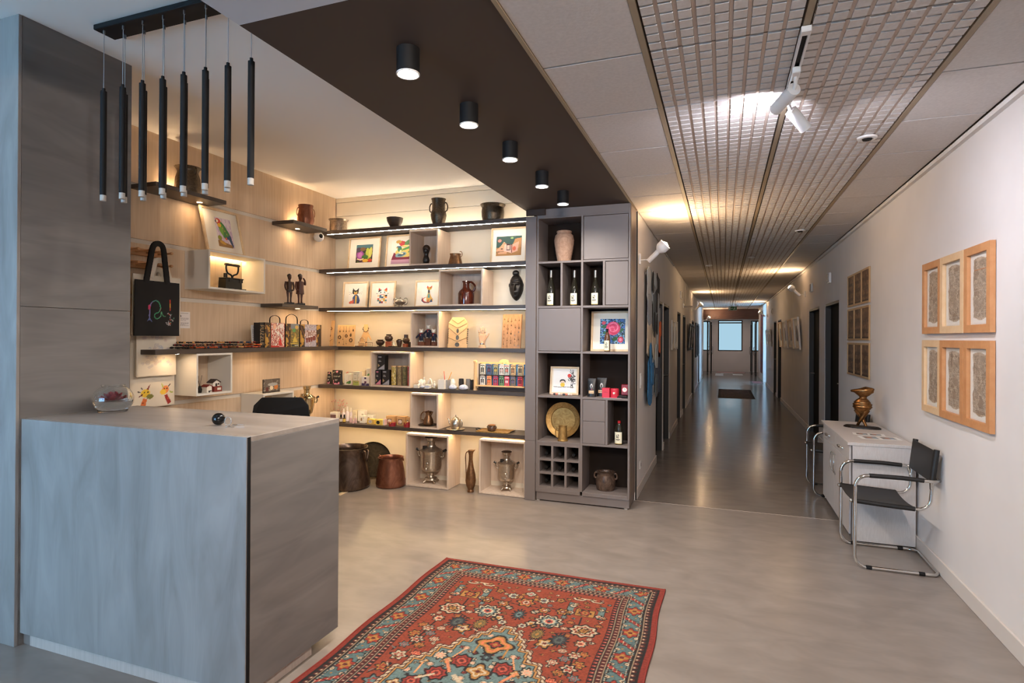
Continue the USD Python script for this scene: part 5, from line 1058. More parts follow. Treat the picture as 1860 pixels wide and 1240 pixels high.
# ---------------------------------------------------------------- goods on the shelves
CARD = mat('card_white', (236, 230, 218), .6); KRAFT = mat('kraft_card', (196, 158, 110), .7); BLKC = mat('black_card', (32, 29, 30), .5)
PLY = mat('plywood', (216, 174, 122), .55, rgb2=(226, 186, 136), noise=(10, (1, 8, 8), 4)); RWOOD = mat('reclaimed_wood', (150, 104, 68), .6, rgb2=(188, 142, 100), noise=(9, (8, 8, .7), 5))
def face(parent, w, h, paint, y, z0=0.0, step=None, name='printed_face', x0=None, bg=(240, 236, 225), rough=.5):
    c = Canvas(w, h, step or max(w / 45, .0022), bg, rough=rough); paint(c); xo = -w / 2 if x0 is None else x0
    c.xyz = lambda V: V + np.array([xo, y, z0]); part(parent, name, c, None)
def carton(name, label, u0, u1, v0, lvl, y, d, m, paint=None, c_='box', zb=None, group=None, bg=None, r=.001, rz=0, lid=None):
    z = TOPS[lvl] + .0004 if zb is None else zb
    x, r_, h = place(u0, u1, v0, y, z); w = 2 * r_
    t = thing(name, label, c_, (x, y + d / 2, z), group=group, rz=rz)
    part(t, 'carton', bx(-w / 2, w / 2, -d / 2, d / 2, 0, h, r), m)
    if paint: face(t, w * .98, h * .98, paint, -d / 2 - .0007, h * .01, bg=bg or (240, 236, 225))
    if lid: part(t, 'lid', bx(-w / 2 - .002, w / 2 + .002, -d / 2 - .002, d / 2 + .002, h * .72, h + .002, .001), lid)
    return t, w, h, (x, y, z)
Z5 = TOPS[4]
# fifth shelf, left: tea pouches, tins
def flowers(c):
    c.rect(0, 0, 1, 1, (28, 26, 30)); g = np.random.default_rng(2)
    for i in range(26): c.ell(g.random(), .86 + .2 * g.random() if i < 9 else g.random(), .05 + .04 * g.random(), .03, ((120, 150, 110), (180, 170, 150), (60, 58, 62))[i % 3], g.uniform(0, 180))
    for x, z, r in ((.1, .12, .12), (.85, .1, .13), (.4, .04, .12), (.62, .03, .1), (.15, .27, .08), (.5, .93, .11)): c.ell(x, z, r, r * .75, (226, 130, 160)); c.ell(x, z, r * .5, r * .36, (246, 190, 206))
    c.rect(.32, .34, .68, .37, (220, 214, 206)); c.rect(.4, .28, .6, .30, (190, 186, 180)); c.rect(.1, .6, .9, .62, (210, 204, 196)); c.line([(.06, .5), (.3, .56), (.7, .54), (.95, .58)], .02, (140, 134, 124))
def pouch(label, u0, u1, v0, y, paint, lvl=4, name='pouch', cat_='pouch', bg=(28, 26, 30), zb=None, d=.05, tie=False, m=None, rz=0):
    z = TOPS[lvl] + .0004 if zb is None else zb
    x, r, h = place(u0, u1, v0, y, z); t = thing(name, label, cat_, (x, y, z), rz=rz)
    n, k = 12, 10; V = []
    for j in range(k + 1):
        s = j / k; dd = d * .5 * (1 - s ** 1.6) * (1 if s < .98 else .1) + .0015; ww = r * (1 - .06 * math.sin(math.pi * s) - .05 * (s > .9))
        for i in range(n): a = 2 * math.pi * i / n; V.append((ww * np.sign(math.cos(a)) * abs(math.cos(a)) ** .5, dd * np.sign(math.sin(a)) * abs(math.sin(a)) ** .8, h * s))
    F = []
    for j in range(k):
        for i in range(n): a, b = j * n + i, j * n + (i + 1) % n; F += [(a, b, b + n), (a, b + n, a + n)]
    V = np.array(V); F += [(0, i + 1, i) for i in range(1, n - 1)] + [(k * n, k * n + i, k * n + i + 1) for i in range(1, n - 1)]
    part(t, 'bag', trimesh.Trimesh(V, F, process=False), m or BLKC, smooth=50)
    c = Canvas(2 * r * .84, h * .94, .0035, bg, rough=.35); paint(c)
    def bend(P):
        s = np.clip(P[:, 2] / h + .02, 0, 1); xx = P[:, 0] - r * .84
        return np.stack([xx * (1 - .06 * np.sin(np.pi * s)), -(d * .5 * (1 - s ** 1.6) + .0035) * (1 - .55 * np.abs(xx / r) ** 2.5), P[:, 2] + h * .02], -1)
    c.xyz = bend; part(t, 'printed_face', c, None); return t
pouch('narrow black flowered pouch at the left end of the fifth shelf', 594, 603, 675, 5.74, flowers)
pouch('black pouch with pink flowers on the fifth shelf, left of the white cup', 601.5, 624, 672, 5.67, flowers)
def sprig(c):
    c.rect(0, 0, 1, 1, (236, 230, 214)); c.ell(.6, .2, .3, .12, (90, 140, 80)); c.ell(.4, .16, .16, .07, (120, 160, 90)); c.ell(.3, .35, .05, .04, (220, 150, 150)); c.ell(.5, .4, .04, .03, (226, 170, 150)); c.line([(.65, .25), (.55, .6), (.6, .8)], .015, (120, 140, 90)); c.ell(.75, .3, .15, .08, (70, 120, 70), 30)
def herbs(c):
    c.rect(0, 0, 1, 1, (222, 216, 196)); c.rect(0, 0, 1, .22, (176, 186, 96)); c.blobs([(176, 186, 96), (206, 140, 120), (120, 150, 80)], 8, 3, (c.Z > .18) & (c.Z < .34)); c.line([(.75, .3), (.7, .6), (.8, .85)], .03, (130, 140, 90)); c.line([(.78, .5), (.92, .62)], .03, (180, 120, 100)); c.rect(.15, .8, .5, .83, (150, 140, 120)); c.rect(.2, .5, .5, .53, (170, 160, 140))
def purple(c):
    c.rect(0, 0, 1, 1, (236, 230, 224)); c.rect(0, 0, 1, .2, (70, 58, 100)); c.blobs([(70, 58, 100), (110, 100, 120), (236, 230, 224)], 10, 2, (c.Z >= .2) & (c.Z < .3)); c.rect(.36, .76, .62, .94, (60, 50, 90)); c.rect(.36, .26, .64, .5, (96, 50, 80)); c.rect(.4, .08, .62, .12, (200, 196, 210))
t, w, h, p = carton('tea_carton', 'white carton with a pink rolled top and green sprig on the fifth shelf', 624, 640, 678.5, 4, 5.68, .06, CARD, sprig)
part(t, 'rolled_top', tube([(-w * .45, 0, h + .006), (-w * .2, 0, h * 1.14)], .006), mat('pink_roll', (206, 130, 116), .6), smooth=50)
carton('tea_carton', 'pale green herb tea carton on the fifth shelf, right of the green-sprig one', 640, 653.5, 674.5, 4, 5.65, .06, CARD, herbs)
carton('tea_carton', 'plain beige carton behind the purple and white box', 652, 664, 672.5, 4, 5.76, .05, mat('beige_card', (226, 212, 184), .6))
t, w, h, p = carton('tea_carton', 'purple and white carton on the fifth shelf beside the oak niche', 655.3, 671.6, 684, 4, 5.64, .08, CARD, purple)
carton('tea_carton', 'small white carton with a green print stacked on the purple and white carton', 664.5, 672, 668.5, 4, 5.66, .05, CARD, sprig, zb=p[2] + h + .001)
# black tea boxes and spice tubes in the niche
def teabox(acc):
    def f(c):
        c.rect(0, 0, 1, 1, (34, 31, 33)); c.poly([(0, 0), (1, 0), (1, .38)], acc); c.poly([(.06, .16), (.06, .42), (.34, .28)], (170, 146, 110)); c.rect(.1, .84, .55, .93, acc); c.rect(.14, .64, .44, .67, (150, 146, 146)); c.rect(.14, .56, .52, .60, (190, 186, 186)); c.line([(.45, .1), (.8, .18)], .03, (230, 226, 226))
        for i in range(6): c.line([(.2 + .12 * i, 0), (.3 + .12 * i, .1 + .04 * i)], .012, (90, 86, 90))
    return f
zn = TOPS[4] + .0185
carton('tea_box', 'black tea box with pink corner at lower left in the oak niche', 681, 692.3, 672, 4, 5.66, .075, BLKC, teabox((216, 130, 150)), zb=zn)
t, w, h, p = carton('tea_box', 'black tea box with grey corner at lower right in the oak niche', 693, 708, 671.8, 4, 5.66, .09, BLKC, teabox((156, 156, 164)), zb=zn)
carton('tea_box', 'black tea box standing on top of two others in the oak niche', 684.6, 699.6, 645, 4, 5.675, .075, BLKC, teabox((170, 170, 178)), zb=zn + h + .0015)
for i, (u0, u1, cols, lb) in enumerate(((710.4, 720.4, [(170, 140, 60), (206, 180, 100), (110, 100, 60), (226, 206, 150)], 'yellow-green'), (721.4, 729.8, [(150, 128, 90), (176, 150, 110), (110, 96, 70)], 'light brown'), (731, 739, [(110, 106, 70), (150, 130, 90), (70, 80, 60)], 'dark green'), (740.2, 745.4, [(176, 50, 50), (120, 30, 34), (206, 90, 80)], 'red'))):
    x, r, h = place(u0, u1, 664, 5.68, zn); t = thing('spice_tube', 'clear tube of %s tea leaves in the oak niche' % lb, 'jar', (x, 5.68, zn), group='tubes of loose tea')
    c = Canvas(.1, .1, .004, rough=.15); c.blobs(cols, 16, i + 3); R = r * .96
    c.xyz = lambda V, R=R, h=h: np.stack([R * np.cos(math.pi + math.pi * V[:, 0] / .1), R * np.sin(math.pi + math.pi * V[:, 0] / .1), V[:, 2] / .1 * h * .94 + .002], -1)
    part(t, 'tea_leaves', c, None); part(t, 'tube', lathe([(0, 0), (R - .001, 0), (R - .001, h * .95), (0, h * .95)], 20), mat('tea_back', (120, 100, 70), .5), smooth=40)
    part(t, 'lid', lathe([(0, h * .95), (R + .002, h * .95), (R + .002, h), (0, h)], 20), PLY, smooth=40)
# white souvenirs
POR = mat('white_porcelain', (236, 230, 220), .3); GREYP = mat('grey_plaster', (150, 146, 144), .7); BEIG = mat('beige_plaster', (210, 190, 160), .7); BLUEW = mat('bluish_wax', (206, 210, 226), .5)
def q7(a, b): return 740 + a / 8.4545, 650 + b / 8.4545
def souvenir(name, label, c_, a0, a1, b0, y, build, group='white plaster souvenirs on the fifth shelf'):
    u0, v0 = q7(a0, b0); u1, _ = q7(a1, b0); x, r, h = place(u0, u1, v0, y, Z5); t = thing(name, label, c_, (x, y, Z5 + .0004), group=group); build(t, r, h); return t
souvenir('plaster_block', 'low ribbed white candle block at the left of the white souvenirs', 'candle', 105, 188, 405, 5.64, lambda t, r, h: [part(t, 'block', bx(-r, r, -.03, .03, h * i / 3, h * (i + .92) / 3, .003), POR) for i in range(3)])
souvenir('soap_dish', 'small bluish white oval soap among the white souvenirs', 'soap', 190, 268, 420, 5.63, lambda t, r, h: part(t, 'soap', ball(1, 0, 0, h * .5, (r, r * .7, h * .5), 2), BLUEW, smooth=True))
souvenir('plaster_block', 'low pinkish white candle block in front of the arch candle', 'candle', 275, 352, 408, 5.63, lambda t, r, h: [part(t, 'block', bx(-r, r, -.03, .03, h * i / 3, h * (i + .92) / 3, .003), BLUEW if i == 1 else POR) for i in range(3)])
def bust_b(t, r, h):
    part(t, 'base', cb(r * 1.1, r * 1.1, h * .12, .003), POR); part(t, 'torso', lathe(np.array([(.4, .12), (.75, .3), (.9, .48), (.6, .6), (.25, .68)]) * (r, h), 18), POR, smooth=60); part(t, 'head', ball(r * .5, 0, 0, h * .8, (1, 1, 1.2), 2), POR, smooth=True)
def elephant(t, r, h):
    part(t, 'body', ball(1, 0, 0, h * .5, (r, r * .9, h * .48), 2), POR, smooth=True); part(t, 'head', ball(r * .5, -r * .3, -r * .7, h * .62, sub=2), POR, smooth=True); part(t, 'trunk', tube(spl([(-r * .3, -r * 1.1, h * .55), (-r * .3, -r * 1.3, h * .3), (-r * .2, -r * 1.2, h * .15)], 4), .008), POR, smooth=60)
    for s in (-1, 1): part(t, 'ear', ball(r * .42, -r * .3 + s * r * .5, -r * .6, h * .7, (.9, .3, 1.1), 1), POR, smooth=True)
souvenir('elephant_figurine', 'round white elephant figurine on the fifth shelf', 'figurine', 172, 250, 320, 5.72, elephant)
souvenir('bust_figurine', 'slim white bust figurine behind the elephant', 'figurine', 226, 282, 272, 5.76, bust_b)
def arch(t, r, h):
    part(t, 'arch', tube([(r * .75 * math.cos(a), 0, h * .1 + (h * .9 - r * .25) * math.sin(a)) for a in np.linspace(0, math.pi, 14)], r * .28, 10), POR, smooth=60); part(t, 'foot', cb(2 * r, .05, h * .1, .003), POR)
souvenir('arch_figurine', 'white arch candle on the fifth shelf behind the grey ball', 'candle', 300, 390, 312, 5.74, arch)
souvenir('plaster_ball', 'grey plaster ball on the fifth shelf in front of the white arch', 'ball', 308, 372, 376, 5.68, lambda t, r, h: (part(t, 'ball', ball(r, 0, 0, r + .004, sub=2), GREYP, smooth=True), part(t, 'stand', cyl(r * .5, .006, 14), GREYP)))
souvenir('bust_figurine', 'small white bust figurine right of the arch candle', 'figurine', 385, 440, 346, 5.70, bust_b)
souvenir('shell_figurine', 'beige shell-shaped plaster piece beside the pen holder', 'figurine', 438, 482, 400, 5.72, lambda t, r, h: part(t, 'shell', ball(1, 0, 0, h * .5, (r, r * .6, h * .5), 2), BEIG, smooth=True))
def penbox(m):
    def f(t, r, h):
        for nm, q in (('wall', bx(-r, r, -.04, -.035, 0, h)), ('wall', bx(-r, r, .035, .04, 0, h)), ('wall', bx(-r, -r + .005, -.035, .035, 0, h)), ('wall', bx(r - .005, r, -.035, .035, 0, h)), ('bottom', bx(-r + .005, r - .005, -.035, .035, 0, .005))): part(t, nm, q, m)
    return f
souvenir('pen_holder', 'white square pen holder on the fifth shelf', 'pen holder', 487, 592, 330, 5.66, penbox(POR), group=None)
souvenir('pen_holder', 'grey square pen holder behind the white one', 'pen holder', 586, 640, 335, 5.70, penbox(GREYP), group=None)
for a0, a1, b0, b1, m_, lb in ((572, 560, 330, 205, (210, 80, 60), 'red pencil standing in the pen holders on the fifth shelf'), (632, 676, 330, 220, (222, 160, 70), 'orange pencil standing in the pen holders on the fifth shelf'), (510, 514, 330, 255, (206, 200, 180), 'pale pencil standing in the white pen holder')):
    yq = 5.69 if a0 < 600 else 5.735
    (ua, va), (ub, vb) = q7(a0, b0), q7(a1, b1); pA, pB = at(ua, va, 'y', yq), at(ub, vb, 'y', yq); pB[1] += .005; d_ = pA - pB; pA = pA + d_ * .25
    t = thing('pencil', lb, 'pencil', (0, 0, 0)); part(t, 'shaft', tube([pA, pB], .0042, 6), mat('pencil_%d' % m_[1], m_, .4)); part(t, 'tip', tube([pB, pB + (pB - pA) * .08], [.0042, .0008], 6), PLY)
def ribbed(t, r, h, m=POR):
    prof = [];
    for i in range(10): s = i / 10; prof += [(r * (.55 + .45 * math.sin(math.pi * min(s + .05, 1))), h * s), (r * (.55 + .45 * math.sin(math.pi * min(s + .1, 1))) * .93, h * (s + .06))]
    part(t, 'egg', lathe([(0, 0)] + prof + [(0, h)], 20), m, smooth=30)
souvenir('egg_candle', 'white ribbed egg candle behind the left urchin', 'candle', 650, 742, 318, 5.74, ribbed)
def urchin(t, r, h):
    k = 14
    for i in range(k): a = 2 * math.pi * i / k; part(t, 'rib', tube(spl([(.2 * r * math.cos(a), .2 * r * math.sin(a), .004), (r * math.cos(a), r * math.sin(a), h * .35), (.8 * r * math.cos(a + .3), .8 * r * math.sin(a + .3), h * .8), (.2 * r * math.cos(a + .5), .2 * r * math.sin(a + .5), h)], 3), r * .2, 6), BLUEW, smooth=60)
souvenir('urchin_candle', 'ribbed white sea-urchin candle in front of the ribbed egg', 'candle', 642, 748, 418, 5.64, urchin, group=None)
souvenir('urchin_candle', 'ribbed white sea-urchin candle in front of the black cup', 'candle', 798, 920, 420, 5.635, urchin, group=None)
def cup(m, txt):
    def f(t, r, h):
        part(t, 'cup', lathe(np.array([(0, 0), (.8, 0), (1, .6), (.92, 1), (.86, 1), (.9, .6), (.7, .06), (0, .06)]) * (r, h), 24), m, smooth=40)
        if txt: part(t, 'word', cat(*[bx(-r * .5 + i * r * .24, -r * .36 + i * r * .24, -r * .985, -r * .95, h * .5, h * (.56 + .05 * (i % 2))) for i in range(4)]), CARD)
    return f
souvenir('candle_cup', 'black faceted candle cup on the fifth shelf', 'candle', 785, 866, 318, 5.70, cup(BLKC, False), group=None)
souvenir('candle_cup', 'smoky glass candle cup left of the tea display rack', 'candle', 896, 974, 322, 5.72, cup(mat('smoky_glass', (130, 126, 122), .15), False), group=None)
souvenir('candle_cup', 'narrow black candle box beside the post of the display rack', 'candle', 976, 1012, 334, 5.73, lambda t, r, h: (part(t, 'box', cb(2 * r, .05, h, .003), BLKC), part(t, 'lid', T(cb(2 * r + .003, .053, .012, .002), 0, 0, h * .88), BLACK)), group=None)
# magnet rack with house-shaped door magnets
u0, v0 = q7(1015, 8); u1, _ = q7(1812, 8); yr = 5.66
x0, x1 = X(u0, 700, yr), min(X(u1, 700, yr), -1.888)
t = thing('display_rack', 'pale wooden display rack with oval crest holding rows of door magnets', 'display rack', (0, 0, 0))
rk = t; zt = Z(870, 654, yr)
part(t, 'post', lathe([(0, 0), (.022, 0), (.018, .02), (.016, zt - Z5 - .03), (.021, zt - Z5 - .025), (.021, zt - Z5 - .008), (.014, zt - Z5), (0, zt - Z5)], 18).apply_translation((x0 + .025, yr - .01, Z5 + .0004)), PLY, smooth=40)
part(t, 'base_board', bx(x0 + .045, x1, yr - .05, yr + .06, Z5 + .045, Z5 + .056, .001), PLY); part(t, 'base_rail', bx(x0 + .06, x1, yr - .01, yr + .05, Z5 + .0004, Z5 + .044), DWOOD)
part(t, 'back_board', bx(x0 + .045, x1, yr + .06, yr + .068, Z5 + .05, zt - .02, .001), PLY)
cx = X(913, 655, yr); part(t, 'crest', T(Rt(lathe([(0, 0), (.058, 0), (.062, .006), (0, .008)], 28), 90, 'x').apply_scale((1, 1, .72)), cx, yr + .055, zt - .03), PLY, smooth=40)
part(t, 'crest_eye', cat(ball(.004, cx - .02, yr + .046, zt - .025, sub=1), ball(.004, cx + .02, yr + .046, zt - .025, sub=1), tube([(cx - .02, yr + .046, zt - .04), (cx, yr + .046, zt - .047), (cx + .02, yr + .046, zt - .04)], .0016, 5)), mat('burnt_line', (140, 96, 54), .6))
def col8(a): return q7(a, 0)[0]
hc = [((226, 220, 200), (80, 66, 50)), ((90, 110, 140), (120, 50, 50)), ((150, 150, 130), (210, 170, 60)), ((236, 226, 214), (200, 170, 160)), ((200, 206, 196), (200, 90, 70)), ((216, 180, 130), (140, 90, 60)), ((200, 180, 140), (60, 46, 40)),
      ((236, 230, 220), (60, 56, 52)), ((226, 160, 110), (230, 100, 50)), ((190, 70, 90), (96, 90, 130)), ((110, 150, 110), (50, 60, 56)), ((214, 80, 100), (236, 206, 210)), ((120, 110, 100), (90, 80, 120)), ((196, 60, 70), (80, 30, 36))]
def door_front(c, a, b, k):
    c.rect(0, 0, 1, 1, a); c.rect(.0, .84, 1, .93, b); c.rect(.08, .7, .92, .82, tuple(min(255, int(q * 1.15)) for q in a)); dk = tuple(int(q * .35) for q in b)
    c.rect(.16, .08, .46, .62, dk); c.rect(.54, .08, .84, .62, dk); c.rect(.2, .3, .42, .56, b); c.rect(.58, .3, .80, .56, b); c.ell(.31, .66, .16, .05, dk); c.ell(.69, .66, .16, .05, dk)
    c.rect(.2, .12, .42, .24, a); c.rect(.58, .12, .8, .24, a); c.rect(.3, .72, .7, .76, dk) if k % 3 else c.ell(.5, .76, .14, .05, b)
cols_ = [1150, 1250, 1352, 1442, 1524, 1618, 1728]
part(t, 'side_strip', bx(X(col8(1075), 690, yr), X(col8(1108), 690, yr), yr + .03, yr + .05, Z5 + .057, Z(870, 660, yr)), mat('brown_metal_strip', (92, 80, 74), .4))
for i, a_ in enumerate([1205, 1302, 1395, 1482, 1572, 1672, 1790]):
    part(t, 'blue_panel', bx(X(col8(a_ - 22), 690, yr), min(X(col8(a_ + 22), 690, yr), x1), yr + .035, yr + .05, Z5 + .057, Z(900, 661, yr)), mat('blue_print', (60, 130, 180), .4, rgb2=(40, 70, 110), noise=(30, (1, 1, 1))))
part(t, 'shelf_ledge', bx(x0 + .06, x1, yr + .0, yr + .06, Z(900, 681, yr) - .006, Z(900, 681, yr), .001), DWOOD)
for r_ in (0, 1):
    for k, a_ in enumerate(cols_):
        wv = 74 / 8.4545 * mpp(-2.1, yr); xx = X(col8(a_), 690, yr); zlo = (Z(900, 680.6, yr) if r_ == 0 else Z5 + .0565); zhi = Z(900, 661.2, yr) if r_ == 0 else Z(900, 682.4, yr)
        hh = zhi - zlo - .002; a, b = hc[r_ * 7 + k]
        rn, kn = ('upper', 'lower')[r_], ('first', 'second', 'third', 'fourth', 'fifth', 'sixth', 'seventh')[k]
        m_ = thing('door_magnet', '%s-row house-front magnet, %s from the left in the display rack' % (rn, kn), 'magnet', (xx, yr + .012, zlo + .001), group='house-front magnets in the display rack')
        pts = [(-wv / 2, 0), (wv / 2, 0), (wv / 2, hh * .96), (wv * .25, hh), (-wv * .25, hh), (-wv / 2, hh * .96)]
        part(m_, 'body', prism(pts, .018, -.010), mat('magnet_body_%d' % (r_ * 7 + k), a, .5)); face(m_, wv * .94, hh * .94, lambda c: door_front(c, a, b, k), -.0108, hh * .01, step=wv / 18)

# lowest shelf: cosmetics
def q8(a, b): return 590 + a / 10.94, 720 + b / 10.94
Z6 = TOPS[5]
PINK = mat('pink_card', (222, 186, 186), .6); YEL = mat('yellow_card', (226, 196, 96), .6); AMB = mat('brown_dropper', (70, 46, 26), .15); CREAMB = mat('cream_card', (232, 220, 190), .6); REDC = mat('red_card', (150, 30, 40), .5)
def cos(label, a0, a1, b0, y, d, m, paint=None, name='cosmetic_box', zb=None, bg=None, group=None):
    u0, v0 = q8(a0, b0); u1, _ = q8(a1, b0); return carton(name, label, u0, u1, v0, 5, y, d, m, paint, zb=zb, bg=bg, group=group)
cos('flat white gift box with pink sprigs at the left end of the lowest shelf', 90, 235, 312, 5.72, .08, CARD, lambda c: (c.rect(0, 0, 1, 1, (120, 90, 90)), c.rect(0, .75, 1, 1, (238, 232, 226)), c.rect(0, 0, 1, .1, (238, 232, 226)), c.rect(0, 0, .05, 1, (238, 232, 226)), c.rect(.95, 0, 1, 1, (238, 232, 226))))
ux, vx = q8(230, 300); px_ = at(ux, vx, 'y', 5.84)
t = thing('dried_flowers', 'loose pinkish dried flower sprigs behind the spray bottles', 'dried flowers', (px_[0], 5.835, Z6), kind='stuff')
g = np.random.default_rng(9); st, hd_ = [], []
for i in range(26):
    a, l = g.uniform(-.9, .9), g.uniform(.12, .27); tip = (math.sin(a) * l * .8, g.uniform(-.02, .05), math.cos(a) * l); st.append(tube([(g.normal() * .02, 0, .002), tuple(np.array(tip) * .6 + (0, 0, .01)), tip], .0012, 4)); hd_.append(ball(.009, *tip, (1, 1, .7), 1))
part(t, 'stem', cat(*st), mat('dry_stem', (196, 160, 130), .8), kind='stuff'); part(t, 'blossom', cat(*hd_), mat('dry_blossom', (226, 170, 160), .8), kind='stuff')
def small_bottle(label, a0, a1, b0, y, m, capm, body=.66, name='spray_bottle', group=None, lab=None):
    u0, v0 = q8(a0, b0); u1, _ = q8(a1, b0); x, r, h = place(u0, u1, v0, y, Z6)
    t = thing(name, label, 'bottle', (x, y, Z6 + .0004), group=group)
    part(t, 'body', lathe(np.array([(0, 0), (.95, 0), (1, .03), (1, body - .06), (.8, body), (.4, body + .03), (.4, body + .06), (0, body + .06)]) * (r, h), 18), m, smooth=40)
    part(t, 'cap', lathe(np.array([(0, body + .05), (.55, body + .05), (.5, 1), (0, 1)]) * (r, h), 16), capm, smooth=40)
    if lab: part(t, 'label_band', lathe(np.array([(1.02, .12), (1.02, body - .12)]) * (r, h), 18), lab, smooth=40)
LAV = mat('lavender_bottle', (226, 216, 222), .3)
small_bottle('left of the three pale spray bottles on the lowest shelf', 338, 402, 235, 5.76, LAV, CARD, group='pale spray bottles'); small_bottle('middle and tallest of the three pale spray bottles on the lowest shelf', 412, 486, 200, 5.78, LAV, CARD, group='pale spray bottles'); small_bottle('right of the three pale spray bottles on the lowest shelf', 494, 542, 222, 5.80, LAV, CARD, group='pale spray bottles')
small_bottle('left brown dropper bottle with white label on the lowest shelf', 290, 350, 358, 5.65, AMB, BLACK, .6, 'dropper_bottle', 'brown dropper bottles', CARD); small_bottle('right brown dropper bottle with yellow label on the lowest shelf', 356, 412, 358, 5.65, AMB, BLACK, .6, 'dropper_bottle', 'brown dropper bottles', YEL)
for i in range(5):
    small_bottle('pink lip-balm stick, %s of five on the lowest shelf' % ('first', 'second', 'third', 'fourth', 'fifth')[i], 488 + 30 * i, 514 + 30 * i, 388 + (70 if i == 2 else 0), 5.68 - (.03 if i == 2 else 0), PINK, CARD, .7, 'lip_balm', 'pink lip balms')
win = lambda c: (c.rect(.2, .3, .5, .62, (170, 130, 90)), c.ell(.35, .62, .15, .12, (170, 130, 90)), c.rect(.6, .7, .9, .73, (170, 160, 150)))
cos('plain cream carton at the back of the lowest shelf, left', 545, 640, 268, 5.82, .06, CREAMB, lambda c: c.rect(.2, .6, .8, .64, (200, 180, 140)), bg=(232, 220, 190)); cos('plain white carton at the back of the lowest shelf, right', 642, 795, 272, 5.82, .06, CARD, lambda c: (c.rect(.6, .5, .68, .7, (120, 110, 100)), c.rect(.76, .5, .84, .7, (120, 110, 100))))
cos('white soap carton with brown window left of the yellow boxes', 680, 798, 385, 5.70, .05, CARD, win); cos('white soap carton with brown window behind the yellow boxes', 806, 975, 372, 5.76, .05, CARD, win)
cos('yellow soap carton with pale seal on the lowest shelf', 825, 985, 450, 5.66, .06, YEL, lambda c: (c.ell(.46, .52, .26, .36, (236, 226, 206)), c.ell(.46, .52, .2, .28, (206, 190, 180))), bg=(226, 190, 100)); cos('yellow soap carton with black round seal on the lowest shelf', 994, 1150, 462, 5.64, .08, YEL, lambda c: c.ell(.36, .5, .26, .34, (40, 34, 30)), bg=(232, 202, 96))
cos('pink soap carton standing right of the black-seal carton', 1152, 1184, 452, 5.65, .05, PINK, lambda c: c.rect(.2, .4, .8, .6, (240, 220, 216))); cos('pale yellow soap carton at the back of the lowest shelf', 1180, 1236, 445, 5.72, .06, mat('pale_yellow_card', (236, 222, 160), .6), lambda c: c.rect(.2, .5, .8, .55, (190, 170, 110)), bg=(236, 222, 160))
kw = lambda c: (c.rect(.14, .1, .66, .7, (120, 96, 80)), c.ell(.4, .42, .22, .2, (226, 214, 206)), c.ell(.3, .3, .12, .1, (206, 170, 170)))
cos('left kraft gift box with window on the lowest shelf', 1200, 1400, 390, 5.72, .07, KRAFT, kw, bg=(196, 158, 110), group='kraft window boxes'); cos('middle kraft gift box with window on the lowest shelf', 1416, 1604, 398, 5.71, .07, KRAFT, kw, bg=(196, 158, 110), group='kraft window boxes'); cos('right kraft gift box beside the coffee-jug niche', 1612, 1688, 418, 5.70, .07, KRAFT, kw, bg=(196, 158, 110), group='kraft window boxes')
for a0, a1, lb in ((1258, 1396, 'left'), (1560, 1686, 'right')):
    u0, v0 = q8(a0, 512); u1, _ = q8(a1, 512); x, r, h = place(u0, u1, v0, 5.63, Z6)
    t = thing('gift_box', 'small round red gift box with golden bow, %s one on the lowest shelf' % lb, 'gift box', (x, 5.64, Z6 + .0004), group='red gift boxes')
    part(t, 'box', lathe([(0, 0), (r, 0), (r, h * .8), (0, h * .8)], 28), REDC, smooth=40); part(t, 'lid', lathe([(0, h * .98), (r * 1.05, h * .96), (r * 1.05, h * .66), (r, h * .66)], 28), REDC, smooth=40)
    GOLD = mat('gold_ribbon', (206, 160, 90), .35, .5)
    for s in (-1, 1): part(t, 'bow_loop', tube(spl([(0, -r * .6, h), (s * r * .5, -r * .7, h * 1.14), (s * r * .62, -r * .6, h * 1.02), (0, -r * .6, h)], 5), .006, 6, flat=.4), GOLD, smooth=60)
    part(t, 'ribbon', bx(-.006, .006, -r * 1.06, -r * 1.03, h * .66, h * .98), GOLD)

# fourth shelf: jewellery
MET = mat('old_jewel_metal', (110, 88, 64), .4, .8)
def q6(a, b): return 740 + a / 8.4545, 560 + b / 8.4545
Z4 = TOPS[3]
def board(label, u0, u1, v0, y, lean, m, jewels, rz=0, th=.006, shape=None, step=None, lvl=3, group=None):
    x, r, h = place(u0, u1, v0, y, Z4); h /= math.cos(math.radians(lean))
    t = thing('jewellery_board', label, 'jewellery display', (x, y, Z4 + .0006), rz=rz, rx=-lean, group=group)
    part(t, 'board', shape(r, h, th) if shape else bx(-r, r, 0, th, 0, h, .001), m); jewels(t, r, h); return t
def earring(t, x, z, l=.02, r=.007, kind=0, m=None):
    m = m or MET
    j = part(t, 'earring', cat(*([tube([(x, -.003, z), (x, -.003, z - l)], .0011, 5)] + ([lathe([(r * .55, -.0015), (r, -.0015), (r, .0015), (r * .55, .0015), (r * .55, -.0015)], 14).apply_transform(trimesh.transformations.rotation_matrix(math.pi / 2, (1, 0, 0))).apply_translation((x, -.003, z - l - r))] if kind == 0 else [ball(r, x, -.003, z - l - r, (.8, .4, 1.3), 1)] if kind == 1 else [tube([(x + r * math.cos(a), -.003, z - l - r + r * math.sin(a)) for a in np.linspace(0, 6.28, 12)], .0014, 5)]))), m)
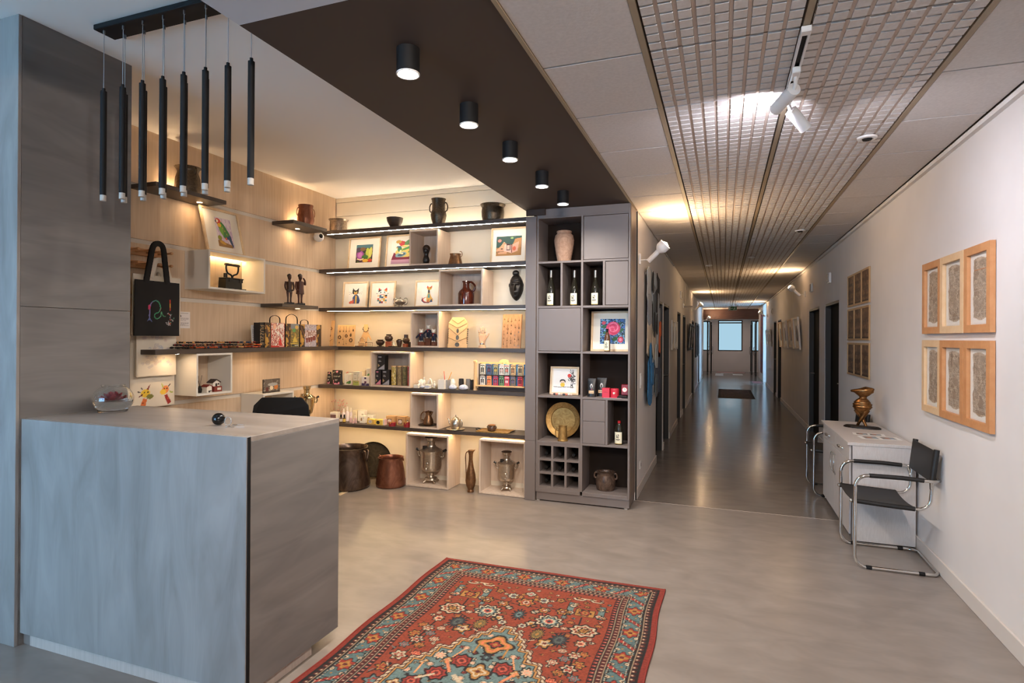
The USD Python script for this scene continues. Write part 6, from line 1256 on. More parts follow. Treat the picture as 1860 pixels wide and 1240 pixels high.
def jew_a(t, r, h):
    for i, (a, b, l, k, rr) in enumerate(((-.7, .93, .05, 1, .009), (-.7, .55, .01, 0, .022), (-.7, .24, .01, 1, .008), (-.3, .93, .05, 1, .007), (-.3, .55, .05, 1, .006), (0.02, .93, .05, 1, .007), (0.05, .60, .01, 0, .019), (.36, .93, .05, 2, .006), (.55, .63, .01, 1, .016), (.8, .95, .04, 1, .011), (.6, .38, .0, 0, .024), (-.2, .27, .04, 2, .006), (.1, .27, .03, 2, .006))): earring(t, a * r, b * h, l, rr, k)
board('square plywood earring board at the left end of the fourth shelf', 608, 646, 590, 5.66, 6, PLY, jew_a)
def jew_b(t, r, h):
    for a, b, l, k, rr in ((-.75, .97, .04, 1, .008), (-.4, .97, .05, 1, .007), (0, .97, .05, 1, .008), (.4, .97, .06, 2, .007), (.62, .80, .02, 0, .017), (.1, .62, .01, 0, .015), (-.3, .6, .01, 0, .012), (.5, .52, .02, 0, .018), (.0, .38, .0, 2, .026), (-.5, .35, .02, 1, .012)): earring(t, a * r, b * h, l, rr, k)
    part(t, 'necklace', tube(spl([(-r * .8, -.004, h * .25), (-r * .3, -.004, h * .08), (r * .2, -.004, h * .10), (r * .9, -.004, h * .26)], 6), .0022, 5), MET)
board('tall plywood earring board leaning in the corner behind the puzzle boxes', 573, 607, 582, 5.80, 8, PLY, jew_b)
def dress(r, h, th): return prism([(-.28 * r, h), (.25 * r, h * 1.0), (.45 * r, h * .82), (.35 * r, h * .68), (r, h * .30), (r * .9, h * .28), (.4 * r, h * .46), (.25 * r, h * .3), (.3 * r, 0), (-.8 * r, 0), (-.95 * r, h * .22), (-.25 * r, h * .70), (-.38 * r, h * .85)], th)
board('pale wooden neck-shaped stand wearing a bracelet on the fourth shelf', 649, 676, 589, 5.74, 5, PLY, lambda t, r, h: part(t, 'bracelet', tube([(r * .05 + r * .42 * math.cos(a), -.006, h * .80 + h * .14 * math.sin(a)) for a in np.linspace(2.6, 6.9, 18)], [.002 + .003 * (i % 3 == 0) for i in range(18)], 6), BLKM), shape=dress)
def q4(a, b): return 590 + a / 10.94, 560 + b / 10.94
def ring_stand(t_): pass
u, v = q4(675, 750); x = X(u, v, 5.64); t = thing('bracelet', 'dark bead bracelet lying flat on the fourth shelf', 'bracelet', (x, 5.64, Z4 + .005)); part(t, 'beads', tube([(.045 * math.cos(a), .03 * math.sin(a), 0) for a in np.linspace(0, 6.28, 40, endpoint=False)], [.003 + .0018 * (i % 2) for i in range(40)], 6, closed=True), mat('dark_red_beads', (84, 40, 34), .3)); part(t, 'clasp', ball(.006, .045, 0, 0, sub=1), MET)
u, v = q4(755, 750); x = X(u, v, 5.68); t = thing('bracelet_stand', 'small pale stand carrying a silver bangle on the fourth shelf', 'jewellery display', (x, 5.68, Z4 + .0005)); part(t, 'block', cb(.09, .05, .05, .004), PLY); part(t, 'bangle', tube([(.035 * math.cos(a), -.01, .066 + .035 * math.sin(a)) for a in np.linspace(0, 6.28, 30)], .003, 6), SILV, smooth=60); part(t, 'clasp', cat(ball(.007, -.05, -.01, .05, sub=1), ball(.007, .05, -.01, .05, sub=1)), BLKM)
u, v = q4(875, 750); x = X(u, v, 5.64); t = thing('ring_display', 'small dark wire frame lying next to the bangle stand', 'jewellery display', (x, 5.64, Z4 + .001)); part(t, 'frame', tube([(-.05, 0, .003), (.05, 0, .003), (.048, 0, .045), (-.048, 0, .045)], .0028, 6, closed=True), BLKM); part(t, 'rings', cat(*[tube([(xx + .008 * math.cos(a), -.003, .024 + .008 * math.sin(a)) for a in np.linspace(0, 6.28, 12)], .0015, 5) for xx in (-.025, .0, .025)]), SILV)
u, v = q4(1350, 750); x = X(u, v, 5.64); t = thing('ring_dish', 'little dark plate with a wire figure between the clay pots', 'dish', (x, 5.64, Z4 + .0005)); part(t, 'plate', cb(.085, .06, .009, .003), BLKM); part(t, 'wire_figure', cat(tube(spl([(-.02, 0, .01), (-.01, 0, .05), (.0, 0, .075), (.012, 0, .05), (.02, 0, .01)], 5), .002, 5), tube([(-.012, 0, .045), (.012, 0, .045)], .002, 5)), SILV)
# bears
BFUR = mat('white_plush', (236, 228, 214), .9); NAVY = mat('navy_cloth', (34, 36, 54), .85); REDT = mat('red_tie', (150, 40, 44), .7); BRBOX = mat('brown_leather_box', (112, 66, 44), .5)
def bear(label, uc, v0, vb, y, zb, w):
    x = X(uc, v0, y); k_ = mpp(x, y); h = Z(uc, v0, y) - zb; x = min(x, -2.908 - .43 * h)
    t = thing('teddy_bear', label, 'teddy bear', (x, y, zb), group='white teddy bears in navy suits')
    s = h
    part(t, 'suit', cat(ball(1, 0, 0, .42 * s, (.17 * s, .14 * s, .22 * s), 2), *[tube([(q * .07 * s, 0, .34 * s), (q * .09 * s, -.01 * s, .08 * s)], [.095 * s, .075 * s], 10) for q in (-1, 1)], *[tube(spl([(q * .12 * s, 0, .55 * s), (q * .24 * s, -.03 * s, .45 * s), (q * .34 * s, -.06 * s, .34 * s)], 4), np.linspace(.075 * s, .06 * s, 9), 10) for q in (-1, 1)]), NAVY, smooth=60)
    part(t, 'head', cat(ball(.155 * s, 0, -.02 * s, .78 * s, (1, .95, .92), 2), ball(.07 * s, 0, -.15 * s, .745 * s, (1.1, .9, .8), 1), *[ball(.055 * s, q * .115 * s, 0, .91 * s, (1, .5, 1), 1) for q in (-1, 1)]), BFUR, smooth=60)
    part(t, 'face', cat(*[ball(.014 * s, q * .06 * s, -.155 * s, .80 * s, sub=1) for q in (-1, 1)], ball(.022 * s, 0, -.205 * s, .765 * s, sub=1)), BLACK)
    for q in (-1, 1): part(t, 'paw', ball(.055 * s, q * .355 * s, -.07 * s, .32 * s, sub=1), NAVY, smooth=60); part(t, 'shoe', ball(.06 * s, q * .09 * s, -.03 * s, .045 * s, (1, 1.3, .75), 1), BFUR, smooth=60)
    part(t, 'scarf', tube([(.11 * s * math.cos(a), -.02 * s + .10 * s * math.sin(a), .62 * s) for a in np.linspace(0, 6.28, 14)], .022 * s, 6), REDT); part(t, 'tie', bx(-.02 * s, .02 * s, -.165 * s, -.14 * s, .42 * s, .60 * s), REDT); part(t, 'badge', ball(.03 * s, .05 * s, -.145 * s, .5 * s, (1, .4, 1), 1), BFUR)
def bbox(label, a0, a1, b0, y, d=.06):
    u0, v0 = q6(a0, b0); u1, _ = q6(a1, b0); zb = Z4 + .0190; x, r, h = place(u0, u1, v0, y, zb)
    t = thing('leather_box', label, 'box', (x, y, zb), group='brown boxes under the bears'); part(t, 'box', cb(2 * r, d, h, .003), BRBOX); part(t, 'drawer_front', bx(-r * .9, r * .9, -d / 2 - .003, -d / 2 + .001, h * .1, h * .9, .001), BRBOX); part(t, 'knob', ball(.005, 0, -d / 2 - .005, h * .5, sub=1), SILV); return zb + h + .001
zt1 = bbox('brown box under the left bear in the oak niche', 170, 272, 514, 5.68); zt2 = bbox('taller brown box under the middle bear in the oak niche', 275, 375, 460, 5.74); zt3 = bbox('brown box under the right bear in the oak niche', 378, 470, 514, 5.68)
bear('white teddy bear in navy suit on the left in the oak niche', q6(213, 0)[0], q6(0, 305)[1], 0, 5.68, zt1, 0); bear('white teddy bear in navy suit standing highest in the middle of the oak niche', q6(325, 0)[0], q6(0, 245)[1], 0, 5.74, zt2, 0); bear('white teddy bear in navy suit on the right in the oak niche', q6(436, 0)[0], q6(0, 305)[1], 0, 5.64, zt3, 0)
# necklace board
def nshape(r, h, th): return prism([(-r, 0), (r, 0), (r, h * .82), (r * .66, h * .97), (r * .6, h), (-r * .6, h), (-r * .66, h * .97), (-r, h * .82)], th)
def jew_c(t, r, h):
    for z0, z1, w in ((.93, .78, .66), (.80, .64, .95), (.66, .40, .98), (.33, .20, .98)): part(t, 'chain', tube([(-r * w, -.004, h * z0), (0, -.004, h * z1), (r * w, -.004, h * z0)], .0018, 5), MET)
    for z, a, b in ((.55, .013, .024), (.33, .018, .026), (.10, .026, .024)): part(t, 'pendant', prism([(a * math.cos(q), h * z + b * math.sin(q)) for q in np.linspace(0, 6.28, 14, endpoint=False)], .004, -.008), SILV)
    for s in (-1, 1): part(t, 'side_notches', cat(*[bx(s * r * .99 - .005, s * r * .99 + .005, -.004, .010, h * z, h * z + .008) for z in np.arange(.14, .66, .065)]), BLKM)
board('plywood bust board with four necklaces beside the bear niche', q6(602, 0)[0], q6(928, 0)[0], q6(0, 135)[1], 5.70, 5, PLY, jew_c, shape=nshape)
# mannequin hand
u, v = q6(1150, 600); yh = 5.70; xh = X(u, v, yh); Hh = Z(u, q6(0, 252)[1], yh) - Z4
t = thing('mannequin_hand', 'wooden mannequin hand wearing rings on the fourth shelf', 'hand model', (xh, yh, Z4 + .0005), rz=0)
import manifold3d as m3
SK = mat('hand_wood', (222, 178, 140), .5); L = Hh
def chain(pts, rs):
    out = []
    for (a, b), (ra, rb) in zip(zip(pts[:-1], pts[1:]), zip(rs[:-1], rs[1:])):
        out.append(m3.Manifold.batch_hull([m3.Manifold.sphere(ra, 14).translate(a), m3.Manifold.sphere(rb, 14).translate(b)]))
    return out
k = L / .30
P_ = lambda *q: tuple(np.array(q) * k)
bones = []
palm = [P_(-.028, 0, .09), P_(.03, 0, .095), P_(-.038, 0, .165), P_(.038, 0, .17), P_(-.02, 0, .05), P_(.02, 0, .05)]
bones.append(m3.Manifold.batch_hull([m3.Manifold.sphere(.014 * k, 16).translate(q) for q in palm]))
bones += chain([P_(0, 0, .03), P_(0, 0, .07)], [.024 * k, .024 * k])
for x0, x1, z1, r_ in ((-.036, -.048, .228, .0082), (-.013, -.018, .262, .0090), (.012, .012, .272, .0092), (.034, .042, .255, .0088)):
    z0 = .168; xm, zm = x0 * .5 + x1 * .5, (z0 + z1) / 2 + .006
    bones += chain([P_(x0, 0, z0), P_(xm, -.006, zm), P_(x1 * .9 + x0 * .1, -.008, z0 + (z1 - z0) * .8), P_(x1, -.006, z1)], [(r_ + .0012) * k, r_ * k, r_ * .92 * k, r_ * .75 * k])
bones += chain([P_(.024, -.004, .085), P_(.055, -.012, .125), P_(.078, -.014, .155), P_(.094, -.012, .185)], [.015 * k, .0115 * k, .0102 * k, .008 * k])
hm = m3.Manifold.batch_boolean(bones, m3.OpType.Add).refine_to_length(.004); hmm = hm.to_mesh(); hmm = trimesh.Trimesh(hmm.vert_properties[:, :3], hmm.tri_verts); trimesh.smoothing.filter_taubin(hmm, iterations=6)
part(t, 'hand', hmm, SK, smooth=True); part(t, 'stand', lathe(np.array([(0, 0), (.046, 0), (.046, .03), (.036, .034), (.03, .04), (0, .04)]) * k, 24), SK, smooth=40); part(t, 'cuff_bracelet', lathe(np.array([(.029, .045), (.032, .046), (.032, .062), (.029, .062), (.029, .045)]) * k, 24), SILV, smooth=40)
for x, z in ((-.043, .20), (-.016, .205), (.012, .226), (.039, .20), (.07, .145)): part(t, 'ring', Rt(lathe(np.array([(.0105, -.002), (.012, -.002), (.012, .002), (.0105, .002), (.0105, -.002)]) * k, 14), 0).apply_translation((x * k, -.006 * k, z * k)), MET, smooth=40)
def jew_d(t, r, h):
    for j, a in enumerate((-.8, -.42, -.05, .36, .75)):
        for i, b in enumerate((.90, .72, .52, .34, .2)): earring(t, a * r, b * h - .01 * (j % 2), .012 + .012 * ((i + j) % 3), .006 + .003 * ((i * j) % 3 == 1), (i + j) % 3, SILV if j > 2 and i in (2, 4) else MET)
def planks(r, h, th): return bx(-r, r, 0, th, 0, h, .001)
bd = board('reclaimed wood board hung with earrings beside the bookcase', q6(1425, 0)[0] + 1, q6(1745, 0)[0], q6(0, 88)[1], 5.70, 7, RWOOD, jew_d, th=.016)

# oak-wall goods
def OW(u, v, x=-4.25): return at(u, v, 'x', x)
def wallbox(name, label, c_, u0, u1, v0, x, zb, d, m, paint, extra=None, bg=(240, 236, 225), rz=90, lean=0):
    y0, y1 = OW(u0, 620, x)[1], OW(u1, 620, x)[1]; h = float(OW((u0 + u1) / 2, v0, x)[2]) - zb; w = y1 - y0 - .013
    t = thing(name, label, c_, (x - d / 2, (y0 + y1) / 2, zb), rz=rz, rx=-lean)
    part(t, 'carton', bx(-w / 2, w / 2, -d / 2, d / 2, 0, h, .001), m); face(t, w * .99, h * .99, paint, -d / 2 - .0008, h * .005, bg=bg, step=w / 60)
    if extra: extra(t, w, h, d)
    return t
def goldpat(c):
    c.blobs([(44, 34, 30), (60, 44, 36), (40, 32, 30), (176, 132, 60)], 5, 8); g = np.random.default_rng(3)
    for i in range(3): c.line([(.0 + .3 * i, .95), (.2 + .3 * i, .5), (.25 + .3 * i, .0)], .05, (96, 60, 46)); c.ell(.12 + .32 * i, .3, .06, .12, (190, 150, 70), 20); c.ell(.2 + .32 * i, .5, .03, .08, (176, 132, 60), -20)
def crowd(c):
    c.rect(0, 0, 1, 1, (196, 60, 50)); c.blobs([(236, 220, 206), (206, 130, 110), (176, 50, 46), (226, 200, 190), (150, 60, 60), (240, 232, 224)], 11, 4, (c.X > .03) & (c.X < .97) & (c.Z > .07)); c.poly([(.55, .08), (.8, .08), (.72, .36), (.62, .36)], (206, 46, 42)); c.ell(.25, .85, .12, .1, (236, 180, 150)); c.ell(.75, .88, .14, .1, (240, 226, 216)); c.rect(.0, .0, 1, .06, (190, 50, 44)); c.rect(.6, .02, .95, .045, (240, 226, 216))
def village(c):
    c.blobs([(110, 100, 60), (140, 120, 60), (80, 90, 60), (176, 140, 70)], 8, 6); c.rect(0, .78, 1, 1, (120, 130, 140)); c.ell(.7, .86, .2, .08, (206, 170, 90)); c.ell(.4, .72, .2, .08, (90, 150, 90)); c.poly([(.2, .2), (.5, .5), (.8, .2)], (206, 180, 80)); c.rect(.1, .04, .9, .10, (40, 60, 60)); c.rect(.45, .05, .9, .07, (226, 220, 206)); c.line([(.0, .14), (.4, .16), (.9, .12)], .05, (226, 206, 100))
def winter(c):
    c.blobs([(176, 170, 186), (150, 146, 166), (196, 190, 200), (160, 150, 160)], 6, 9); c.rect(.05, .3, .95, .55, (130, 96, 90)); c.blobs([(196, 180, 180), (130, 90, 84), (170, 140, 130), (206, 196, 200)], 9, 3, (c.Z > .45) & (c.Z < .75))
    for i in range(4): c.rect(.12 + .2 * i, .18 + .03 * i, .26 + .2 * i, .42 + .03 * i, (120, 46, 44)); c.rect(.12 + .2 * i, .4 + .03 * i, .26 + .2 * i, .44 + .03 * i, (226, 220, 224))
def puz(pic, frac, hn):
    def f(c):
        goldpat(c); k = (c.X > frac[0]) & (c.X < frac[1]); d = Canvas(1, 1, .02); n = c.X.shape
        s = Canvas.__new__(Canvas); s.w = s.h = 1; s.X = (c.X - frac[0]) / (frac[1] - frac[0]); s.Z = c.Z; s.asp = c.asp / (frac[1] - frac[0]); s.c = c.c.copy(); pic(s); c.c[k] = s.c[k]
    def e(t, w, h, d):
        if hn: xx = -w / 2 + w * (frac[0] + frac[1]) / 2 + hn[0]; part(t, 'carry_handle', tube(spl([(xx - hn[1], 0, h - .004), (xx - hn[1] * .9, 0, h + hn[2] * .7), (xx, 0, h + hn[2]), (xx + hn[1] * .9, 0, h + hn[2] * .7), (xx + hn[1], 0, h - .004)], 5), .007, 6, flat=.35), BLACK, smooth=60)
    return f, e
def qp(a): return 440 + a / 10.33
zD = 1.5286
pt, ex = puz(crowd, (.30, 1.0), (-.0, .07, .075))
t = wallbox('puzzle_box', 'dark puzzle box with a red and white crowd picture and black handle', 'puzzle', qp(415), qp(805), 560 + 268 / 10.33, -4.215, zD, .08, BLKC, pt, ex, bg=(44, 34, 30))
m_ = meshkit.text_mesh('PUZZLE', .034, .001); m_ = Rt(Rt(m_, 90, 'x'), 90, 'y'); m_ = T(m_, 0, 0, 0)
# the spine faces the room: a narrow black end box that carries the word
y0s, y1s = OW(qp(332), 620, -4.225)[1], OW(qp(412), 620, -4.225)[1]; hs = float(OW(qp(370), 560 + 265 / 10.33, -4.225)[2]) - zD; ws_ = y1s - y0s - .004
t = thing('puzzle_box', 'narrow black puzzle box showing the upright word PUZZLE', 'puzzle', (-4.265, (y0s + y1s) / 2, zD), rz=90)
part(t, 'carton', bx(-ws_ / 2, ws_ / 2, -.04, .04, 0, hs, .001), BLKC)
w0 = meshkit.text_mesh('PUZZLE', .05, .0008); w0.apply_scale((hs * .8 / w0.extents[0], 1, 1)); w0 = Rt(w0, -90, 'z'); w0 = Rt(w0, 90, 'x'); b_ = w0.bounds; w0.apply_translation((-(b_[0][0] + b_[1][0]) / 2, -.0401 - b_[1][1], hs * .5 - (b_[0][2] + b_[1][2]) / 2))
part(t, 'lettering', w0, mat('gold_letter', (176, 150, 110), .5))
pt, ex = puz(village, (.36, 1.0), (-.01, .085, .10)); wallbox('puzzle_box', 'dark puzzle box with a green village picture and tall black handle', 'puzzle', qp(806), qp(1075), 560 + 288 / 10.33, -4.212, zD, .07, BLKC, pt, ex, bg=(44, 34, 30))
pt, ex = puz(winter, (.21, .76), (-.06, .06, .05)); wallbox('puzzle_box', 'dark puzzle box with a snowy town picture nearest the corner', 'puzzle', qp(1076), qp(1490), 560 + 303 / 10.33, -4.209, zD, .07, BLKC, pt, ex, bg=(44, 34, 30))
txt = lambda c: (c.lines_of_text(.12, .88, .06, .82, 22, (120, 116, 112), 3), c.rect(.3, .9, .7, .94, (80, 76, 72)))
wallbox('info_card', 'white info card standing left of the puzzle boxes', 'card', qp(175), qp(330), 560 + 312 / 10.33, -4.30, zD, .004, CARD, txt, lean=4, bg=(206, 202, 200))
y0, y1 = OW(325, 580, XW)[1] , OW(345, 580, XW)[1]; zt_, zb_ = float(OW(335, 566, XW)[2]), float(OW(335, 596, XW)[2])
t = thing('notice', 'white printed notice stuck on the oak wall beside the black tote bag', 'notice', (XW + .0012, (y0 + y1) / 2 - .03, zb_), rz=90)
part(t, 'sheet', bx(-(y1 - y0) / 2 - .05, (y1 - y0) / 2 + .03, -.0006, 0, 0, zt_ - zb_), CARD)
face(t, y1 - y0 + .078, (zt_ - zb_) * .99, lambda c: (c.poly([(.42, .72), (.47, .84), (.55, .72), (.52, .68)], (60, 46, 44)), c.lines_of_text(.14, .92, .44, .64, 4, (150, 140, 140), 1), c.lines_of_text(.14, .92, .10, .4, 6, (150, 140, 140), 2), c.rect(.14, .9, .9, .92, (150, 140, 140))), -.001, 0, x0=-(y1 - y0) / 2 - .049, bg=(226, 220, 218), step=.004)
# picture card on the low box, model houses
wallbox('picture_card', 'small dark painted picture card on the low white box', 'card', 478, 510, 688, -4.25, 1.0765, .012, BLKC, lambda c: (c.blobs([(110, 100, 90), (80, 70, 64), (150, 140, 126), (96, 84, 74)], 5, 3), c.ell(.48, .35, .1, .16, (226, 210, 180)), c.ell(.75, .4, .12, .2, (196, 120, 60)), c.ell(.55, .6, .3, .12, (170, 170, 166)), c.rect(0, 0, 1, .12, (60, 52, 46)), c.rect(.15, .12, .3, .4, (90, 40, 36))), bg=(110, 100, 90))
WH = mat('model_house_wall', (232, 224, 210), .7); RDW = mat('red_brown_wall', (130, 50, 40), .7); ROOF = mat('dark_roof', (70, 56, 50), .7)
def house(label, u0, u1, v0, x, base):
    y0, y1 = OW(u0, 700, x)[1], OW(u1, 700, x)[1]; h = float(OW((u0 + u1) / 2, v0, x)[2]) - 1.1465; w = y1 - y0
    t = thing('model_house', label, 'model house', (x, (y0 + y1) / 2, 1.1465), rz=90, group='model houses'); b = h * .42 if base else 0
    if base: part(t, 'lower_storey', bx(-w * .45, w * .5, -.05, .03, 0, b, .001), RDW); part(t, 'lower_window', bx(-w * .1, w * .35, -.052, -.049, b * .3, b * .75), WH)
    part(t, 'wall', prism([(-w * .42, b), (w * .42, b), (w * .42, h * .74), (0, h * .94), (-w * .42, h * .74)], .06, -.03), WH)
    for s in (-1, 1): part(t, 'roof_slope', prism([(0, h * .93), (s * w * .52, h * .70), (s * w * .52, h * .76), (0, h)], .075, -.038), ROOF if base else RDW)
    part(t, 'door', prism([(-w * .12, b), (w * .08, b), (w * .08, b + h * .2), (-w * .02, b + h * .26), (-w * .12, b + h * .2)], .003, -.0325), BLKC); part(t, 'window', bx(w * .16, w * .32, -.0325, -.03, b + h * .12, b + h * .24), BLKC)
house('taller model house with red lower storey and dark roof', 381, 395.5, 688, -4.27, True); house('tiny white model house with red roof beside the taller one', 370, 381, 698, -4.25, False)
y_ = OW(363, 700, -4.26)[1]; t = thing('twig_vase', 'tiny dark vase with twigs in the white wall box', 'vase', (-4.26, y_, 1.1465)); part(t, 'vase', lathe([(0, 0), (.014, 0), (.018, .03), (.010, .055), (.012, .06), (0, .06)], 14), BLKM, smooth=40)
for dx, dy in ((-.02, -.015), (.0, .02), (.015, -.03), (-.01, .03)): part(t, 'twig', tube([(0, 0, .05), (dx, dy, .15)], .0018, 4), DWOOD)
# bead necklaces heaped on the long shelf
cols = [(30, 26, 26), (196, 84, 40), (120, 30, 28), (40, 60, 90), (206, 150, 90), (60, 40, 34)]
g = np.random.default_rng(12); yA, yBd = OW(322, 630, -4.2)[1] + .03, OW(486, 630, -4.2)[1]
lbs = ['black', 'orange', 'dark red', 'blue', 'sand-coloured', 'brown']
stp = (yBd - yA) / 6.4
for lay in range(3):
    for j_ in range(6):
        i = lay * 6 + j_; yc = yA + stp * (j_ + .55 + .22 * lay); z = zD + .011 + .0215 * lay; k = int(g.integers(0, 6)) if i % 3 else 0
        if lay == 0 and j_ in (1, 3): k = 1
        xc = -4.315 + .03 * g.uniform(-1, 1) + (.02 if lay == 0 else 0); ra, rb = stp * g.uniform(.40, .455), g.uniform(.06, .095); n = 44
        aa = np.linspace(0, 2 * math.pi, n, endpoint=False); px_ = rb * np.cos(aa) * (1 + .08 * np.sin(3 * aa + i)); py_ = ra * np.sin(aa) * (1 + .05 * np.cos(2 * aa + i)); pz = .0008 * np.sin(3 * aa + i)
        lb = '%s bead necklace, %s from the tote bags in the %s layer of the heap' % (lbs[k], ('first', 'second', 'third', 'fourth', 'fifth', 'sixth')[j_], ('bottom', 'middle', 'top')[lay])
        t = thing('bead_necklace', lb, 'necklace', (xc, yc, z), group='bead necklaces heaped on the long shelf')
        part(t, 'strand', tube(np.stack([px_, py_, pz], -1), [.0045 + .004 * (q % 3 == 0) for q in range(n)], 7, closed=True), mat('beads_%d' % k, cols[k], .3))
        k2 = (0, 2, 5, 3, 0, 4, 2)[(k + i) % 7]
        part(t, 'large_beads', cat(*[ball(.0098, px_[q], py_[q], pz[q], (1.3, 1.3, 1), 1) for q in range(2, n, 6)]), mat('beads_%d' % k2, cols[k2], .3), smooth=60, kind='stuff')

# bookcase small goods
def q2(a, b): return 940 + a / 5.636, 540 + b / 5.636
zb5 = 1.0615
def coffee(c):
    c.rect(0, 0, 1, 1, (30, 28, 28)); c.rect(.06, .18, .94, .34, (214, 180, 140)); c.ell(.5, .6, .17, .14, (200, 196, 192)); c.ell(.5, .56, .1, .1, (60, 50, 46)); c.ell(.55, .42, .04, .03, (190, 50, 44)); c.rect(.2, .24, .8, .27, (120, 96, 74)); c.rect(0, .9, 1, .93, (60, 58, 58))
pouch('front black coffee pouch with beige band in the bookcase', q2(714, 0)[0], q2(806, 0)[0], q2(0, 828)[1], 5.64, coffee, zb=zb5, name='coffee_pouch', d=.06); pouch('rear black coffee pouch with beige band in the bookcase', q2(808, 0)[0], q2(918, 0)[0], q2(0, 822)[1], 5.74, coffee, zb=zb5, name='coffee_pouch', d=.06)
REDB = mat('bright_red_card', (196, 40, 60), .5)
carton('red_box', 'flat-fronted red gift carton nearest the coffee pouches in the bookcase', q2(864, 0)[0], q2(940, 0)[0], q2(0, 928)[1], 4, 5.585, .06, REDB, lambda c: (c.rect(.25, .62, .6, .66, (120, 30, 40)), c.rect(.25, .54, .75, .57, (120, 30, 40))), zb=zb5, bg=(206, 52, 74)); 
x_, r_, h_ = place(q2(950, 0)[0], q2(1038, 0)[0], q2(0, 932)[1], 5.63, zb5)
t = thing('red_candle', 'round red candle tin with white heart in the bookcase', 'candle', (x_, 5.63, zb5)); part(t, 'tin', lathe(np.array([(0, 0), (.92, 0), (1, .1), (1, .9), (.9, 1), (0, 1)]) * (r_, h_), 28), REDB, smooth=40); part(t, 'heart', ball(.011, 0, -r_ * .98, h_ * .5, (1, .4, .9), 1), CARD); part(t, 'heart_halves', cat(ball(.006, -.006, -r_ * .99, h_ * .56, sub=1), ball(.006, .006, -r_ * .99, h_ * .56, sub=1)), CARD)
x_, r_, h_ = place(q2(1062, 0)[0], q2(1134, 0)[0], q2(0, 892)[1], 5.66, zb5 + .022)
t = thing('red_clock', 'dark red square alarm clock with white dial in the bookcase', 'clock', (min(x_, -.853 - r_ - .003), 5.66, zb5 + .0235), rx=-8); part(t, 'case', cb(2 * r_, .04, h_, .006), mat('dark_red_case', (120, 20, 28), .3)); part(t, 'dial', T(Rt(cyl(r_ * .62, .003, 24), 90, 'x'), 0, -.020, h_ * .5), CARD, smooth=40); part(t, 'dial_rim', T(Rt(lathe([(r_ * .62, 0), (r_ * .76, 0), (r_ * .76, .005), (r_ * .62, .005), (r_ * .62, 0)], 24), 90, 'x'), 0, -.0195, h_ * .5), REDB, smooth=40); part(t, 'hands', cat(bx(-.001, .001, -.0245, -.0235, h_ * .5, h_ * .66), bx(0, .014, -.0245, -.0235, h_ * .5 - .001, h_ * .5 + .001)), BLACK)
t = thing('black_stand', 'flat black stand under the red clock in the bookcase', 'stand', (-.925, 5.66, zb5)); part(t, 'slab', cb(.13, .12, .014, .003), BLACK); part(t, 'top', T(cb(.11, .10, .008, .003), 0, 0, .0142), BLKC)
single('paper_sheet', cb(.17, .06, .0008), mat('pink_paper', (206, 180, 196), .6), 'thin pinkish paper lying at the front of the bookcase compartment', 'paper', loc=(-1.0, 5.605, zb5 - .0002))
t = thing('craft_garland', 'small garland of painted clay figures in front of the child drawing', 'garland', (X(1020, 716, 5.64), 5.64, zb5 - .0545 + .0005 + .0545))
for i in range(9): part(t, 'clay_piece', ball(.013, -.10 + .025 * i, .008 * math.sin(i * 2.1), .011, (1.2, .8, .8), 1), mat('clay_%d' % (i % 4), ((226, 190, 170), (60, 60, 70), (206, 120, 100), (236, 232, 226))[i % 4], .6), smooth=60)

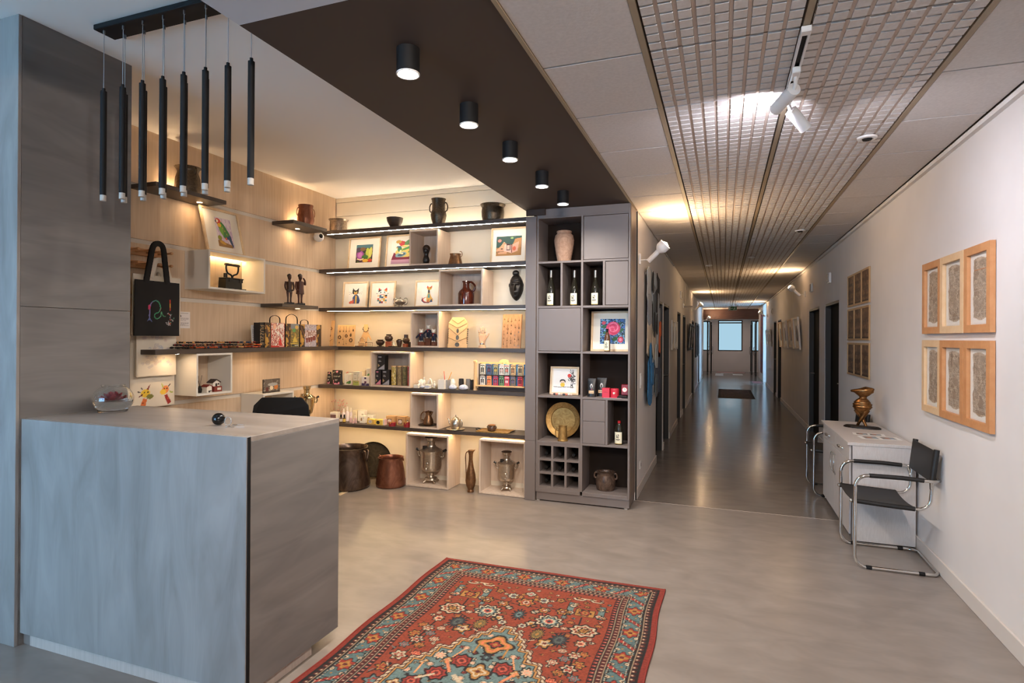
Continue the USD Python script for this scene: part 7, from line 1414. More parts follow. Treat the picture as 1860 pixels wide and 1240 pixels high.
# ---------------------------------------------------------------- the big rug in the foreground
RW_, RL_ = 1.565, 3.14
def big_rug():
    t = thing('oriental_rug', 'large red oriental rug with blue medallion lying in the foreground', 'rug', (-1.118, 2.302, 0), rz=.7)
    c = Canvas(RW_, RL_, .005, (130, 54, 32), rough=.95)
    x, y = (c.X - .5) * RW_, (c.Z - .5) * RL_; ax, ay = np.abs(x), np.abs(y)
    DK, RED, BLU, YEL_, CRM, WIN_, NAV = (30, 23, 22), (130, 54, 32), (94, 114, 111), (160, 112, 54), (184, 165, 136), (88, 32, 26), (46, 50, 54)
    P = lambda m, col: c.paint(m, col)
    n = meshkit.fbm(np.stack([x * 5, y * 9, x * 0], -1), 3, 2); c.c *= (0.9 + .2 * n)[..., None]
    d = np.minimum(RW_ / 2 - ax, RL_ / 2 - ay)                      # distance to the edge
    side = (RW_ / 2 - ax) < (RL_ / 2 - ay)
    s = np.where(side, y, x); Ltot = np.where(side, RL_, RW_)
    def band(a, b): return (d >= a) & (d < b)
    P(band(0, .03), (124, 42, 30)); P(band(.03, .036), DK)
    P(band(.036, .078), DK)
    ph = (s / .036) % 1; q = (d - .057) / .042
    P(band(.036, .078) & (np.hypot((ph - .5), q) < .34), WIN_); P(band(.036, .078) & (np.hypot((ph - .5), q) < .14), CRM)
    P(band(.041, .044) | band(.070, .073), (150, 130, 104))
    P(band(.078, .19), (80, 102, 102)); P(band(.078, .082) | band(.186, .19), DK)
    per = .265; u = (s / per) % 1; w = (d - .134) / .112; k = band(.082, .186)
    fx, fy = (u - .5) * per, w * .112
    th = np.arctan2(fy, fx); ro = np.hypot(fx, fy)
    P(k & (ro < .050 * (1 + .22 * np.cos(6 * th))), DK); P(k & (ro < .044 * (1 + .22 * np.cos(6 * th))), (138, 46, 34)); P(k & (ro < .028 * (1 + .3 * np.cos(4 * th))), YEL_); P(k & (ro < .012), WIN_)
    dg = np.abs(((u + .5) % 1 - .5) * per - w * .09 * np.where(side, 1, -1)); P(k & (dg < .020), DK); P(k & (dg < .015), (150, 50, 42)); P(k & (dg < .015) & (((d / .022) % 1) < .14), CRM)
    for a_, b_ in ((.22, .3), (.30, -.32), (.72, -.3), (.78, .32)):
        rr = np.hypot((u - a_) * per, (w - b_) * .112); P(k & (rr < .014), DK); P(k & (rr < .011), CRM); P(k & (rr < .004), WIN_)
    for a_, b_ in ((.18, -.15), (.82, .12), (.36, .4), (.64, -.4)): P(k & (np.hypot((u - a_) * per, (w - b_) * .112) < .006), YEL_)
    for a_ in (.045, .5, .955): P(k & (np.abs(u - a_) * per < .0022) & (np.abs(w) < .36), DK)
    P(k & (np.abs(np.abs(w) - .40 - .05 * np.sin(u * 25)) < .035), DK); P(k & (np.abs(np.abs(w) - .40) < .014) & (((s / .018) % 1) < .5), CRM)
    P(band(.19, .262), DK); ph = (s / .03) % 1
    P(band(.198, .222) & (np.abs(ph - .5) < .34), WIN_); P(band(.205, .216) & (np.abs(ph - .5) < .15), CRM); P(band(.228, .232), (150, 130, 104)); P(band(.238, .256) & (np.abs(((s / .03) + .5) % 1 - .5) < .28), (140, 48, 40)); P(band(.244, .250) & (np.abs(((s / .03) + .5) % 1 - .5) < .1), CRM); P(band(.194, .196), (150, 130, 104))
    fld = d >= .262
    def ros(cx, cy, r, cols, n_=8, am=.18, sx=1., sy=1., only=None, ph=0.):
        for sgx in (-1, 1):
            for sgy in (-1, 1):
                xx, yy = (x - sgx * cx) / sx, (y - sgy * cy) / sy; r_ = np.hypot(xx, yy)
                m0 = r_ < r * 1.4
                if not m0.any(): continue
                tt = np.arctan2(yy, xx)
                for i, cl in enumerate(cols): P(fld & (r_ < r * (1 - i / len(cols)) * (1 + am * np.cos(n_ * tt + ph))), cl)
                if cy == 0: break
            if cx == 0: break
    def rect(cx, cy, a, b, col, rot=0):
        for sgx in (-1, 1):
            for sgy in (-1, 1):
                r_ = math.radians(rot) * sgx * sgy; xx, yy = x - sgx * cx, y - sgy * cy
                p_, q_ = xx * math.cos(r_) + yy * math.sin(r_), -xx * math.sin(r_) + yy * math.cos(r_); P(fld & (np.abs(p_) < a) & (np.abs(q_) < b), col)
    # stems
    for (cx, cy, a, b, rt) in ((.2, 1.06, .18, .004, 8), (.36, .95, .004, .16, 0), (.42, .55, .004, .14, 0), (.12, 1.0, .004, .08, 20), (.40, .30, .05, .004, 0), (.30, .80, .06, .004, 30), (.16, .88, .05, .003, -20)): rect(cx, cy, a, b, DK, rt)
    # corner palmettes
    for (cx, cy) in ((.37, 1.10),):
        rect(cx, cy, .115, .085, DK); rect(cx, cy, .108, .078, BLU); rect(cx, cy, .075, .085, RED); rect(cx, cy - .03, .06, .045, DK); rect(cx, cy - .03, .054, .040, YEL_); ros(cx, cy - .03, .036, [DK, (138, 46, 34), YEL_, WIN_], 6)
        for q_ in (-.085, .085): ros(cx + q_, cy + .04, .025, [DK, CRM, BLU]); ros(cx + q_, cy - .05, .025, [DK, CRM, (200, 90, 70)])
    for sg in (1,):
        [P(fld & (np.hypot(np.abs(x) - .36 + dx_, (ay - 1.245) * 1.6) < r1) & (np.hypot(np.abs(x) - .36 + dx_, (ay - 1.245) * 1.6) > r0) & (ay < 1.25 + dz_), cl_) for dx_, r0, r1, dz_, cl_ in ((.055, .018, .046, .0, DK), (-.055, .018, .046, .0, DK), (.055, .024, .040, .0, CRM), (-.055, .024, .040, .0, CRM))]; rect(.36, 1.252, .05, .006, CRM)
    ros(.0, 1.08, .055, [DK, YEL_, (138, 46, 34), CRM, WIN_], 6); ros(.0, 1.20, .034, [DK, CRM, BLU, (200, 90, 70)], 4)
    ros(.10, 1.14, .040, [DK, CRM, BLU, WIN_], 8); ros(.20, 1.18, .03, [DK, YEL_, WIN_], 5); ros(.13, 1.02, .036, [DK, YEL_, (138, 46, 34), CRM], 6); ros(.24, 1.04, .04, [DK, YEL_, WIN_, CRM], 6)
    ros(.19, .90, .075, [DK, CRM, DK, BLU, CRM, (170, 60, 50), NAV], 10, .14, 1.1, 1); ros(.40, .86, .07, [DK, CRM, RED, CRM, YEL_, WIN_], 8, .12, 1.2, 1); ros(.40, .86, .03, [DK, YEL_, WIN_], 6)
    ros(0, .92, .05, [DK, NAV, BLU, NAV], 12, .25, .8, 1.2); ros(.10, .84, .035, [DK, CRM, YEL_], 6); ros(.08, .98, .026, [DK, CRM, BLU], 6)
    ros(.30, .72, .055, [DK, NAV, (80, 86, 80), NAV], 14, .2, .9, 1.25); ros(.17, .74, .048, [DK, (130, 100, 50), (90, 80, 50), YEL_], 14, .2, .8, 1.3); ros(.24, .66, .05, [DK, YEL_, CRM, WIN_], 5, .25); ros(.42, .72, .036, [DK, CRM, (200, 110, 80), WIN_], 8)
    ros(.06, .80, .028, [DK, CRM, BLU, WIN_], 6); ros(.12, .82, .022, [DK, CRM], 4)
    for (cx, cy, r, cl) in ((.46, .62, .03, YEL_), (.42, .60, .034, CRM), (.38, .55, .03, BLU), (.46, .52, .034, YEL_), (.42, .47, .04, CRM), (.46, .40, .03, BLU), (.38, .42, .03, YEL_), (.35, .62, .025, CRM), (.33, .50, .03, CRM), (.44, .30, .045, CRM), (.36, .34, .03, (200, 110, 80)), (.46, .18, .04, YEL_), (.44, .06, .05, BLU), (.47, .94, .022, YEL_), (.30, 1.16, .02, CRM), (.48, 1.04, .022, CRM), (.26, .98, .02, BLU), (.31, .93, .022, YEL_), (.05, 1.14, .02, YEL_), (.29, .85, .022, CRM), (.33, .78, .018, YEL_), (.45, .78, .018, CRM), (.15, 1.09, .018, BLU)): ros(cx, cy, r, [DK, cl, (138, 46, 34), cl], 6, .25)
    g2 = np.random.default_rng(77); pts_ = []
    for _ in range(900):
        cx, cy = g2.uniform(.02, .50), g2.uniform(.03, 1.28)
        if np.interp(cy, [0, .2, .45, .6, .76], [.44, .42, .30, .18, 0]) + .02 > cx and cy < .78: continue
        if any(math.hypot(cx - a, cy - b) < .052 for a, b in pts_): continue
        pts_.append((cx, cy)); q = g2.random(); r = g2.uniform(.011, .019)
        if not (c.c[(np.hypot(x - cx, y - cy) < .012)].mean(0)[0] > .2): continue
        if q < .35: rect(cx, cy, r * 1.3, .004, DK, g2.uniform(-60, 60)); ros(cx, cy, r * .8, [DK, YEL_, WIN_], 4, .3)
        elif q < .7: ros(cx, cy, r, [DK, (CRM, BLU, YEL_)[int(g2.integers(0, 3))], DK], int(g2.integers(4, 8)), .3)
        else: rect(cx, cy, .004, r * 1.6, DK, g2.uniform(-50, 50)); rect(cx + .008, cy + .01, .003, r, (BLU, CRM)[int(g2.integers(0, 2))], g2.uniform(-70, 70))
    # medallion
    A = [(0, .76), (.05, .70), (.115, .66), (.13, .585), (.185, .56), (.20, .47), (.27, .445), (.285, .34), (.35, .315), (.365, .20), (.40, .18), (.405, 0)]
    from scipy import ndimage
    p_ = np.array(A); hw = np.interp(np.ceil(ay / .05) * .05 - .02, p_[::-1, 1], p_[::-1, 0], right=-1)
    ins = (ax < hw) & (ay < .76)
    di, do = ndimage.distance_transform_edt(ins) * .005, ndimage.distance_transform_edt(~ins) * .005
    P(fld & (do < .030), DK); P(fld & (do < .024), CRM); P(fld & (do < .021) & (do > .008) & (((ax + ay) / .03 % 1) < .35), WIN_); P(fld & (do < .006), DK); P(ins, (166, 118, 66)); P(ins & (di > .012), DK); P(ins & (di > .017), BLU)
    md = ins & (di > .02)
    fld = fld & md
    for _ in range(260):
        cx, cy = g2.uniform(.0, .38), g2.uniform(.0, .70)
        if any(math.hypot(cx - a, cy - b) < .04 for a, b in pts_): continue
        pts_.append((cx, cy)); r = g2.uniform(.008, .015); ros(cx, cy, r, [DK, (CRM, YEL_, (138, 46, 34), NAV)[int(g2.integers(0, 4))], DK], 5, .3)
    ros(0, .56, .085, [DK, YEL_, (200, 110, 70), YEL_, DK, (138, 46, 34), YEL_], 4, .22, 1.1, 1); ros(0, .43, .032, [DK, NAV, BLU], 6); ros(.07, .45, .02, [DK, WIN_], 4)
    for (cx, cy, r) in ((.11, .36, .06), (.19, .22, .06), (.13, .1, .055), (.27, .12, .05)): ros(cx, cy, r, [DK, (138, 46, 34), WIN_, (180, 80, 60), WIN_], 8, .1)
    for (cx, cy, r) in ((0, .30, .062), (.30, .30, .03), (.34, .08, .035), (.18, .34, .026)): ros(cx, cy, r, [DK, YEL_, CRM, YEL_, WIN_], 4, .25)
    for (cx, cy, r) in ((.235, .37, .04), (.13, .48, .022), (.06, .64, .02), (.34, .2, .024), (.25, .28, .022), (.05, .36, .018), (.06, .22, .02), (.20, .42, .018)): ros(cx, cy, r, [DK, CRM, (206, 140, 110), CRM], 8, .2)
    rect(.05, .19, .07, .012, CRM, 40); rect(.16, .30, .06, .008, (200, 120, 80), 60); rect(.23, .18, .05, .008, CRM, -40); rect(.08, .5, .004, .05, YEL_); rect(.15, .42, .004, .05, (206, 140, 90), 20); rect(.29, .23, .004, .05, (206, 140, 90), 0)
    m = (ax / .115 + 0 < 1) & (ay < .115); P(m, DK); P((ax < .108) & (ay < .108), CRM); P((ax < .108) & (ay < .108) & (np.maximum(ax, ay) > .085) & (((x + y) / .03 % 1) < .4), WIN_); P((ax < .078) & (ay < .078), DK); P((ax < .072) & (ay < .072), BLU)
    fld = np.ones(x.shape, bool); ros(0, 0, .066, [DK, (138, 46, 34), CRM, WIN_, YEL_], 8, .15)
    ros(.16, 0, .05, [DK, YEL_, CRM, WIN_], 4, .25)
    g_ = meshkit.noise(np.stack([x * 170, y * 170, x * 0], -1), 5); c.c *= (.62 + .5 * g_)[..., None]
    zz = .0075 + .002 * meshkit.noise(np.stack([x * 3, y * 3, x * 0], -1), 1).reshape(-1) + .0012 * meshkit.noise(np.stack([x * 90, y * 90, x * 0], -1), 3).reshape(-1)
    wob = .006 * np.sin(y * 9).reshape(-1)
    c.xyz = lambda V: np.stack([V[:, 0] - RW_ / 2 + wob, V[:, 2] - RL_ / 2, zz], -1)
    part(t, 'pile', c, None)
    part(t, 'backing', bx(-RW_ / 2 + .008, RW_ / 2 - .008, -RL_ / 2, RL_ / 2, .0005, .0068), mat('rug_edge', (124, 40, 30), .95))
    eg = tube([(sx_ * (RW_ / 2) + .006 * math.sin(yy * 9), yy, .0065) for sx_ in (1,) for yy in np.linspace(-RL_ / 2, RL_ / 2, 70)], .006, 6); el = tube([(-(RW_ / 2) + .006 * math.sin(yy * 9), yy, .0065) for yy in np.linspace(-RL_ / 2, RL_ / 2, 70)], .006, 6)
    for q in (eg, el): part(t, 'overcast_edge', q, mat('rug_edge'), smooth=60)
big_rug()
def runner(label, x0, x1, y0, y1, paint, name='corridor_rug', base=(70, 56, 48)):
    t = thing(name, label, 'rug', ((x0 + x1) / 2, (y0 + y1) / 2, 0)); w, l = x1 - x0, y1 - y0
    c = Canvas(w, l, .03, base, rough=.95); paint(c); c.xyz = lambda V: np.stack([V[:, 0] - w / 2, V[:, 2] - l / 2, np.full(len(V), .0085)], -1); part(t, 'pile', c, None); part(t, 'backing', cb(w, l, .0078, .002), mat('dark_rug_edge', (60, 48, 42), .95))
    for s in (-1, 1): part(t, 'fringe', bx(-w / 2, w / 2, s * l / 2, s * (l / 2 + .04), .001, .004), mat('rug_fringe', (120, 104, 90), .95), kind='stuff')
runner('dark brown patterned rug lying halfway down the corridor', -.13, .83, 17.1, 20.0, lambda c: (c.blobs([(58, 46, 40), (76, 60, 50), (92, 70, 60), (64, 50, 44)], 14, 3), c.rect(0, 0, .07, 1, (44, 36, 32)), c.rect(.93, 0, 1, 1, (44, 36, 32))))
runner('pink and dark striped rug by the far wall of the lobby', -.30, 1.0, 29.55, 30.75, lambda c: [c.rect(0, i / 8, 1, (i + 1) / 8, ((196, 160, 158), (120, 90, 88), (206, 176, 170), (90, 60, 58))[i % 4]) for i in range(8)], base=(180, 150, 146))
runner('small dark red doormat at the far right of the corridor', 1.02, 1.40, 23.0, 24.3, lambda c: c.rect(.1, .1, .9, .9, (110, 60, 56)), name='doormat', base=(80, 50, 46))

# ---------------------------------------------------------------- on the counter
CTZ = 1.1975
pb = at(199, 748, 'z', CTZ); bxp, byp = pb[0], pb[1] + .02; rb = 32.5 * mpp(bxp, byp)
GLS = mat('clear_glass', (250, 252, 252), .0, transmission_weight=1.0, ior=1.45)
WAT = mat('water', (250, 252, 255), .0, transmission_weight=1.0, ior=1.33)
t = thing('fish_bowl', 'round glass bowl of water on the counter by the pillar', 'bowl', (bxp, byp, CTZ))
hb = rb * 1.5
def bowl_r(z): return rb * math.sqrt(max(0, 1 - ((z - hb * .47) / (hb * .56)) ** 2))
zz = np.linspace(.002, hb * .94, 22); outer = [(0, 0)] + [(bowl_r(max(z, .012)), z) for z in zz] + [(bowl_r(hb * .94) * 1.06, hb)]
inn = [(bowl_r(hb * .94) * 1.06 - .004, hb)] + [(max(bowl_r(max(z, .012)) - .0035, .001), z) for z in zz[::-1] if z > .006] + [(0, .006)]
part(t, 'glass_bowl', lathe(outer + inn, 48), GLS, smooth=60)
wz = [z for z in zz if .006 < z < hb * .42]
part(t, 'water', lathe([(0, .0075)] + [(bowl_r(max(z, .012)) - .0045, z + .001) for z in wz] + [(0, wz[-1] + .001)], 40), WAT, smooth=40)
t = thing('flower', 'dark red artificial flower floating in the glass bowl', 'flower', (bxp, byp, CTZ + hb * .42 + .004)); PET = mat('dark_red_petal', (128, 22, 30), .6)
g = np.random.default_rng(5)
for ring, (nn, rr, up, sz) in enumerate(((9, .052, .004, .030), (7, .034, .018, .024), (5, .018, .028, .017))):
    for i in range(nn):
        a = 2 * math.pi * i / nn + ring * .3; q = ball(1, 0, 0, 0, (sz, sz * .62, .0045), 1); v = np.array(q.vertices); v[:, 2] += (v[:, 0] / sz) ** 2 * .010; q.vertices = v
        q = Rt(q, -18 - 14 * ring, 'y'); q = T(q, rr * .9, 0, up); part(t, 'petal', Rt(q, math.degrees(a)), PET, smooth=60)
part(t, 'calyx', lathe([(0, -.004), (.02, -.002), (.024, .004), (0, .012)], 12), mat('calyx_green', (40, 60, 34), .6), smooth=60)
pk = at(391, 773, 'z', CTZ); rk_ = 11.2 * mpp(pk[0], pk[1])
t = thing('key_fob', 'black ball key fob with a ring and keys on the counter', 'key fob', (pk[0], pk[1] + .02, CTZ + .0005))
part(t, 'ball', ball(rk_, 0, 0, rk_, sub=3), mat('gloss_black', (14, 14, 15), .12), smooth=True)
part(t, 'eyelet', tube([(rk_ * .9, 0, rk_ * .75), (rk_ * 1.3, .0, rk_ * .7)], .003, 6), CHROME, smooth=60)
part(t, 'key_ring', tube([(rk_ * 1.3 + .021 + .021 * math.cos(a), .003 * math.sin(a), .023 + .020 * math.sin(a)) for a in np.linspace(0, 6.28, 24, endpoint=False)], .0016, 6, closed=True), CHROME, smooth=60)
for dy, rz_ in ((-.012, -12), (.012, 14)): part(t, 'key', Rt(T(cat(cyl(.011, .002, 14), bx(.008, .05, -.003, .003, 0, .002)), rk_ * 1.3 + .045, dy, .001 + .0022 * (dy > 0)), rz_, 'z', (rk_ * 1.3, 0, 0)), CHROME)

# ---------------------------------------------------------------- bronze statue on the sideboard
BRZ = mat('polished_bronze', (150, 106, 60), .28, .95, rgb2=(92, 62, 40), noise=(9, (1, 1, 1), 5))
t = thing('bronze_statue', 'bronze abstract female figure statue on the sideboard', 'statue', (1.225, 6.22, .8105), rz=-24)
part(t, 'base', trimesh.convex.convex_hull(np.array([(.155 * math.cos(a) * (1 + .06 * math.sin(3 * a)) * q, .062 * math.sin(a) * q, z) for a in np.linspace(0, 6.28, 26) for q, z in ((1, 0), (.98, .012), (.85, .022))])), mat('dark_patina', (38, 32, 28), .45, .5))
Sx = [(.128, .0, .020, .018), (.145, .0, .038, .030), (.17, .002, .062, .044), (.195, .004, .078, .052), (.22, .004, .080, .052), (.245, .002, .068, .046), (.268, .004, .048, .036), (.282, .008, .030, .026), (.294, .010, .031, .026), (.310, .012, .052, .034), (.330, .010, .074, .042), (.350, .004, .088, .046), (.362, .002, .090, .044), (.372, .0, .072, .034), (.378, 0, .030, .016)]
na = 40; V = []
Sx = np.array(Sx); zi = np.linspace(Sx[0, 0], Sx[-1, 0], 46); ci, xi, yi = (np.interp(zi, Sx[:, 0], Sx[:, k_]) for k_ in (1, 2, 3))
for z, cc, rx_, ry_ in zip(zi, ci, xi, yi):
    for a in np.linspace(0, 2 * math.pi, na, endpoint=False):
        f = 1 + (.05 * math.sin(z * 260) if .19 < z < .25 else 0) + .10 * max(0, math.sin(2.0 * a + 1.2)) * (.33 < z < .37) * 1 - .08 * math.exp(-((a - 4.71) / .3) ** 2) * (z < .19)
        V.append((cc + rx_ * f * math.cos(a), ry_ * f * math.sin(a), z + .012 * math.cos(a) * (z > .34)))
F = []
for i in range(len(zi) - 1):
    for j in range(na): a, b = i * na + j, i * na + (j + 1) % na; F += [(a, b, b + na), (a, b + na, a + na)]
F += [(0, j + 1, j) for j in range(1, na - 1)]; o = (len(zi) - 1) * na; F += [(o, o + j, o + j + 1) for j in range(1, na - 1)]
legs = [tube(spl([(q * .034, 0, .175), (q * .016, -.006 * q, .125), (-q * .004, -.012 * q, .085), (-q * .040, .014 * q, .02)], 6), np.interp(np.linspace(0, 1, 19), [0, .3, .6, 1], [.036, .026, .016, .011]), 12) for q in (-1, 1)]
part(t, 'figure', cat(trimesh.Trimesh(np.array(V), F, process=False), *legs), BRZ, smooth=60)

# ---------------------------------------------------------------- tote bags on a peg rack
RODW = mat('peg_wood', (190, 140, 96), .5)
def OWY(u, x): return float(OW(u, 600, x)[1])
def cz(b, u, x): return float(OW(u, 440 + b / 4.136, x)[2])
pk_ = thing('peg_rack', 'wooden peg rack on the oak wall holding the tote bags', 'peg rack', (0, 0, 0))
zr1, zr2 = cz(72, 290, -4.30), cz(168, 290, -4.30); yy = [OWY(230 + a / 4.136, -4.30) for a in (78, 165, 245, 330)]
for z in (zr1, zr2): part(pk_, 'rail', bx(XW + .0005, XW + .022, yy[0] - .06, yy[-1] + .06, z - .03, z + .03, .004), RODW)
for z in (zr1, zr2):
    for y in yy: part(pk_, 'peg', T(Rt(lathe([(0, 0), (.008, 0), (.008, .135), (.0115, .14), (.0115, .155), (.009, .16), (0, .16)], 14), 90, 'y'), XW + .02, y, z), RODW, smooth=50)
def tote(label, a0, a1, bt, bb, x, m, paint, bg, top=None, strap=None, step=.006, tilt=0.0):
    y0, y1 = OWY(230 + a0 / 4.136, x), OWY(230 + a1 / 4.136, x); um = 230 + (a0 + a1) / 8.272; zt_, zb_ = cz(bt, um, x), cz(bb, um, x); w, h = y1 - y0, zt_ - zb_
    t = thing('tote_bag', label, 'tote bag', (x, (y0 + y1) / 2, zb_), rz=90)
    g = np.random.default_rng(int(a0 + bt)); n_, k_ = 18, 18
    U, W = np.meshgrid(np.linspace(-.5, .5, n_), np.linspace(0, 1, k_), indexing='ij')
    dep = .008 * (1 - (2 * U) ** 4) * np.sin(math.pi * np.clip(W, .02, .98)) + .004 * np.sin(9 * U + 3 * W) * (1 - W) + .003
    def sheet(sgn): return np.stack([U * w * (1 + .02 * (1 - W)), -sgn * dep, W * h], -1).reshape(-1, 3)
    Va, Vb = sheet(1), sheet(-1); i = np.arange(n_ * k_).reshape(n_, k_); q = [i[:-1, :-1].ravel(), i[1:, :-1].ravel(), i[1:, 1:].ravel(), i[:-1, 1:].ravel()]
    Fa = np.vstack([np.stack([q[0], q[1], q[2]], 1), np.stack([q[0], q[2], q[3]], 1)]); Fb = Fa[:, ::-1] + n_ * k_
    rim = list(i[:, 0]) + list(i[-1, 1:]) + list(i[::-1, -1][1:]) + list(i[0, ::-1][1:-1]); Fr = []
    for a, b in zip(rim, rim[1:] + rim[:1]): Fr += [(b, a, a + n_ * k_), (b, a + n_ * k_, b + n_ * k_)]
    part(t, 'bag_body', trimesh.Trimesh(np.vstack([Va, Vb]), np.vstack([Fa, Fb, Fr]), process=False), m, smooth=50)
    if paint:
        c = Canvas(w * .96, h * .97, step, bg, rough=.9); paint(c)
        def bend(P):
            u_ = P[:, 0] / w - .48; w_ = P[:, 2] / h + .01; d_ = .008 * (1 - (2 * u_) ** 4) * np.sin(math.pi * np.clip(w_, .02, .98)) + .004 * np.sin(9 * u_ + 3 * w_) * (1 - w_) + .003
            return np.stack([u_ * w * (1 + .02 * (1 - w_)), -d_ - .0018, w_ * h], -1)
        c.xyz = bend; part(t, 'print', c, None)
    if strap:
        (s0, s1, zp) = strap; zp = zp - zb_
        for sg in (-1, 1): part(t, 'strap', tube(spl([(s0 * w, sg * .006, h * .96), (s0 * w * .8 + .01, sg * .006, h + (zp - h) * .5), (s0 * w * .45 + s1 * w * .1, sg * .005, zp - .004), (s1 * w * .5 + s0 * w * .05, sg * .005, zp), (s1 * w * .75, sg * .006, h + (zp - h) * .5), (s1 * w, sg * .006, h * .96)], 6), .0026, 8, flat=8.5), m, smooth=60)
    return t
COT = mat('natural_cotton', (214, 204, 188), .9, bump=.2, bscale=300); BKC = mat('black_cotton', (20, 19, 21), .9, bump=.2, bscale=300)
def _sub(c, f):
    s = Canvas.__new__(Canvas); s.w, s.h = c.w, c.h * f; s.X = c.X; s.Z = c.Z / f; s.asp = c.asp * f; s.c = c.c; return s
def letters(c):
    def curve(pts, wd, cols):
        s_ = spl(pts, 8)
        for i in range(len(s_) - 1): c.line([s_[i], s_[i + 1]], wd, cols[int(i / len(s_) * len(cols))])
    curve([(.29, .36), (.30, .50), (.33, .60), (.42, .65), (.50, .62), (.54, .52), (.52, .46)], .022, [(96, 100, 150), (120, 110, 160), (70, 130, 120), (60, 150, 110), (180, 80, 80)])
    curve([(.54, .52), (.50, .44), (.43, .41), (.40, .36), (.46, .31), (.54, .36), (.56, .44), (.60, .37), (.66, .36)], .018, [(60, 150, 110), (60, 140, 100), (90, 160, 120), (70, 140, 100)])
    c.ell(.285, .52, .025, .05, (190, 60, 100)); c.poly([(.25, .26), (.30, .34), (.36, .25), (.30, .29)], (96, 110, 160)); c.line([(.30, .34), (.30, .45)], .03, (110, 110, 160))
    curve([(.77, .68), (.775, .58), (.77, .48)], .022, [(206, 70, 50), (220, 160, 60), (190, 70, 50)]); g = np.random.default_rng(3)
    for i in range(16): c.ell(.79 + .025 * g.normal(), .22 + .28 * g.random(), .018, .009, [(180, 176, 180), (206, 90, 70), (150, 150, 160), (90, 130, 110)][i % 4], g.uniform(0, 180))
    for i in range(8): c.ell(.66 + .12 * g.random(), .19 + .05 * g.random(), .016, .008, (190, 186, 190), g.uniform(0, 180))
def flowersp(c):
    g = np.random.default_rng(8)
    for i in range(32): x, z, r = .12 + .74 * g.random(), .16 + .8 * g.random(), .03 + .04 * g.random(); c.ell(x, z, r, r * .85 / c.asp, [(190, 182, 176), (200, 184, 174), (176, 176, 182), (196, 188, 180)][i % 4]); c.ell(x, z, r * .6, r * .5 / c.asp, [(206, 196, 186), (186, 178, 174)][i % 2], ring=.3)
def giraffes(c):
    c.poly([(.20, .0), (.33, .0), (.36, .24), (.27, .27)], (206, 110, 60)); c.ell(.32, .42, .10, .13, (222, 186, 60)); c.ell(.42, .31, .075, .08, (120, 120, 60)); c.poly([(.14, .30), (.27, .36), (.26, .42)], (96, 40, 44)); c.poly([(.34, .56), (.42, .70), (.38, .52)], (120, 40, 44)); c.line([(.26, .55), (.22, .60)], .02, (50, 40, 36)); c.line([(.21, .47), (.15, .48)], .02, (50, 40, 36)); c.ell(.30, .45, .018, .025, (40, 36, 34)); c.ell(.37, .46, .018, .025, (40, 36, 34)); c.ell(.27, .12, .02, .025, (120, 60, 40))
    c.poly([(.84, .0), (.94, .06), (.82, .34), (.75, .30)], (150, 44, 40)); c.ell(.78, .50, .085, .13, (226, 140, 80)); c.ell(.72, .42, .075, .09, (232, 190, 70)); c.poly([(.66, .76), (.74, .58), (.70, .56)], (176, 186, 80)); c.poly([(.86, .46), (1.0, .38), (.93, .36)], (160, 170, 80)); c.line([(.86, .60), (.90, .66)], .025, (60, 46, 40)); c.ell(.75, .52, .016, .022, (40, 36, 34)); c.ell(.82, .53, .016, .022, (40, 36, 34)); c.ell(.85, .2, .015, .02, (200, 90, 60))
zp1, zp2 = zr1 + .030, zr2 + .030
tote('cream tote bag with two giraffes hanging lowest on the peg rack', 28, 360, 560, 1235, -4.395, COT, lambda c: giraffes(_sub(c, .36)), (216, 206, 190), strap=(-.25, .25, zr2 - .05))
tote('cream tote bag printed with pale flowers in the middle of the bag pile', 75, 370, 480, 1003, -4.352, COT, lambda c: flowersp(_sub(c, .6)), (214, 204, 188), strap=(-.25, .25, zr2 - .05))
tote('plain cream tote bag peeking out behind the black one', 42, 400, 252, 690, -4.306, COT, None, (0, 0, 0), strap=(-.14, .26, zp2))
tote('black tote bag with colourful embroidered bird-shaped letters', 58, 392, 292, 702, -4.255, BKC, letters, (20, 19, 21), strap=(-.26, .22, zp1 + .012), step=.0045)

# ---------------------------------------------------------------- textile collage on the left corridor wall
t = thing('textile_collage', 'ragged denim and felt textile collage hanging on the left corridor wall', 'wall hanging', (XL + .03, 7.21, 0), rz=90)
part(t, 'backing_cloth', bx(-.66, .66, -.004, .004, 1.06, 2.40), mat('dark_felt', (44, 44, 50), .95))
for s in (-1, 1): part(t, 'hook', bx(s * .55 - .01, s * .55 + .01, .002, .027, 2.36, 2.39), STEEL)
g = np.random.default_rng(21)
FC = {k: mat('felt_' + k, v, .95, bump=.25, bscale=60) for k, v in dict(blue=(48, 116, 170), slate=(74, 80, 96), orange=(222, 106, 56), beige=(206, 192, 172), grey=(150, 156, 164), pale=(176, 184, 190), black=(38, 38, 42), dark=(96, 104, 112)).items()}
def scrap(cx, cz_, w, h, key, lay):
    n_ = 16; pts = []
    for i in range(n_):
        a = 2 * math.pi * i / n_; sx_ = np.sign(math.cos(a)) * abs(math.cos(a)) ** .45; sz_ = np.sign(math.sin(a)) * abs(math.sin(a)) ** .45
        pts.append((cx + w / 2 * sx_ * g.uniform(.82, 1.12), cz_ + h / 2 * sz_ * g.uniform(.85, 1.10)))
    part(t, 'felt_scrap', prism(pts, .006, -.012 - .007 * lay), FC[key])
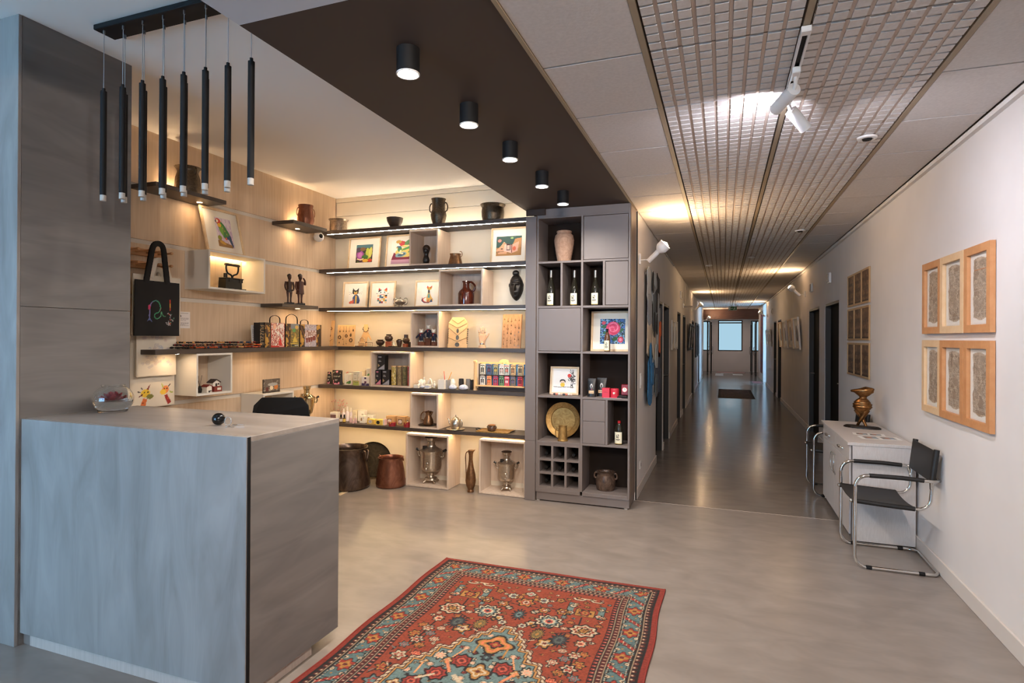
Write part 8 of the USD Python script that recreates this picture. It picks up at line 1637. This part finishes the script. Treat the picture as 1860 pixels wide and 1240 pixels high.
for (cx, z_, w, h, k_, l) in ((-.42, 2.24, .55, .42, 'pale', 0), (.0, 2.22, .5, .4, 'grey', 1), (.45, 2.18, .42, .56, 'black', 0), (-.5, 1.98, .40, .36, 'grey', 1), (-.1, 1.95, .3, .5, 'dark', 2), (.28, 2.0, .34, .5, 'pale', 2), (.52, 1.86, .3, .36, 'grey', 1), (-.3, 2.3, .14, .24, 'black', 3), (.12, 2.1, .16, .3, 'black', 3), (-.45, 1.66, .50, .50, 'beige', 0), (-.02, 1.62, .34, .46, 'beige', 1), (.22, 1.70, .2, .4, 'pale', 3), (-.2, 1.80, .12, .3, 'black', 4), (.08, 1.82, .12, .26, 'black', 4), (.42, 1.62, .42, .46, 'orange', 2), (.56, 1.76, .2, .2, 'orange', 3), (-.5, 1.45, .18, .26, 'blue', 3), (.1, 1.42, .3, .30, 'pale', 3), (-.44, 1.16, .44, .56, 'blue', 1), (-.25, 1.22, .24, .26, 'blue', 2), (.0, 1.18, .38, .46, 'grey', 0), (.34, 1.22, .5, .52, 'slate', 2), (.1, 1.06, .24, .3, 'dark', 3), (.5, 1.10, .28, .30, 'slate', 3), (-.1, 2.34, .2, .16, 'pale', 3)): scrap(cx, z_, w, h, k_, l)

# ---------------------------------------------------------------- switches, socket
def plate(label, y, z, side, w=.085, h=.085, nm='light_switch', c_='switch'):
    x = XL if side < 0 else XR; s = -side; t = thing(nm, label, c_, (x, y, z)); part(t, 'plate', bx(0, s * .008, -w / 2, w / 2, -h / 2, h / 2, .003), WPLAST)
    if c_ == 'switch': part(t, 'rocker', bx(s * .008, s * .012, -w * .33, w * .33, -h * .33, h * .33, .002), WPLAST)
    else: part(t, 'socket_well', T(Rt(lathe([(.019, 0), (.021, .002), (.0, .0), (0, -.001)], 18), s * 90, 'y'), s * .009, 0, 0), GREYP)
plate('white light switch pair on the left wall edge beside the bookcase', 6.28, 1.19, -1, .085, .16); plate('white wall socket low on the left wall beside the bookcase', 6.29, .29, -1, .085, .085, 'wall_socket', 'socket')
t = thing('conduit', 'short dark cable conduit along the top of the left corridor wall', 'conduit', (XL, 8.2, HC - .04)); part(t, 'pipe', tube([(.012, 0, .02), (.012, 2.3, .02)], .008), STEEL, smooth=60); part(t, 'clip', bx(0, .02, 1.0, 1.03, .005, .035), STEEL)

# ---------------------------------------------------------------- open glass doors at the lobby
def glass_door(label, x, y0, y1, s):
    t = thing('glass_door', label, 'glass door', (x, y0, 0)); l = y1 - y0; h = 2.36; b = .05
    for nm, q in (('stile', bx(-.02, .02, 0, b, .01, h)), ('stile', bx(-.02, .02, l - b, l, .01, h)), ('rail', bx(-.02, .02, b, l - b, .01, .1)), ('rail', bx(-.02, .02, b, l - b, h - b, h)), ('rail', bx(-.018, .018, b, l - b, 1.0, 1.05))): part(t, nm, q, BLACKF)
    for z0, z1 in ((.1, 1.0), (1.05, h - b)): part(t, 'pane', bx(-.003, .003, b, l - b, z0, z1), GLASS)
    part(t, 'pull_handle', tube([(s * .02, l - .12, .9), (s * .06, l - .12, .92), (s * .06, l - .12, 1.25), (s * .02, l - .12, 1.27)], .012, 8), STEEL, smooth=60); part(t, 'door_closer', bx(-.03, .03, .1, .5, h - .005, h + .05), BLACKF)
glass_door('black-framed glass door standing open on the left of the lobby entrance', -.66, 27.36, 28.42, 1); glass_door('second black-framed glass door folded open on the left of the lobby', -.53, 28.5, 29.7, 1)
glass_door('black-framed glass door standing open on the right of the lobby entrance', 1.36, 27.36, 28.42, -1); glass_door('second black-framed glass door folded open on the right of the lobby', 1.24, 28.5, 29.7, -1)
t = thing('woven_hanging', 'narrow colourful woven hanging at the far right end of the corridor', 'wall hanging', (XR - .004, 24.9, .3), rz=-90)
c = Canvas(1.2, 2.4, .05, (120, 60, 50), rough=.95); c.blobs([(130, 50, 50), (60, 60, 110), (190, 110, 60), (96, 110, 130), (170, 70, 60)], 9, 4); c.xyz = lambda V: V + np.array([-.6, -.012, 0]); part(t, 'weave', c, None); part(t, 'hanging_rod', tube([(-.65, -.006, 2.42), (.65, -.006, 2.42)], .012), DWOOD, smooth=60)
